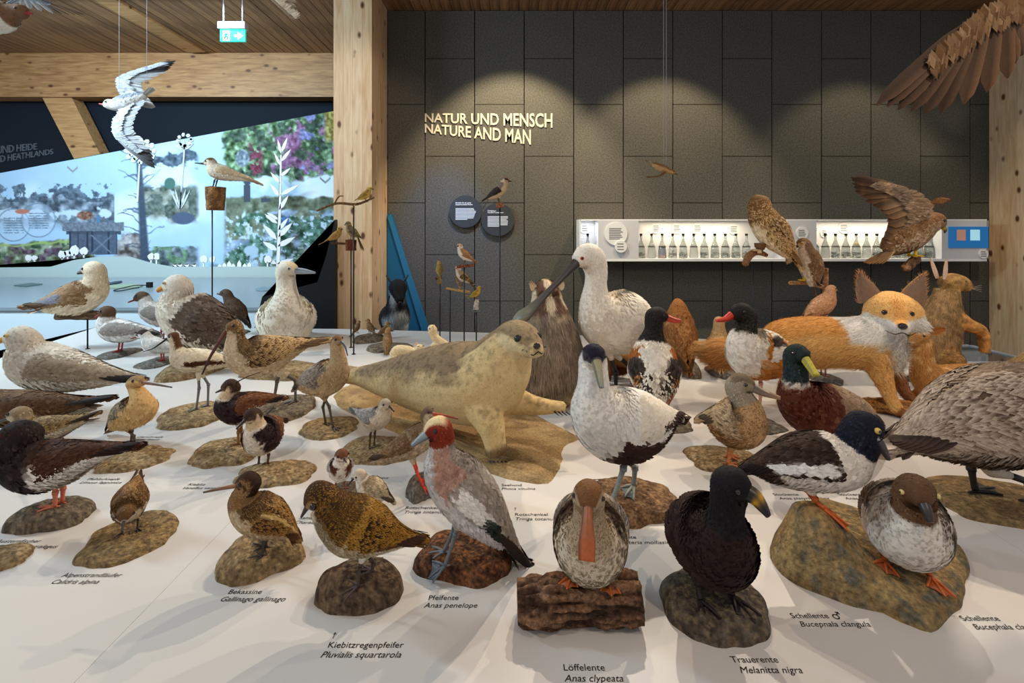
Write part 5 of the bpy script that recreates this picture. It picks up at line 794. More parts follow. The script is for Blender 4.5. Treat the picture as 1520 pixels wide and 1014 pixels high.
bird('shelduck', 'shelduck seen from behind with chestnut, white and black back', (970, 628), 80, [(-42, 28, 7), (-30, 46, 20), (-9, 72, 36), (8, 97, 35), (16, 118, 22), (18, 134, 14), (18, 146, 13.5), (20, 155, 14.5), (29, 157, 12), (38, 153, 6)], (3, 5), SHEL, [(38, 153, 5.5), (50, 149, 4.5), (60, 148, 2.5)], (206, 70, 44), (30, 159, 1.8), dict(tip=(-60, 2), c=[(0, 1, 0, 1, (226, 214, 196)), (.0, .52, .4, .92, (58, 48, 42)), (.45, .72, .1, .6, (150, 84, 46)), (.5, .7, .0, .12, (40, 100, 92)), (.68, 1, 0, 1, (54, 46, 42), (70, 60, 54))], n=420, u=(.02, .95), s=(-.3, .97), f=.16, np=7, pw=.14), dict(tip=(-58, 8), c=((230, 222, 208), (60, 50, 44)), w=10), lg((0, 34), (0, 26), (2, 6), 12, 2.4, (200, 140, 120), 16, web=True), dict(box=(938, 1024, 614, 646), h=7, c=ROCKC), loc=True, turn=-78, nf=2600)
bird('ruddy_bird', 'rusty brown bird with its back turned behind the shelduck', (1010, 550), 86, [(-28, 24, 6), (-16, 36, 18), (0, 54, 23), (9, 72, 22), (12, 86, 16), (14, 94, 12), (18, 98, 7), (22, 96, 3)], (3, 4), [(0, 3, -1, 1, (138, 90, 46), (156, 106, 58)), (1.3, 3, -1, 1, (156, 102, 52))], [(22, 89, 3), (28, 86, 1)], (70, 60, 50), (20, 93, 1.2), dict(tip=(-42, 6), c=[(0, 1, 0, 1, (120, 76, 38), (146, 96, 50))], n=220, s=(-.3, .9)), dict(tip=(-44, 4), c=((120, 68, 30), (96, 56, 28)), w=6), lg((0, 32), (0, 24), (2, 8), 7, 1.6, (90, 76, 60), 10), dict(box=(996, 1036, 540, 562), h=20, c=ROCKC, n=.3), loc=True, nf=1400)
bird('shelduck', 'shelduck with red bill, white breast and chestnut band facing left', (1122, 634), 192, [(1168, 530, 8), (1152, 528, 26), (1130, 525, 36), (1110, 521, 34), (1103, 503, 23), (1107, 486, 16), (1109, 471, 15), (1098, 463, 14.5), (1086, 466, 8.5)], (3, 6), [(0, 3, -1, 1, (234, 224, 208)), (.2, 1.05, -1, .85, (184, 116, 50)), (.9, 1.5, -1, 1, (236, 228, 214)), (1.55, 3, -1, 1, (38, 34, 30), (46, 42, 36))], [(1086, 468, 6.5), (1076, 474, 4.5), (1063, 476, 2.5)], ((214, 50, 36), (220, 70, 50)), (1096, 461, 2), dict(tip=(1188, 546), c=[(0, 1, 0, 1, (230, 220, 204)), (.0, .6, .55, .9, (60, 50, 44)), (.6, 1, 0, 1, (60, 50, 46))], n=320, s=(-.1, .9)), dict(tip=(1186, 544), c=((228, 220, 206), (60, 50, 44)), w=8), lg((1122, 556), (1122, 566), (1120, 584), 10, 2.4, (206, 150, 130), 14, web=True), dict(box=(1090, 1160, 618, 646), h=6, c=STONE), nf=2800)
bird('mallard', 'brown speckled mallard hen in front of the shelduck', (1088, 694), -22, [(1048, 616, 8), (1064, 622, 24), (1086, 627, 36), (1104, 625, 35), (1108, 606, 23), (1100, 590, 18), (1095, 576, 18), (1104, 569, 15.5), (1118, 575, 8)], (3, 6), [(0, 3, -1, 1, (188, 150, 104), (120, 84, 50)), (0, 1.3, .3, 1, (128, 106, 82), (176, 148, 112)), (1.5, 3, -1, 1, (150, 136, 116), (176, 162, 140)), (2.2, 3, .45, 1, (110, 92, 72))], [(1118, 576, 7, 1), (1136, 584, 5, 1.4), (1158, 591, 2.6, 2.2)], ((130, 118, 106), (176, 128, 92)), (1106, 567, 2.2), dict(tip=(1036, 622), c=[(0, 1, 0, 1, (116, 96, 76), (180, 154, 118))], n=380, s=(-.3, .85), f=.16), dict(tip=(1034, 618), c=((170, 146, 112), (130, 104, 74)), w=10), lg((1086, 660), (1084, 668), (1080, 684), 10, 2.8, (206, 130, 80), 18, web=True), dict(box=(1018, 1132, 664, 704), h=8, c=SANDY), nf=5500, fl=.2, var=16)
bird('mallard', 'mallard drake with dark green head and yellow bill', (1222, 676), 200, [(1296, 622, 8), (1270, 613, 22), (1234, 606, 34), (1200, 604, 38), (1184, 586, 29), (1181, 566, 19), (1181, 546, 17), (1181, 530, 17.5), (1174, 524, 14), (1166, 529, 8)], (3, 6), [(0, 3, -1, 1, (184, 160, 132)), (0, 1.0, .35, 1, (126, 102, 78), (156, 130, 100)), (.8, 1.62, -1, 1, (88, 42, 28), (100, 52, 34)), (1.64, 1.71, -1, 1, (220, 210, 196)), (1.71, 3, -1, 1, (34, 46, 44), (40, 60, 66))], [(1167, 530, 7, .9), (1160, 539, 5.5, 1.1), (1151, 550, 3.4, 1.8)], ((196, 186, 60), (206, 190, 70)), (1173, 522, 2.2), dict(tip=(1308, 632), c=[(0, 1, 0, 1, (146, 122, 98), (168, 144, 116)), (.55, .8, 0, .4, (40, 60, 110)), (.8, 1, 0, 1, (110, 88, 68))], n=400, s=(-.3, .9)), dict(tip=(1306, 630), c=((220, 212, 200), (190, 180, 164)), w=9), lg((1220, 636), (1220, 648), (1216, 670), 10, 2.8, (216, 120, 60), 18, web=True), dict(box=(1180, 1270, 660, 694), h=8, c=SANDY), nf=3400, turn=78)
# the goldeneye pair share one rock
rk = empty('goldeneye_rock', G(1275, 860), 'large sandy rock under the pair of goldeneyes', 'rock')
GR = base_mesh(rk, dict(box=(1128, 1416, 778, 938), world=(.985, 1.325, .26, .2), h=20, c=((166, 138, 92), (134, 112, 76), (104, 100, 88)), rot=47, e=3.6, p=7, n=.22, peak=(1200, 838, 70, 62)), np.array(rk.location), 'rock')
bird('goldeneye', 'black and white drake goldeneye with white cheek spot on the rock', (1222, 836), -8, [(1112, 692, 9), (1142, 692, 23), (1184, 686, 38), (1224, 684, 42), (1254, 681, 38), (1268, 666, 30), (1276, 650, 29), (1283, 637, 27), (1294, 641, 21), (1301, 652, 9)], (4, 6), [(0, 3, -1, 1, (226, 216, 202)), (0, .75, .3, 1, (44, 28, 22)), (0, .3, -1, 1, (56, 38, 30)), (1.5, 3, -1, 1, (18, 20, 34), (26, 28, 46)), (2.55, 2.85, -.75, -.05, (236, 232, 226))], [(1301, 652, 8, .9), (1309, 665, 6.5, 1), (1318, 681, 3.5, 1.3)], ((92, 88, 90), (70, 64, 64)), (1288, 630, 3.6), dict(tip=(1096, 700), c=[(0, 1, 0, 1, (40, 26, 20), (60, 42, 32)), (.05, .62, .12, .48, (232, 228, 222)), (.25, .4, .42, .5, (40, 26, 20)), (.6, 1, 0, 1, (44, 30, 24), (64, 46, 36))], n=560, u=(.04, .84), s=(-.25, .95), f=.17, np=7), dict(tip=(1098, 696), c=((50, 36, 28), (40, 28, 24)), w=11), lg((1200, 722), (1204, 734), (1216, 772), 12, 3.6, (206, 100, 46), 32, web=True, thigh=(222, 212, 200)), None, hf=GR, nf=4200, fl=.28, iris=(226, 190, 90))
bird('goldeneye', 'grey goldeneye hen with brown head facing the viewer', (1344, 868), 247, [(-82, 92, 9), (-54, 92, 31), (-15, 92, 53), (14, 96, 56), (28, 114, 37), (31, 131, 26), (33, 147, 27), (38, 155, 26), (48, 156, 20), (57, 149, 9)], (3, 5), [(0, 3, -1, 1, (226, 218, 206)), (0, 1.25, .25, 1, (122, 108, 96), (160, 146, 132)), (1.15, 1.75, -.5, 1, (176, 164, 152), (150, 138, 126)), (1.85, 3, -1, 1, (100, 70, 46), (112, 80, 54))], [(55, 150, 8, .9), (63, 144, 6.5, 1), (72, 134, 3.5, 1.3)], ((62, 54, 50), (50, 44, 42)), (46, 158, 2.8), dict(tip=(-110, 84), c=[(0, 1, 0, 1, (106, 92, 80), (150, 134, 118))], n=360, s=(-.15, .9), f=.18), dict(tip=(-112, 82), c=((110, 96, 84), (84, 72, 62)), w=12), lg((4, 46), (2, 40), (6, 24), 27, 3.6, (204, 104, 50), 34, web=True, thigh=(220, 212, 200)), None, hf=GR, loc=True, turn=8, nf=4000, fl=.28, iris=(220, 200, 120))
bird('brent_goose', 'large grey-brown goose cut off by the right edge', (1490, 748), 4, [(1340, 658, 12), (1385, 642, 38), (1438, 626, 62), (1500, 612, 72), (1552, 592, 60), (1584, 550, 36), (1596, 505, 25), (1602, 472, 25), (1618, 464, 20), (1634, 472, 9)], (4, 6), [(0, 3, -1, 1, (176, 158, 140), (150, 132, 116)), (0, 1.3, .1, 1, (104, 82, 66), (160, 136, 112)), (1.3, 3, -1, 1, (110, 84, 62))], [(1634, 473, 8), (1656, 482, 4)], (180, 110, 80), (1618, 460, 3), dict(tip=(1310, 664), c=[(0, 1, 0, 1, (92, 70, 56), (190, 170, 150))], n=900, u=(.03, .9), s=(-.55, .95), f=.2, np=8, pc=((60, 46, 40), (70, 54, 46))), dict(tip=(1312, 672), c=((90, 70, 58), (70, 54, 46)), w=18), lg((1458, 690), (1456, 702), (1462, 730), 14, 4.6, (36, 32, 32), 40, web=True, foot2=(1512, 748), hock2=(1510, 708), thigh=(190, 176, 160)), dict(box=(1390, 1580, 712, 794), h=10, c=((146, 120, 82), (112, 92, 64), (122, 102, 72)), rot=-10, e=3, p=6, n=.12), nf=4600, fl=.3)
bird('partridge', 'scaled brown partridge far back behind the red-billed shelduck', (1068, 556), 70, [(-26, 26, 6), (-12, 36, 17), (4, 44, 20), (11, 56, 13), (12, 68, 9), (13, 75, 8.5), (18, 76, 7), (23, 73, 3.5)], (2, 4), [(0, 3, -1, 1, (150, 118, 74), (186, 154, 106)), (1.5, 3, -1, 1, (176, 146, 98))], [(23, 73, 2.2), (28, 69, 1)], (140, 70, 40), (19, 78, 1.1), dict(tip=(-40, 14), c=[(0, 1, 0, 1, (128, 96, 58), (182, 148, 98))], n=200), dict(tip=(-40, 12), c=((150, 110, 64), (120, 88, 52)), w=6), lg((0, 26), (0, 18), (2, 6), 6, 1.5, (130, 100, 70), 9), dict(box=(1050, 1092, 546, 564), h=8, c=STONE), loc=True, nf=1100)
bird('spoonbill', 'tall white spoonbill with long dark spatulate bill', (918, 590), 204, [(962, 512, 8), (948, 494, 27), (924, 477, 45), (898, 472, 43), (884, 448, 25), (884, 424, 17), (885, 404, 17), (880, 386, 20), (868, 380, 19), (855, 388, 10)], (3, 6), [(0, 3, -1, 1, (238, 230, 216))], [(856, 390, 8, .9), (836, 411, 5, 1.1), (806, 441, 4.6, 1.6), (788, 459, 6, 2.2), (775, 470, 8, 2.2), (764, 479, 5, 1.8)], ((60, 52, 52), (128, 132, 112)), (858, 383, 2.2), dict(tip=(976, 520), c=[(0, 1, 0, 1, (236, 226, 210))], n=420, s=(-.45, .8), t=.14, pc=((236, 228, 214), (232, 224, 210))), dict(tip=(974, 524), c=((236, 228, 214), (236, 228, 214)), w=10), lg((898, 512), (910, 552), (910, 588), 7, 3.0, (44, 38, 38), 20, foot2=(948, 596), hock2=(952, 556), thigh=(232, 224, 210)), dict(box=(885, 985, 572, 606), h=5, kind='rock', c=ROCKC), nf=4200, var=5, iris=(170, 40, 30), extra=lambda root, L, fr: MB().tube([fr.pt(846, 398), fr.pt(852, 392), fr.pt(858, 388)], [.014, .02, .012], (60, 52, 50)).build('face_skin', M_HORN, root, L))
# ================================================================ songbirds, perches and poles
def perch_pt(px, py, d): return W(px, py, d)
def song(nm, lab, p, hd, S, body, back, head, bill=(60, 50, 44), wingc=None, turn=0, tailp=(-.95, -.12), legc=(110, 84, 66), pitch=1.0, root=None, cat='bird', group=None, nf=450, belly=None, mask=None, tw=.09):
    belly = belly or body; q = lambda *a: tuple(v*S for v in a); wingc = wingc or back
    st = [q(-.42, .15*pitch, .05), q(-.28, .24*pitch, .13), q(-.06, .38*pitch, .205), q(.10, .52*pitch, .195), q(.17, .66*pitch, .145), q(.2, .77*pitch, .145), q(.27, .79*pitch, .12), q(.34, .77*pitch, .05)]
    R = [(0, 3, -1, 1, body), (0, 1, -1, -.2, belly), (0, 1.6, .1, 1, back[0], back[1]), (1.8, 3, -.1 if mask is None else .35, 1, head)]
    if mask is not None: R.append((2.2, 3, -.1, .35, mask))
    return bird(nm, lab, tuple(p), hd, st, (3, 5), R, [q(.34, .76*pitch, .045), q(.46, .74*pitch, .012)], bill, q(.265, .80*pitch, .022), dict(tip=q(-.6, .08*pitch), c=[(0, 1, 0, 1, wingc[0], wingc[1])], n=90, pc=(wingc[0], wingc[0]), np=4, s=(-.3, .85)), dict(tip=q(*tailp), c=(back[0], wingc[0]), w=tw*S, n=5), lg(q(0, .22), q(-.02, .13), q(.02, .0), .07*S, .018*S, legc, .14*S), None, loc=True, turn=turn, nf=nf, cat=cat, group=group, root=root, fl=.4, var=10, hf=lambda x, y: np.array([p[2]]))
def stand(nm, lab, px, ptop, pbase, parts, cat='stand', r=.0055):
    """pole standing on the table at row pbase, top at row ptop; parts add the perch"""
    g = G(px, pbase); root = empty(nm, g, lab, cat); L = np.array(root.location); d = g[1]; top = W(px, ptop, d); mk_pole(root, L, top, 0.0, r)
    for a in parts: a(root, L, d)
    return root, d
def twig(pts, r, c=((120, 88, 62), (84, 60, 44), (206, 170, 124)), seed=2, name='perch'):
    def f(root, L, d):
        P = [W(x, y, d+dz) for x, y, dz in pts]
        if len(P) == 2: log_mesh(root, P[0], P[1], np.array(r)*d/F if np.ndim(r) else r*d/F, L, c, name, 14, 18, .14, seed)
        else: b = MB(); b.tube(P, np.array(r)*d/F, c[0], 8); b.build(name, M_BARK, root, L)
    return f
def sit(px, py, d): return W(px, py, d)
YEL = ((150, 116, 52), (196, 160, 84)); BRN = ((112, 84, 54), (164, 130, 90)); GRY = ((120, 104, 92), (138, 122, 108))
# tern on a cut post
_, d = stand('post_stand', 'black pole with a short cut wooden post under the perched tern', 315, 312, 505, [lambda root, L, d: log_mesh(root, W(320, 312, d), W(320, 278, d), [.066, .07, .076, .078], L, ((176, 130, 84), (120, 82, 50), (170, 130, 90)), 'post', 20, 14, .05, 3)])
bird('sandwich_tern', 'pale tern with black bill perched on the cut wooden post', W(322, 278, d), 180, [(-50+0, 12, 3), (-30, 16, 7), (-11, 21, 11), (3, 26, 11), (7, 33, 8), (9, 37, 7.2), (13, 37, 6), (18, 35, 3)], (3, 5), [(0, 3, -1, 1, (230, 214, 188)), (1.9, 3, .3, 1, (112, 76, 48))], [(18, 35, 1.8), (33, 36, .7)], (30, 28, 28), (13, 38, 1), dict(tip=(-68, 3), c=[(0, 1, 0, 1, (206, 176, 138))], n=180, pc=((196, 166, 130), (180, 150, 116))), dict(tip=(-62, 4), c=((226, 206, 176), (214, 190, 156)), w=3, fork=-.6), lg((0, 14), (2, 9), (4, 1), 3, 1, (40, 36, 34), 6, web=True), None, loc=True, nf=700, hf=lambda x, y: np.array([W(322, 278, d)[2]]))
# fulmar on a log perch
_, d = stand('log_stand', 'black pole carrying a rough log under the fulmar', 130, 474, 518, [twig([(84, 470, 0), (156, 467, .03)], [5.5, 6, 7, 6], ((130, 104, 78), (84, 66, 50), (150, 120, 90)), 7, 'log')])
FP = W(122, 463, d)
bird('fulmar', 'stocky pale gull-like fulmar perched on the log stand', tuple(FP), 38, [(-44, 10, 6), (-28, 15, 16), (-6, 21, 24), (10, 31, 22), (15, 44, 16.5), (15, 54, 14.5), (17, 60, 14.5), (23, 62, 12.5), (31, 60, 6.5)], (3, 5), [(0, 3, -1, 1, (230, 210, 178)), (0, 1.15, -.1, 1, (140, 108, 76), (164, 132, 96))], [(31, 59, 4.2), (38, 58, 3.2), (43, 56, 1.8)], (120, 112, 100), (25, 64, 1.6), dict(tip=(-62, 14), c=[(0, 1, 0, 1, (134, 102, 70), (162, 128, 92)), (.4, .9, .3, .8, (132, 130, 140))], n=260, s=(-.45, .9), f=.2), dict(tip=(-58, 4), c=((214, 188, 150), (194, 164, 126)), w=8), lg((0, 3), (1, 2), (2, 0), 6, 1.8, (120, 110, 100), 9, web=True), None, loc=True, turn=140, nf=1700, hf=lambda x, y: np.array([FP[2]]))
# branch with a yellow bird, block with two birds
_, d = stand('branch_stand', 'black pole with a thin forked branch in front of the timber column', 525, 305, 526, [twig([(470, 313, -.02), (500, 302, 0), (530, 303, 0), (556, 293, .02)], [1.2, 1.8, 2, 1]), twig([(496, 303, 0), (503, 292, 0), (510, 291, .01)], [1.2, 1, .7], name='side_twig')])
song('yellowhammer', 'yellow bird on the thin forked branch before the timber column', W(543, 300, d), 25, 26, (214, 178, 84), YEL, (206, 176, 92), tailp=(-.85, -.5))
_, d = stand('block_stand', 'black pole with a small wooden block and side twig', 521, 372, 516, [lambda root, L, d: log_mesh(root, W(521, 372, d), W(521, 356, d), [.04, .042], L, ((130, 72, 44), (92, 50, 32), (150, 90, 60)), 'block', 14, 8, .06, 5), twig([(492, 361, 0), (516, 362, 0)], [1.4, 1.8], name='side_twig')])
song('bunting', 'streaked green-brown bunting on the small wooden block', W(522, 356, d), 160, 30, (150, 130, 84), ((90, 72, 46), (140, 112, 72)), (96, 92, 62), tailp=(-.7, -.55))
song('bunting', 'pale yellow-brown bunting on the side twig by the column edge', W(499, 360, d), 20, 26, (196, 152, 84), ((160, 116, 62), (196, 156, 96)), (186, 146, 84), turn=-50)
# grey shrike on tall pole
_, d = stand('shrike_stand', 'tall black pole topped by a round wooden knob for the grey shrike', 742, 308, 502, [lambda root, L, d: log_mesh(root, W(736, 305, d), W(748, 304, d), [.02, .024, .02], L, ((190, 130, 96), (150, 100, 70), (200, 150, 110)), 'perch', 12, 8, .1, 6)])
song('grey_shrike', 'grey shrike with black mask high on the tallest thin pole', W(741, 302, d), 12, 42, (214, 186, 150), GRY, (120, 98, 84), wingc=((46, 38, 36), (70, 60, 56)), tailp=(-.62, -.22), mask=(34, 28, 26), pitch=1.05, turn=-25)
# cluster of four thin poles
_, d = stand('twig_stand', 'leftmost thin pole of the songbird cluster with a stub perch', 653, 413, 503, [twig([(646, 414, 0), (656, 411, 0)], [2, 2])])
song('warbler', 'slim olive songbird on the leftmost pole of the cluster', W(652, 411, d), 100, 26, (176, 146, 90), ((140, 112, 64), (170, 140, 88)), (160, 130, 80), tailp=(-.6, -.4))
_, d = stand('twig_stand', 'thin pole carrying a forked twig with the goldfinch', 668, 431, 513, [twig([(662, 428, 0), (680, 431, 0), (698, 434, 0)], [1.6, 2, 2], ((190, 150, 96), (150, 110, 70), (200, 160, 110))), twig([(676, 410, .02), (684, 430, .0)], [1.4, 1.8], ((180, 140, 84), (140, 104, 64), (200, 160, 110)), name='side_twig')])
song('goldfinch', 'finch with black and yellow wings clinging to the forked twig', W(686, 424, d), 165, 32, (206, 186, 160), ((150, 122, 90), (190, 166, 130)), (196, 150, 120), wingc=((50, 40, 30), (200, 164, 60)), tailp=(-.8, -.25))
_, d = stand('twig_stand', 'thin pole with a flat bark perch for the white-breasted shrike', 689, 395, 521, [twig([(678, 396, 0), (703, 394, 0)], [2.2, 2.2], ((150, 90, 60), (110, 62, 42), (200, 160, 120)))])
song('red_backed_shrike', 'white-breasted brown-backed bird on the flat bark perch', W(689, 392, d), 172, 33, (226, 212, 194), ((150, 108, 70), (176, 136, 96)), (176, 150, 120), mask=(60, 46, 40), tailp=(-.62, -.0))
_, d = stand('twig_stand', 'shortest thin pole of the cluster with a small round plate', 707, 461, 519, [lambda root, L, d: lathe(MB(), W(707, 461, d), [(.035, -.008), (.038, 0)], (96, 104, 112), 18).build('plate', M_PRINT, root, L, smooth=False), twig([(706, 460, 0), (708, 444, .0)], [4.2, 3.6, 3.8, 2.8], ((206, 196, 184), (160, 146, 130), (190, 170, 140)), 9, 'lichen_stub')])
song('siskin', 'yellow-green siskin on the lichen stub, lowest bird of the cluster', W(707, 444, d), 5, 21, (196, 160, 60), ((140, 116, 44), (190, 156, 70)), (170, 140, 56), tailp=(-.85, .3))
# perching sparrows on flat stones
for i, (px, py, S, hd, lab) in enumerate(((530, 498, 20, 75, 'sparrow half hidden by the pole at the table back'), (549, 499, 24, 140, 'sparrow with cocked tail on the rear flat stone'), (571, 502, 22, 30, 'sparrow with long tail right of the rear flat stone'))):
    song('house_sparrow', 'brown '+lab, G(px, py)+UP*.02, hd, S, (176, 138, 92), BRN, (140, 104, 66), group='sparrows at the back of the table')
song('thrush', 'spotted brown bird standing upright beside the front flat stone', G(575, 525)+UP*.012, 100, 34, (170, 134, 90), ((128, 96, 60), (176, 140, 96)), (150, 116, 76), turn=-60, tailp=(-.5, -.05), pitch=1.15)
for box, lab in (((526, 568, 498, 511), 'rear flat brown stone under the sparrows'), ((543, 610, 511, 524), 'front flat brown stone beside the white ermine')):
    c = G((box[0]+box[1])/2, (box[2]+box[3])/2); r = empty('flat_stone', c, lab, 'stone'); base_mesh(r, dict(box=box, h=5, c=ROCKC, p=5), c, 'stone')
# rusty post at the foot of the tall pole
c = G(752, 512); r = empty('rusty_stump', c, 'small rusty brown stump at the foot of the tall pole', 'stump'); log_mesh(r, c, c+UP*.17, [.05, .036, .03, .034], c, ((150, 80, 44), (96, 48, 28), (170, 100, 60)), 'stump', 14, 12, .3, 8)
# owl
_, d = stand('owl_stand', 'black pole with a crooked cut branch under the owl', 1118, 388, 548, [twig([(1106, 392, -.04), (1112, 380, 0), (1124, 374, .03), (1138, 379, .05)], [5, 5.5, 5, 3], ((150, 108, 72), (100, 70, 48), (216, 176, 124)))])
OWL = [(0, 3, -1, 1, (106, 72, 36), (216, 182, 126)), (0, 1, -1, -.6, (226, 204, 164))]
bird('short_eared_owl', 'streaked tawny owl with its back turned on the crooked branch', (1122, 548), 168, [(1176, 382, 6), (1164, 366, 15), (1148, 345, 23), (1134, 326, 21), (1128, 313, 17.5), (1127, 303, 16), (1126, 296, 13), (1125, 291.5, 8), (1125, 289, 2)], (3, 4), OWL, None, (0, 0), None, dict(tip=(1190, 398), c=[(0, 1, 0, 1, (96, 62, 30), (218, 182, 128))], n=420, s=(-.35, .97), u=(.0, .92), f=.17, np=6, pc=((120, 84, 48), (170, 130, 80))), dict(tip=(1168, 393), c=((200, 166, 112), (150, 112, 66)), w=9), lg((1128, 368), (1126, 374), (1124, 380), 5, 2.4, (214, 186, 140), 8), None, nf=1900, fl=.34, var=16, hf=lambda x, y: np.array([W(1124, 373, 3.148)[2]]))
# sparrowhawk on a forked branch, collared dove below
_, d = stand('fork_stand', 'forked pale branch on a hidden pole under the sparrowhawk', 1225, 436, 545, [twig([(1172, 420, -.02), (1200, 420, 0), (1222, 426, 0)], [3, 3, 3.4], ((180, 136, 92), (140, 100, 66), (214, 176, 130))), twig([(1226, 398, 0), (1225, 440, 0)], [3.2, 3.8], ((184, 140, 98), (150, 110, 74), (214, 176, 130)), name='upright_branch')])
bird('sparrowhawk', 'barred brown sparrowhawk seen from behind on the forked branch', (1198, 548), 160, [(1207, 425, 5), (1206, 412, 11), (1204, 396, 16), (1200, 382, 15.5), (1196, 371, 11), (1194, 365, 10), (1190, 362, 9.5), (1184, 364, 5)], (3, 5), [(0, 3, -1, 1, (206, 190, 166)), (0, 3, -.2, 1, (118, 88, 62), (160, 130, 98)), (2.2, 3, -.3, .3, (176, 160, 140))], [(1184, 365, 2.6), (1181, 368, 1.2)], (60, 56, 52), (1189, 361, 1.5), dict(tip=(1216, 424), c=[(0, 1, 0, 1, (106, 78, 54), (150, 120, 90))], n=240, s=(-.4, .95)), dict(tip=(1212, 441), c=((120, 96, 76), (100, 70, 48)), w=6), lg((1196, 404), (1194, 412), (1193, 418), 4, 1.4, (222, 190, 40), 7), None, nf=1100, iris=(220, 180, 40), hf=lambda x, y: np.array([W(1193, 417, 3.148)[2]]))
bird('collared_dove', 'pinkish-brown dove behind the fox, below the forked branch', (1222, 562), 10, [(1196, 470, 4), (1205, 463, 9), (1218, 455, 14), (1228, 446, 12.5), (1232, 437, 8.5), (1233, 431, 7.5), (1236, 429, 6), (1240, 431, 3)], (3, 5), [(0, 3, -1, 1, (196, 146, 108), (206, 160, 122))], [(1240, 431, 1.8), (1245, 433, .8)], (60, 50, 48), (1236, 428, 1), dict(tip=(1188, 476), c=[(0, 1, 0, 1, (180, 134, 96), (196, 150, 110))], n=160, pc=((120, 84, 60), (90, 64, 48))), dict(tip=(1186, 476), c=((180, 140, 106), (206, 190, 170)), w=6), lg((1222, 470), (1222, 478), (1222, 540), 4, 1.2, (150, 90, 80), 7), dict(box=(1200, 1246, 553, 572), h=5, c=STONE), nf=900)
# buzzard with lifted wing
_, d = stand('buzzard_stand', 'thin pole with a cut branch stub under the buzzard', 1354, 398, 556, [twig([(1346, 397, -.05), (1360, 384, .05)], [6.5, 6.5], ((140, 104, 74), (100, 72, 50), (220, 180, 130)), 12)])
def buz(root, L, fr):
    dd = fr.g[1]; w3 = lambda x, y, o=0: W(x, y, dd+o); ct = (126, 96, 66)
    spread_wing(root, L, [w3(1372, 338, -.03), w3(1380, 306, -.06), w3(1352, 284, -.05), w3(1306, 272, -.02)], np.array([-.86, .05, -.42]), np.array([-.2, -1, .25]), .30, (150, 124, 98), ((170, 146, 118), (92, 64, 42)), ((150, 124, 98), (84, 54, 34)), (72, 46, 28), 9, 8, .35)
    spread_wing(root, L, [w3(1366, 335, .06), w3(1372, 312, .1), w3(1388, 296, .14), w3(1404, 297, .16)], np.array([-.4, .3, -.7]), np.array([.1, -1, .2]), .12, (160, 116, 72), ((150, 106, 66), (120, 80, 48)), ((140, 98, 60), (110, 72, 44)), (96, 62, 38), 6, 5, .5)
bird('common_buzzard', 'brown buzzard mantling with one raised wing on the branch stub', (1352, 556), 0, [(1316, 374, 7), (1329, 363, 16), (1347, 351, 22), (1364, 341, 20), (1377, 333, 16), (1387, 329, 14), (1394, 330, 11), (1399, 336, 5.5)], (3, 5), [(0, 3, -1, 1, (140, 108, 78), (196, 172, 140)), (0, 3, .2, 1, (118, 84, 54), (150, 112, 76))], [(1399, 337, 4), (1403, 341, 2.8), (1402, 346, 1)], ((180, 160, 60), (40, 36, 34)), (1391, 328, 1.8), None, dict(tip=(1290, 392), c=((176, 146, 108), (126, 88, 52)), w=14, n=9), lg((1352, 362), (1354, 368), (1354, 382), 6, 2.2, (222, 186, 30), 10, thigh=(124, 92, 62)), None, nf=1900, fl=.34, var=16, extra=buz, hf=lambda x, y: np.array([W(1354, 381, 3.03)[2]]))
# ================================================================ flying birds on wires
def wires(root, L, pts):
    for p in pts: p = np.asarray(p, float); MB().tube([p, (p[0], p[1], ZC)], .0016, (200, 200, 204), 5).build('wire', M_PRINT, root, L)
def flyer(nm, lab, c3, hd, sp, bill, billc, ey, R, wings, tailp, d, wp, chord, cols, tipc=(50, 46, 44), kk=None, nf=800, tailc=((228, 226, 222), (228, 226, 222)), nw=(9, 9)):
    def ex(root, L, fr):
        for pts, tr, nv in wings: spread_wing(root, L, [W(x, y, d+o) for x, y, o in pts], np.array(tr, float), np.array(nv, float), chord, cols[0], cols[1], cols[2], tipc, nw[0], nw[1], 1.3)
        wires(root, L, [W(x, y, d) for x, y in wp])
    return bird(nm, lab, tuple(c3), hd, sp, (3, 4), R, bill, billc, ey, None, dict(tip=tailp, c=tailc, w=5), None, None, nf=nf, extra=ex)
GW = ((200, 206, 214), ((186, 190, 196), (206, 208, 212)), ((190, 194, 200), (214, 216, 218)))
GR_ = [(0, 3, -1, 1, (226, 222, 216)), (0, 1.1, .2, 1, (160, 168, 178)), (1.9, 3, -.2, 1, (214, 200, 178))]
d = 4.2
flyer('flying_gull', 'grey and white gull in banking flight hanging before the dark wall', W(190, 153, d), 180, [(216, 141, 4), (206, 146, 8), (190, 152, 12), (177, 155, 11), (169, 156, 8), (164, 155, 8), (160, 155, 7), (155, 156, 3.5)], [(155, 156, 2.2), (147, 154, .9)], (176, 48, 40), (163, 153, 1.1), GR_,
      [([(186, 150, .02), (175, 130, .1), (181, 113, .18), (240, 94, .34)], (.85, .25, -.1), (.3, -.8, .5), ), ([(180, 160, -.02), (168, 182, -.1), (172, 204, -.16), (205, 228, -.2)], (.9, -.1, .25), (.2, -.8, .5))], (228, 129), d, [(177, 150), (218, 142)], .235, GW)
d = 3.0
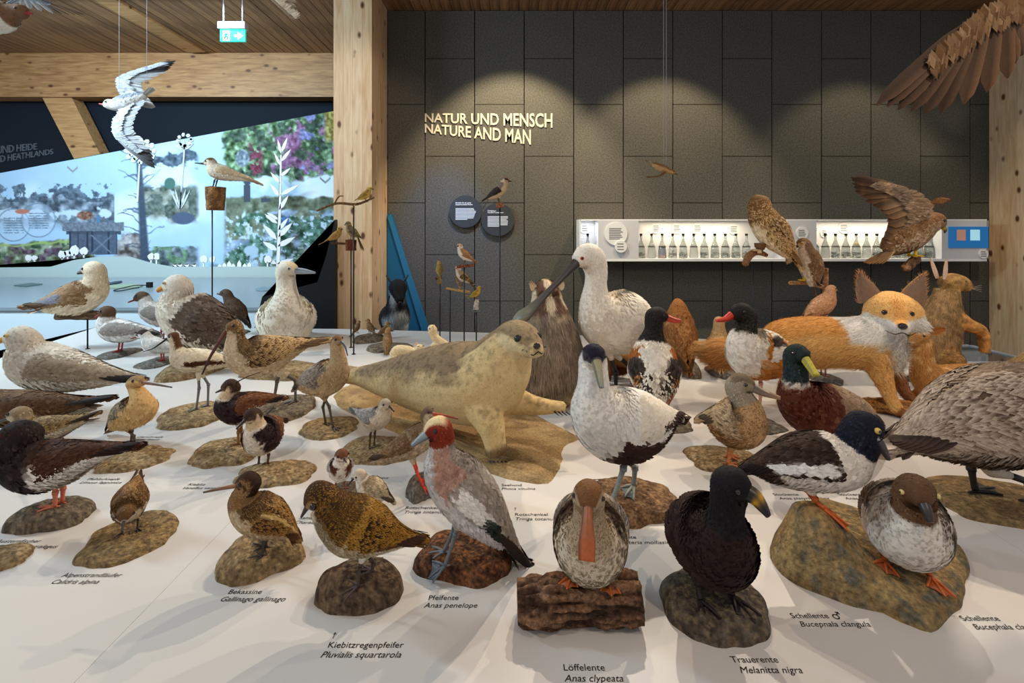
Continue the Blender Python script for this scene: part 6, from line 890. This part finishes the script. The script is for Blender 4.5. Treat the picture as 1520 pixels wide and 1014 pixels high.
flyer('flying_gull', 'brown-headed gull in flight at the top left corner', W(10, 22, d), 0, [(-70, 20, 5), (-50, 22, 14), (-20, 24, 24), (5, 24, 22), (18, 20, 14), (26, 18, 11), (34, 18, 10), (40, 19, 5)], [(40, 19, 3), (48, 20, 1.2)], (176, 48, 40), (33, 16, 1.4), [(0, 3, -1, 1, (232, 222, 206)), (1.5, 3, -1, 1, (120, 88, 64))],
      [([(5, 12, .05), (20, 2, .12), (40, -6, .2), (75, 4, .3)], (-.8, .3, -.1), (.1, -.5, .8)), ([(-5, 14, -.05), (-20, -30, -.15), (-10, -70, -.2), (40, -110, -.25)], (-.85, -.2, 0), (.1, -.5, .8))], (-90, 20), d, [(-10, 10), (12, 8)], .16, GW)
d = 3.2
flyer('flying_gull', 'pale bird in flight above the frame, only its wing tip showing', W(330, -70, d), 180, [(390, -80, 5), (375, -78, 12), (345, -72, 20), (322, -70, 18), (308, -72, 12), (302, -73, 11), (296, -73, 9), (288, -72, 5)], [(288, -72, 3), (278, -71, 1)], (176, 48, 40), (297, -75, 1.4), GR_,
      [([(345, -62, -.05), (365, -45, -.12), (385, -20, -.18), (440, 28, -.24)], (.8, .0, .55), (.3, -.9, .3)), ([(335, -78, .05), (330, -110, .12), (340, -140, .2), (400, -170, .3)], (.9, 0, -.1), (.3, -.8, .4))], (405, -84), d, [(330, -80), (370, -84)], .16, ((226, 204, 172), ((228, 208, 180), (214, 190, 158)), ((226, 206, 176), (206, 180, 146))), tipc=(214, 190, 160))
d = 4.3
flyer('flying_lark', 'small brown bird in flight hanging before the panel wall', W(985, 252, d), 0, [(968, 243, 2), (972, 245, 4), (980, 249, 5.5), (988, 252, 5.5), (993, 254, 4), (997, 255, 4), (1000, 256, 3), (1002, 257, 1.6)], [(1002, 258, 1), (1006, 259, .4)], (90, 70, 50), (999, 255, .6), [(0, 3, -1, 1, (196, 156, 104)), (0, 3, .2, 1, (150, 108, 62), (180, 138, 88))],
      [([(990, 255, -.02), (985, 259, -.06), (978, 262, -.08), (960, 263, -.1)], (-.5, -.2, .1), (0, -.6, .8)), ([(988, 250, .02), (982, 246, .06), (976, 244, .08), (966, 243, .1)], (-.5, .4, .1), (0, -.6, .8))], (957, 236), d, [(985, 249), (989, 250)], .05, ((164, 120, 70), ((170, 126, 76), (150, 108, 62)), ((160, 118, 70), (140, 100, 58))), tipc=(130, 92, 54), nf=300, tailc=((226, 206, 176), (190, 160, 120)), nw=(5, 5))
d = 2.5
flyer('sea_eagle', 'huge brown raptor overhead with one broad wing entering at top right', W(1660, -60, d), 0, [(1580, -70, 10), (1600, -68, 26), (1640, -62, 42), (1690, -56, 40), (1715, -54, 26), (1735, -52, 24), (1750, -50, 20), (1765, -46, 10)], [(1765, -45, 8), (1785, -38, 5), (1784, -26, 2)], (190, 160, 60), (1752, -53, 2.5), [(0, 3, -1, 1, (110, 78, 48), (150, 112, 74))],
      [([(1650, -45, -.1), (1580, -25, -.2), (1470, 10, -.28), (1372, 95, -.32)], (.55, .1, -.75), (-.25, -.9, .4)), ([(1670, -70, .15), (1690, -130, .3), (1720, -180, .45), (1780, -260, .6)], (-.6, .3, -.3), (-.1, -.6, .8))], (1530, -90), d, [(1640, -85), (1700, -80)], .36, ((108, 82, 56), ((70, 56, 44), (92, 70, 52)), ((78, 60, 46), (98, 72, 52))), tipc=(66, 48, 36), nf=1800, tailc=((210, 200, 180), (190, 176, 150)), nw=(11, 10))
# ================================================================ mammals
def hd3(fr, px, py, lat, yaw, pitch=0):
    c = fr.pt(px, py, lat); a = math.radians(yaw); b = math.radians(pitch); f = np.array([math.cos(a)*math.cos(b), math.sin(a)*math.cos(b), math.sin(b)]); l = np.array([-math.sin(a), math.cos(a), 0]); u = np.cross(f, l)
    return lambda x, y, z: c+(f*x+l*y+u*z)*fr.k, f, l, u
def ear(root, L, base, tip, wv, dv, w, c_out, c_in, name='ear', pw=None):
    b = MB(); n = 9; t = np.linspace(0, 1, n)
    for sg, col in ((1, c_out), (-1, c_in)):
        V = []; C = []
        for ti in t:
            ww = w*math.sqrt(max(0, 1-ti**2.2))*(.75+.5*ti*(1-ti)*2) if pw is None else w*(1-ti)**.75*(.9+.25*math.sin(math.pi*ti))
            for q in np.linspace(-1, 1, 7): V.append(base+(tip-base)*ti+wv*ww*q+dv*(sg*.10*w+w*.5*(q*q))); C.append(np.array(col)*(1 if abs(q) < .8 else 1.1))
        ix = np.arange(n*7).reshape(n, 7); Q = np.stack([ix[:-1, :-1], ix[:-1, 1:], ix[1:, 1:], ix[1:, :-1]], -1).reshape(-1, 4); b.add(V, Q if sg > 0 else Q[:, ::-1], None, np.array(C))
    nf = 260; tt = RNG.random(nf); qq = RNG.uniform(-1, 1, nf); ww = w*(np.sqrt(np.clip(1-tt**2.2, 0, 1)) if pw is None else (1-tt)**.75); P = base+np.outer(tt, tip-base)+np.outer(ww*qq, wv)+np.outer(.5*w*qq*qq, dv); D = nrm(tip-base)*w*.35; S = wv*w*.03
    V = np.stack([P-S, P+S, P+D+np.outer(qq*w*.25, wv)], 1).reshape(-1, 3); b.add(V, None, np.arange(nf*3).reshape(-1, 3), np.repeat(np.where((RNG.random(nf) < .6)[:, None], np.array(c_out, float), np.array(c_in, float)), 3, 0)); b.build(name, M_FUR, root, L)
def ball(root, L, c, r, col, name='nose', sq=(1, 1, .8)):
    th = np.linspace(-np.pi/2, np.pi/2, 9); st = np.column_stack([np.cos(th)*r, np.sin(th)*r*sq[2]]); b = MB(); cc = np.column_stack([np.full(9, c[0]), np.full(9, c[1]), c[2]+st[:, 1]]); b.sweep(cc, np.maximum(st[:, 0], .0005), np.maximum(st[:, 0], .0005)*sq[1], col, 12, side=(1, 0, 0)); b.build(name, M_EYE, root, L)
# --- seal
SG = (694, 655); fr = Frame(SG, -33, False, True)
H_, hf_, hl_, hu_ = hd3(fr, 770, 508, 0, -60, 4)
SC = [(0, 1, -1, 1, (214, 190, 140)), (0, 1, .30, 1, (140, 120, 92))]
def seal_spots(co, no, C, fr):
    n1 = fbm(co, 60, 3, 4); m = sm(-.1, .7, n1)*sm(-.3, .5, no[:, 2]); return C*(1-.2*m[:, None])
def seal_post(root, L, fr):
    P = H_
    for s_ in (1, -1):
        c = P(25, s_*15, 9); eye(root, L, c, hf_+hl_*s_*.6+UP*.1, 6.0*fr.k, (16, 12, 12), 1.2)
        b = MB()
        for k in range(6): a = P(36, s_*7, -6+k*1.2); b.tube([a, a+hl_*s_*.035+hf_*.01+UP*(.012-.005*k)], [.0008, .0003], (60, 50, 40), 4)
        b.build('whiskers', M_FUR, root, L)
    ball(root, L, P(46, 0, 1), 5.0*fr.k, (24, 18, 18)); b = MB(); b.tube([P(41, -14, -4), P(46.5, -7, -10), P(49, 0, -6), P(46.5, 7, -10), P(41, 14, -4)], [.0015, .002, .0022, .002, .0015], (40, 30, 26), 6); b.build('mouth', M_FUR, root, L)
    for (x, y, lat) in ((738, 676, -34), (834, 603, 40)):
        b = MB(); c = fr.pt(x, y, lat); c[2] = max(c[2]-.01, .014)
        for k in range(5): q = c+np.array([(k-2)*.016, -.01, -.008]); b.tube([q, q+fr.f*.022-UP*.012], [.004, .0012], (40, 32, 28), 6)
        b.build('claws', M_HORN, root, L)
    base_mesh(root, dict(box=(560, 812, 548, 722), h=5, kind='sand', c=((186, 158, 114), (162, 134, 94), (140, 116, 82)), rot=-40, e=2.6, p=9, n=.25, on=.16, world=(-.36, 2.37, .80, .31)), L)
P3 = lambda p, w, h: (tuple(p), w*fr.k, h*fr.k)
zf_ = lambda x, y, lat, z: np.array([*fr.pt(x, y, lat)[:2], z])
mammal('harbour_seal', 'pale yellowish seal with raised head lying on a sand slab', SG, -33, [
    dict(p=[(512, 556, 8, 1.8), (540, 558, 15, 1.3), (582, 562, 30), (628, 564, 46), (675, 566, 58), (715, 566, 60), (738, 546, 53), (752, 524, 42), (762, 508, 33)], c=SC),
    dict(p=[P3(H_(-26, 0, -14), 30, 34), P3(H_(-10, 0, 0), 30, 30), P3(H_(10, 0, 2), 28, 26), P3(H_(26, 0, -1), 21, 18), P3(H_(38, 0, -5), 15, 12), P3(H_(46, 0, -5), 9, 8)], c=[(0, 1, -1, 1, (216, 196, 152)), (0, .9, .35, 1, (150, 130, 100))], side=hl_, flow=1),
    dict(p=[P3(H_(34, 7, -7), 9, 9), P3(H_(45, 6, -7), 7, 7)], c=[(0, 1, -1, 1, (184, 164, 126))], side=hl_), dict(p=[P3(H_(34, -7, -7), 9, 9), P3(H_(45, -6, -7), 7, 7)], c=[(0, 1, -1, 1, (184, 164, 126))], side=hl_),
    dict(p=[(712, 596, 30, 1, -26), (728, 630, 22, 1, -36), (734, 654, 17, 1, -38), (738, 672, 15, 1.4, -36)], c=[(0, 1, -1, 1, (216, 190, 136)), (.8, 1, -1, 1, (120, 96, 70))]),
    dict(p=[(750, 590, 26, 1, 24), (784, 600, 16, 1, 40), (812, 604, 11, 1.3, 44), (836, 604, 7, 1.7, 42)], c=[(0, 1, -1, 1, (212, 184, 130))]),
    dict(p=[(535, 558, 11, 1, 6), (515, 552, 9, 1.4, 12), (498, 548, 5, 2, 16)], c=[(0, 1, -1, 1, (176, 150, 110))]), dict(p=[(535, 560, 11, 1, -6), (516, 560, 9, 1.4, -14), (500, 562, 5, 2, -20)], c=[(0, 1, -1, 1, (196, 170, 124))])],
    fur=(9000, 3.2, .97), vox=2.6, cat='seal', spots=seal_spots, smooth=8, gravity=.1, post=seal_post, exact=True)
# --- fox
FG = (1235, 606); fr = Frame(FG, -12); OR = (230, 178, 108); WH = (232, 226, 216)
HF, ff, fll, fu_ = hd3(fr, 1322, 466, -6, -117, 0)
def fox_face(co, no, C, fr):
    c = HF(0, 0, 0); d = (co-c)/fr.k; x, y, z = d@ff, d@fll, d@fu_
    m = sm(2, -4, z+4-np.abs(y)*.18)*sm(-6, 4, x)*sm(-44, -34, z)*(np.abs(d).max(1) < 70); C = C*(1-m[:, None])+np.array(WH)*m[:, None]
    m2 = sm(1, .5, ((z+40)/30)**2+(y/28)**2+((x-4)/34)**2); C = C*(1-m2[:, None])+np.array((222, 216, 208))*m2[:, None]
    m3 = sm(-10, -5, z)*sm(14, 20, x)*sm(9, 5, np.abs(y)); return C*(1-m3[:, None])+np.array((222, 162, 90))*m3[:, None]
def fox_post(root, L, fr):
    for s_ in (1, -1):
        eye(root, L, HF(26.5, s_*14.5, 6), ff+fll*s_*.35, 4.2*fr.k, (150, 84, 30), .8)
        b = HF(-4, s_*23, 16); t = HF(-8, s_*38, 60); ear(root, L, b, t, nrm(fll*.9-fu_*.25*s_), -ff, 17*fr.k, (206, 150, 92), (128, 102, 84), pw=1.0)
    ball(root, L, HF(51, 0, -8), 5.6*fr.k, (34, 26, 26)); b = MB(); b.tube([HF(40, -17, -17), HF(48, -8, -20), HF(50, 0, -17), HF(48, 8, -20), HF(40, 17, -17)], [.001, .002, .002, .002, .001], (40, 28, 24), 6); b.build('mouth', M_FUR, root, L)
    p0 = G(1268, 606)+UP*.03; p1 = G(1405, 628)+UP*.035; log_mesh(root, p0, p1, [.03, .045, .05, .04], L, ((176, 124, 66), (110, 74, 42), (180, 130, 80)), 'base', 18, 30, .35, 3, .8)
Q3 = lambda p, w, h: (tuple(p), w*fr.k, h*fr.k)
FC = [(0, 1, -1, 1, OR), (0, 1, .5, 1, (216, 154, 82))]
mammal('red_fox', 'orange red fox with white cheeks stepping onto a log and facing the viewer', FG, -12, [
    dict(p=[(1142, 522, 26), (1165, 512, 36), (1200, 508, 38), (1240, 508, 37), (1275, 508, 38), (1300, 498, 36), (1316, 482, 30)], c=FC),
    dict(p=[Q3(HF(-34, 0, -12), 28, 30), Q3(HF(-16, 0, 0), 33, 32), Q3(HF(4, 0, 0), 36, 29), Q3(HF(18, 0, -4), 26, 22), Q3(HF(32, 0, -10), 14, 12), Q3(HF(50, 0, -12), 8, 7)], c=[(0, 1, -1, 1, OR)], side=fll, fl=.32),
    dict(p=[Q3(HF(6, 24, -10), 12, 13), Q3(HF(2, 38, -14), 5, 6)], c=[(0, 1, -1, 1, WH)], side=ff, flow=-1), dict(p=[Q3(HF(6, -24, -10), 12, 13), Q3(HF(2, -38, -14), 5, 6)], c=[(0, 1, -1, 1, WH)], side=ff, flow=-1),
    dict(p=[(1300, 505, 34, .9, -6), (1312, 530, 26, .9, -8), (1318, 548, 14, .9, -8)], c=[(0, 1, -1, 1, (226, 218, 206))], fl=1.3),
    dict(p=[(1288, 520, 24, 1, -16), (1300, 555, 14, 1, -18), (1312, 585, 9, 1, -18), (1320, 600, 9, 1.1, -20), (1330, 606, 6, 1.2, -22)], c=[(0, 1, -1, 1, OR), (.75, 1, -1, 1, (150, 96, 54))], fl=.6),
    dict(p=[(1312, 525, 20, 1, 14), (1338, 560, 11, 1, 14), (1352, 588, 8, 1, 12), (1366, 600, 6, 1.2, 10)], c=[(0, 1, -1, 1, (150, 100, 66))], fl=.6),
    dict(p=[(1160, 520, 30, .9, -12), (1172, 556, 20, .8, -16), (1160, 580, 12, .8, -16), (1164, 610, 9, 1, -16), (1182, 616, 7, 1, -16)], c=[(0, 1, -1, 1, OR)], fl=.7), dict(p=[(1170, 520, 28, .9, 14), (1184, 556, 17, .8, 16), (1172, 580, 11, .8, 16), (1178, 600, 8, 1, 16), (1196, 604, 6, 1, 16)], c=[(0, 1, -1, 1, (180, 116, 56))], fl=.7),
    dict(p=[(1150, 512, 13), (1120, 518, 17), (1085, 524, 21), (1055, 522, 18), (1036, 514, 8)], c=[(0, 1, -1, 1, (204, 148, 86)), (.85, 1, -1, 1, (214, 170, 110))], fl=1.6, flow=-1)],
    fur=(30000, 9, .9), vox=2.2, cat='fox', spots=fox_face, post=fox_post)
# --- badger from behind
BG = (816, 590); fr = Frame(BG, 97, True); BD = (150, 132, 112)
def badger_col(co, no, C, fr):
    d = (co-fr.g)/fr.k; x = d@fr.f; y = d@fr.l; z = d[:, 2]; n = fbm(co, 40, 2, 3); C = C*(1+.22*n[:, None])
    m = sm(126, 134, z)*1.0; wst = sm(7, 4, np.abs(y)); C = C*(1-m[:, None])+np.where(wst[:, None] > .5, np.array((228, 208, 176)), np.array((112, 84, 66)))*m[:, None]
    e = sm(136, 142, z)*sm(16, 19, np.abs(y)); return C*(1-e[:, None])+np.array((226, 212, 188))*e[:, None]
def badger_post(root, L, fr):
    for s_ in (1, -1): ear(root, L, fr.pt(24, 156, s_*19), fr.pt(22, 170, s_*24), fr.l, -fr.f, 6*fr.k, (226, 206, 176), (96, 70, 56)); eye(root, L, fr.pt(50, 154, s_*11), fr.f+fr.l*s_, 2.2*fr.k)
    ball(root, L, fr.pt(72, 144, 0), 4*fr.k, (30, 24, 24)); base_mesh(root, dict(box=(765, 872, 566, 600), h=4, kind='rock', c=((60, 46, 38), (44, 34, 28))), L)
mammal('badger', 'shaggy grey-brown badger sitting with its back to the viewer', BG, 97, [
    dict(p=[(-26, 16, 34, 1.35), (-14, 48, 46, 1.1), (2, 86, 44), (16, 118, 33), (26, 140, 25)], c=[(0, 1, -1, 1, BD)], flow=1, fl=1.25),
    dict(p=[(20, 142, 24), (32, 152, 21), (48, 150, 15), (62, 146, 10), (72, 144, 6)], c=[(0, 1, -1, 1, (112, 84, 66))], fl=.5),
    dict(p=[(4, 60, 20, 1, 30), (22, 30, 14, 1, 38), (34, 6, 12, 1, 38)], c=[(0, 1, -1, 1, (64, 50, 44))], fl=.7), dict(p=[(4, 60, 20, 1, -30), (22, 30, 14, 1, -38), (34, 6, 12, 1, -38)], c=[(0, 1, -1, 1, (64, 50, 44))], fl=.7),
    dict(p=[(-24, 30, 16, 1, -22), (-34, 14, 17, 1, -26), (-40, 4, 10, 1.2, -28)], c=[(0, 1, -1, 1, (214, 186, 142))], fl=1.5), dict(p=[(-20, 26, 22, 1, 26), (-26, 8, 16, 1, 28)], c=[(0, 1, -1, 1, (84, 66, 56))])],
    fur=(26000, 11, .9), vox=2.4, loc=True, cat='badger', spots=badger_col, post=badger_post, gravity=.5)
# --- hare
HG = (1392, 570); fr = Frame(HG, 0); HC = (176, 140, 92)
def hare_post(root, L, fr):
    for s_ in (1, -1):
        ear(root, L, fr.pt(1398, 414, s_*6), fr.pt(1394-4*s_, 383, s_*9), nrm(fr.f*.9+fr.l*.3), fr.l*.5, 5.5*fr.k, (180, 146, 104), (226, 200, 176)); eye(root, L, fr.pt(1422, 417, s_*10.5), fr.l*s_+fr.f*.25, 2.6*fr.k, (120, 70, 30), .8)
        b = MB()
        for k in range(4): a = fr.pt(1436, 427, s_*4); b.tube([a, a+fr.l*s_*.04+fr.f*.03+UP*(.02-.013*k)], [.0007, .0003], (230, 224, 214), 4)
        b.build('whiskers', M_FUR, root, L)
    ball(root, L, fr.pt(1441, 424, 0), 2*fr.k, (120, 84, 70)); base_mesh(root, dict(box=(1352, 1440, 558, 578), h=4, c=STONE), L)
mammal('brown_hare', 'brown hare reared up on its haunches with forelegs raised', HG, 0, [
    dict(p=[(1374, 545, 22), (1383, 522, 29), (1391, 492, 29), (1399, 465, 25), (1404, 444, 18), (1406, 430, 15)], c=[(0, 1, -1, 1, HC), (.3, .8, -1, 1, (160, 128, 88))]),
    dict(p=[(1402, 424, 13), (1413, 420, 14.5), (1425, 421, 12.5), (1434, 425, 9), (1441, 427, 5)], c=[(0, 1, -1, 1, (176, 138, 84))], fl=.5),
    dict(p=[(1376, 520, 20, .8, -16), (1392, 538, 22, .7, -20), (1384, 560, 12, .8, -20), (1398, 580, 8, 1, -20), (1418, 584, 6, 1, -20)], c=[(0, 1, -1, 1, (182, 142, 90))]), dict(p=[(1376, 520, 20, .8, 16), (1392, 538, 22, .7, 20), (1384, 560, 12, .8, 20), (1398, 580, 8, 1, 20), (1418, 584, 6, 1, 20)], c=[(0, 1, -1, 1, (182, 142, 90))]),
    dict(p=[(1406, 470, 15, .8, -12), (1424, 480, 10, 1, -14), (1442, 488, 8, 1, -14), (1448, 506, 7, 1, -14), (1447, 520, 6.5, 1, -14)], c=[(0, 1, -1, 1, (204, 150, 84))], fl=.5), dict(p=[(1404, 472, 14, .8, 12), (1420, 486, 9, 1, 14), (1432, 498, 7, 1, 14), (1436, 514, 6, 1, 14)], c=[(0, 1, -1, 1, (190, 138, 80))], fl=.5)],
    fur=(14000, 5, .88), vox=1.8, cat='hare', post=hare_post, spots=lambda co, no, C, fr: C*(1+.2*fbm(co, 45, 4, 3)[:, None]))
# --- fawn
DG = (1425, 596); fr = Frame(DG, 180)
def fawn_spots(co, no, C, fr):
    n = vnoise(co, 42, 7); m = sm(.42, .6, n)*sm(-.2, .3, no[:, 2]); return C*(1-m[:, None])+np.array((232, 196, 132))*m[:, None]
def fawn_post(root, L, fr):
    for s_ in (1, -1): eye(root, L, fr.pt(1364, 497, s_*8.5), fr.l*s_, 2.4*fr.k); ear(root, L, fr.pt(1376, 492, s_*7), fr.pt(1386, 484, s_*18), nrm(UP+fr.f*.3), fr.l*s_*.5, 6*fr.k, (170, 112, 58), (206, 170, 130))
    ball(root, L, fr.pt(1350, 510, 0), 3*fr.k, (40, 30, 28)); base_mesh(root, dict(box=(1365, 1500, 582, 608), h=3, c=SANDY), L)
mammal('roe_fawn', 'spotted orange-brown fawn lying between the fox and the goose', DG, 180, [
    dict(p=[(1500, 566, 16), (1472, 568, 27), (1438, 572, 31), (1404, 572, 30), (1380, 562, 24), (1370, 540, 16), (1370, 518, 12.5), (1372, 504, 11)], c=[(0, 1, -1, 1, (192, 138, 78))]),
    dict(p=[(1374, 500, 11.5), (1364, 501, 10.5), (1356, 507, 7.5), (1350, 511, 5)], c=[(0, 1, -1, 1, (180, 132, 78))], fl=.6),
    dict(p=[(1384, 590, 14, 1, -12), (1362, 604, 8, 1, -14), (1386, 612, 6, 1, -16), (1410, 612, 5, 1, -18)], c=[(0, 1, -1, 1, (176, 110, 52))], fl=.6), dict(p=[(1480, 580, 22, .8, -14), (1462, 604, 12, .8, -20), (1490, 610, 7, 1, -22)], c=[(0, 1, -1, 1, (180, 112, 50))])],
    fur=(14000, 5, .92), vox=2.0, cat='deer', spots=fawn_spots, post=fawn_post)
# --- ermines
def erm(lab, g, hd, spine, legs, ey, nose, box):
    fr = Frame(g, hd); EC = (236, 214, 172)
    def post(root, L, fr):
        for s_ in (1, -1): eye(root, L, fr.pt(ey[0], ey[1], s_*ey[2]), fr.l*s_+fr.f*.3, 1.0*fr.k); ear(root, L, fr.pt(ey[0]-ey[3]*4, ey[1]-1, s_*3.4), fr.pt(ey[0]-ey[3]*4.5, ey[1]-4, s_*5), fr.f, fr.l*s_*.4, 1.8*fr.k, EC, (206, 170, 140))
        ball(root, L, fr.pt(*nose), 1.1*fr.k, (80, 60, 56))
        if box: base_mesh(root, dict(box=box, h=5, c=ROCKC, p=5), L)
    mammal('ermine', lab, g, hd, [dict(p=spine, c=[(0, 1, -1, 1, EC)])]+[dict(p=l, c=[(0, 1, -1, 1, EC)], fl=.5) for l in legs], fur=(2600, 2.4, .9), vox=1.0, cat='ermine', post=post, smooth=3)
erm('white ermine walking to the right on a low stone', (606, 546), 0, [(583, 529, 6), (590, 522, 9), (603, 521, 8), (614, 524, 7.5), (619, 520, 5.5), (623, 516, 5.5), (627, 514, 3)], [[(588, 527, 6, 1, s*4), (590, 534, 3.5, 1, s*5), (590, 540, 2.6, 1, s*5), (593, 541, 2, 1, s*5)] for s in (1, -1)]+[[(614, 527, 5, 1, s*4), (614, 534, 3, 1, s*4), (615, 540, 2.2, 1, s*4), (618, 541, 1.8, 1, s*4)] for s in (1, -1)]+[[(584, 528, 3), (578, 534, 2.2), (574, 539, 1.4)]], (622, 513.5, 4, 1), (628.5, 513.5), (578, 640, 534, 550))
erm('white ermine standing upright behind the seal', (668, 548), 180, [(676, 541, 6), (671, 527, 8), (660, 514, 8), (649, 505, 7), (644, 497, 6), (641, 489, 7), (636, 490, 3.5)], [[(654, 510, 4, 1, s*4), (644, 511, 2.4, 1, s*5), (638, 516, 1.8, 1, s*5)] for s in (1, -1)]+[[(672, 534, 6, 1, s*5), (668, 544, 3.4, 1, s*6), (660, 547, 2.4, 1, s*6)] for s in (1, -1)], (639, 487, 5.5, -1), (634.5, 490), None)
# --- marten behind the spoonbill legs
fr = Frame((925, 568), 185)
mammal('pine_marten', 'brown marten with bushy dark tail behind the spoonbill legs', (925, 568), 185, [dict(p=[(952, 544, 9), (938, 536, 11), (920, 532, 11), (902, 530, 9), (892, 524, 7), (885, 522, 4)], c=[(0, 1, -1, 1, (176, 122, 66))]), dict(p=[(950, 542, 6, 1, -12), (936, 548, 10, 1, -18), (918, 552, 11, 1, -22), (902, 548, 6, 1, -24)], c=[(0, 1, -1, 1, (104, 54, 28))], fl=2.2, flow=-1)]+[dict(p=[(x, 540, 6, 1, s*5), (x-2, 552, 3.5, 1, s*6), (x-4, 564, 3, 1, s*6)], c=[(0, 1, -1, 1, (120, 76, 44))], fl=.4) for x in (944, 906) for s in (1, -1)],
       fur=(6000, 4, .9), vox=1.4, cat='marten', post=lambda root, L, fr: [eye(root, L, fr.pt(889, 521, s*4.5), fr.l*s+fr.f*.3, 1.0*fr.k) for s in (1, -1)]+[ear(root, L, fr.pt(895, 519, s*5), fr.pt(896, 514, s*7), fr.f, fr.l*s*.4, 2.4*fr.k, (150, 100, 60), (206, 180, 140)) for s in (1, -1)]+[ball(root, L, fr.pt(883, 522), 1.2*fr.k, (40, 30, 28))])
# --- dark animal standing behind the column, on its own plinth
c = np.array([*W(588, 480, 5.1)[:2], ZF]); fr = Frame(tuple(c), 292, True)
def calf_post(root, L, fr):
    for s_ in (1, -1): ear(root, L, fr.pt(14, 158, s_*9), fr.pt(12, 166, s_*16), nrm(UP+fr.l*s_*.3), -fr.f*.5, 5*fr.k, (24, 24, 28), (60, 60, 64)); eye(root, L, fr.pt(24, 146, s_*7), fr.f+fr.l*s_*.6, 1.6*fr.k)
    ball(root, L, fr.pt(38, 131, 0), 3*fr.k, (20, 18, 20))
mammal('black_dog', 'black furred animal with pale cheeks peeking out from behind the timber column', tuple(c), 292, [dict(p=[(-48, 95, 16), (-34, 98, 21), (-15, 100, 22), (2, 110, 20), (8, 132, 13), (12, 146, 12)], c=[(0, 1, -1, 1, (26, 26, 30)), (.5, 1, -1, -.2, (176, 180, 184))]), dict(p=[(8, 150, 12), (18, 148, 13), (27, 140, 9), (37, 131, 5)], c=[(0, 1, -1, 1, (24, 24, 28)), (.1, .8, -1, -.35, (190, 192, 196))], fl=.5)]+[dict(p=[(x, 92, 9, 1, s*9), (x+1, 50, 5, 1, s*9), (x, 4, 5, 1, s*9), (x+7, 3, 4, 1, s*9)], c=[(0, 1, -1, 1, (150, 156, 164) if x > 0 else (40, 40, 44))], fl=.4) for x in (4, -36) for s in (1, -1)], fur=(6000, 4, .9), vox=2.0, loc=True, post=calf_post)
# --- shaggy animal at the right edge
fr = Frame((1560, 628), 178)
mammal('raccoon_dog', 'shaggy tan furred animal cut off by the right edge behind the goose', (1560, 628), 178, [dict(p=[(1640, 580, 18), (1610, 560, 32), (1570, 556, 38), (1532, 564, 34), (1508, 570, 24), (1494, 574, 14), (1488, 578, 7)], c=[(0, 1, -1, 1, (176, 150, 108))], fl=1.3)]+[dict(p=[(x, 585, 16, 1, s*16), (x-2, 608, 9, 1, s*16), (x-6, 625, 7, 1, s*16)], c=[(0, 1, -1, 1, (96, 76, 58))], fl=.5) for x in (1530, 1605) for s in (1, -1)], fur=(9000, 10, .85), vox=2.4, post=lambda root, L, fr: [eye(root, L, fr.pt(1500, 566, s*13), fr.l*s+fr.f*.5, 1.8*fr.k) for s in (1, -1)]+[ball(root, L, fr.pt(1486, 577), 2.4*fr.k, (30, 24, 24))]+[ear(root, L, fr.pt(1516, 550, s*14), fr.pt(1518, 540, s*18), nrm(fr.l+UP*.2), -fr.f, 6*fr.k, (160, 130, 92), (110, 84, 64)) for s in (1, -1)])
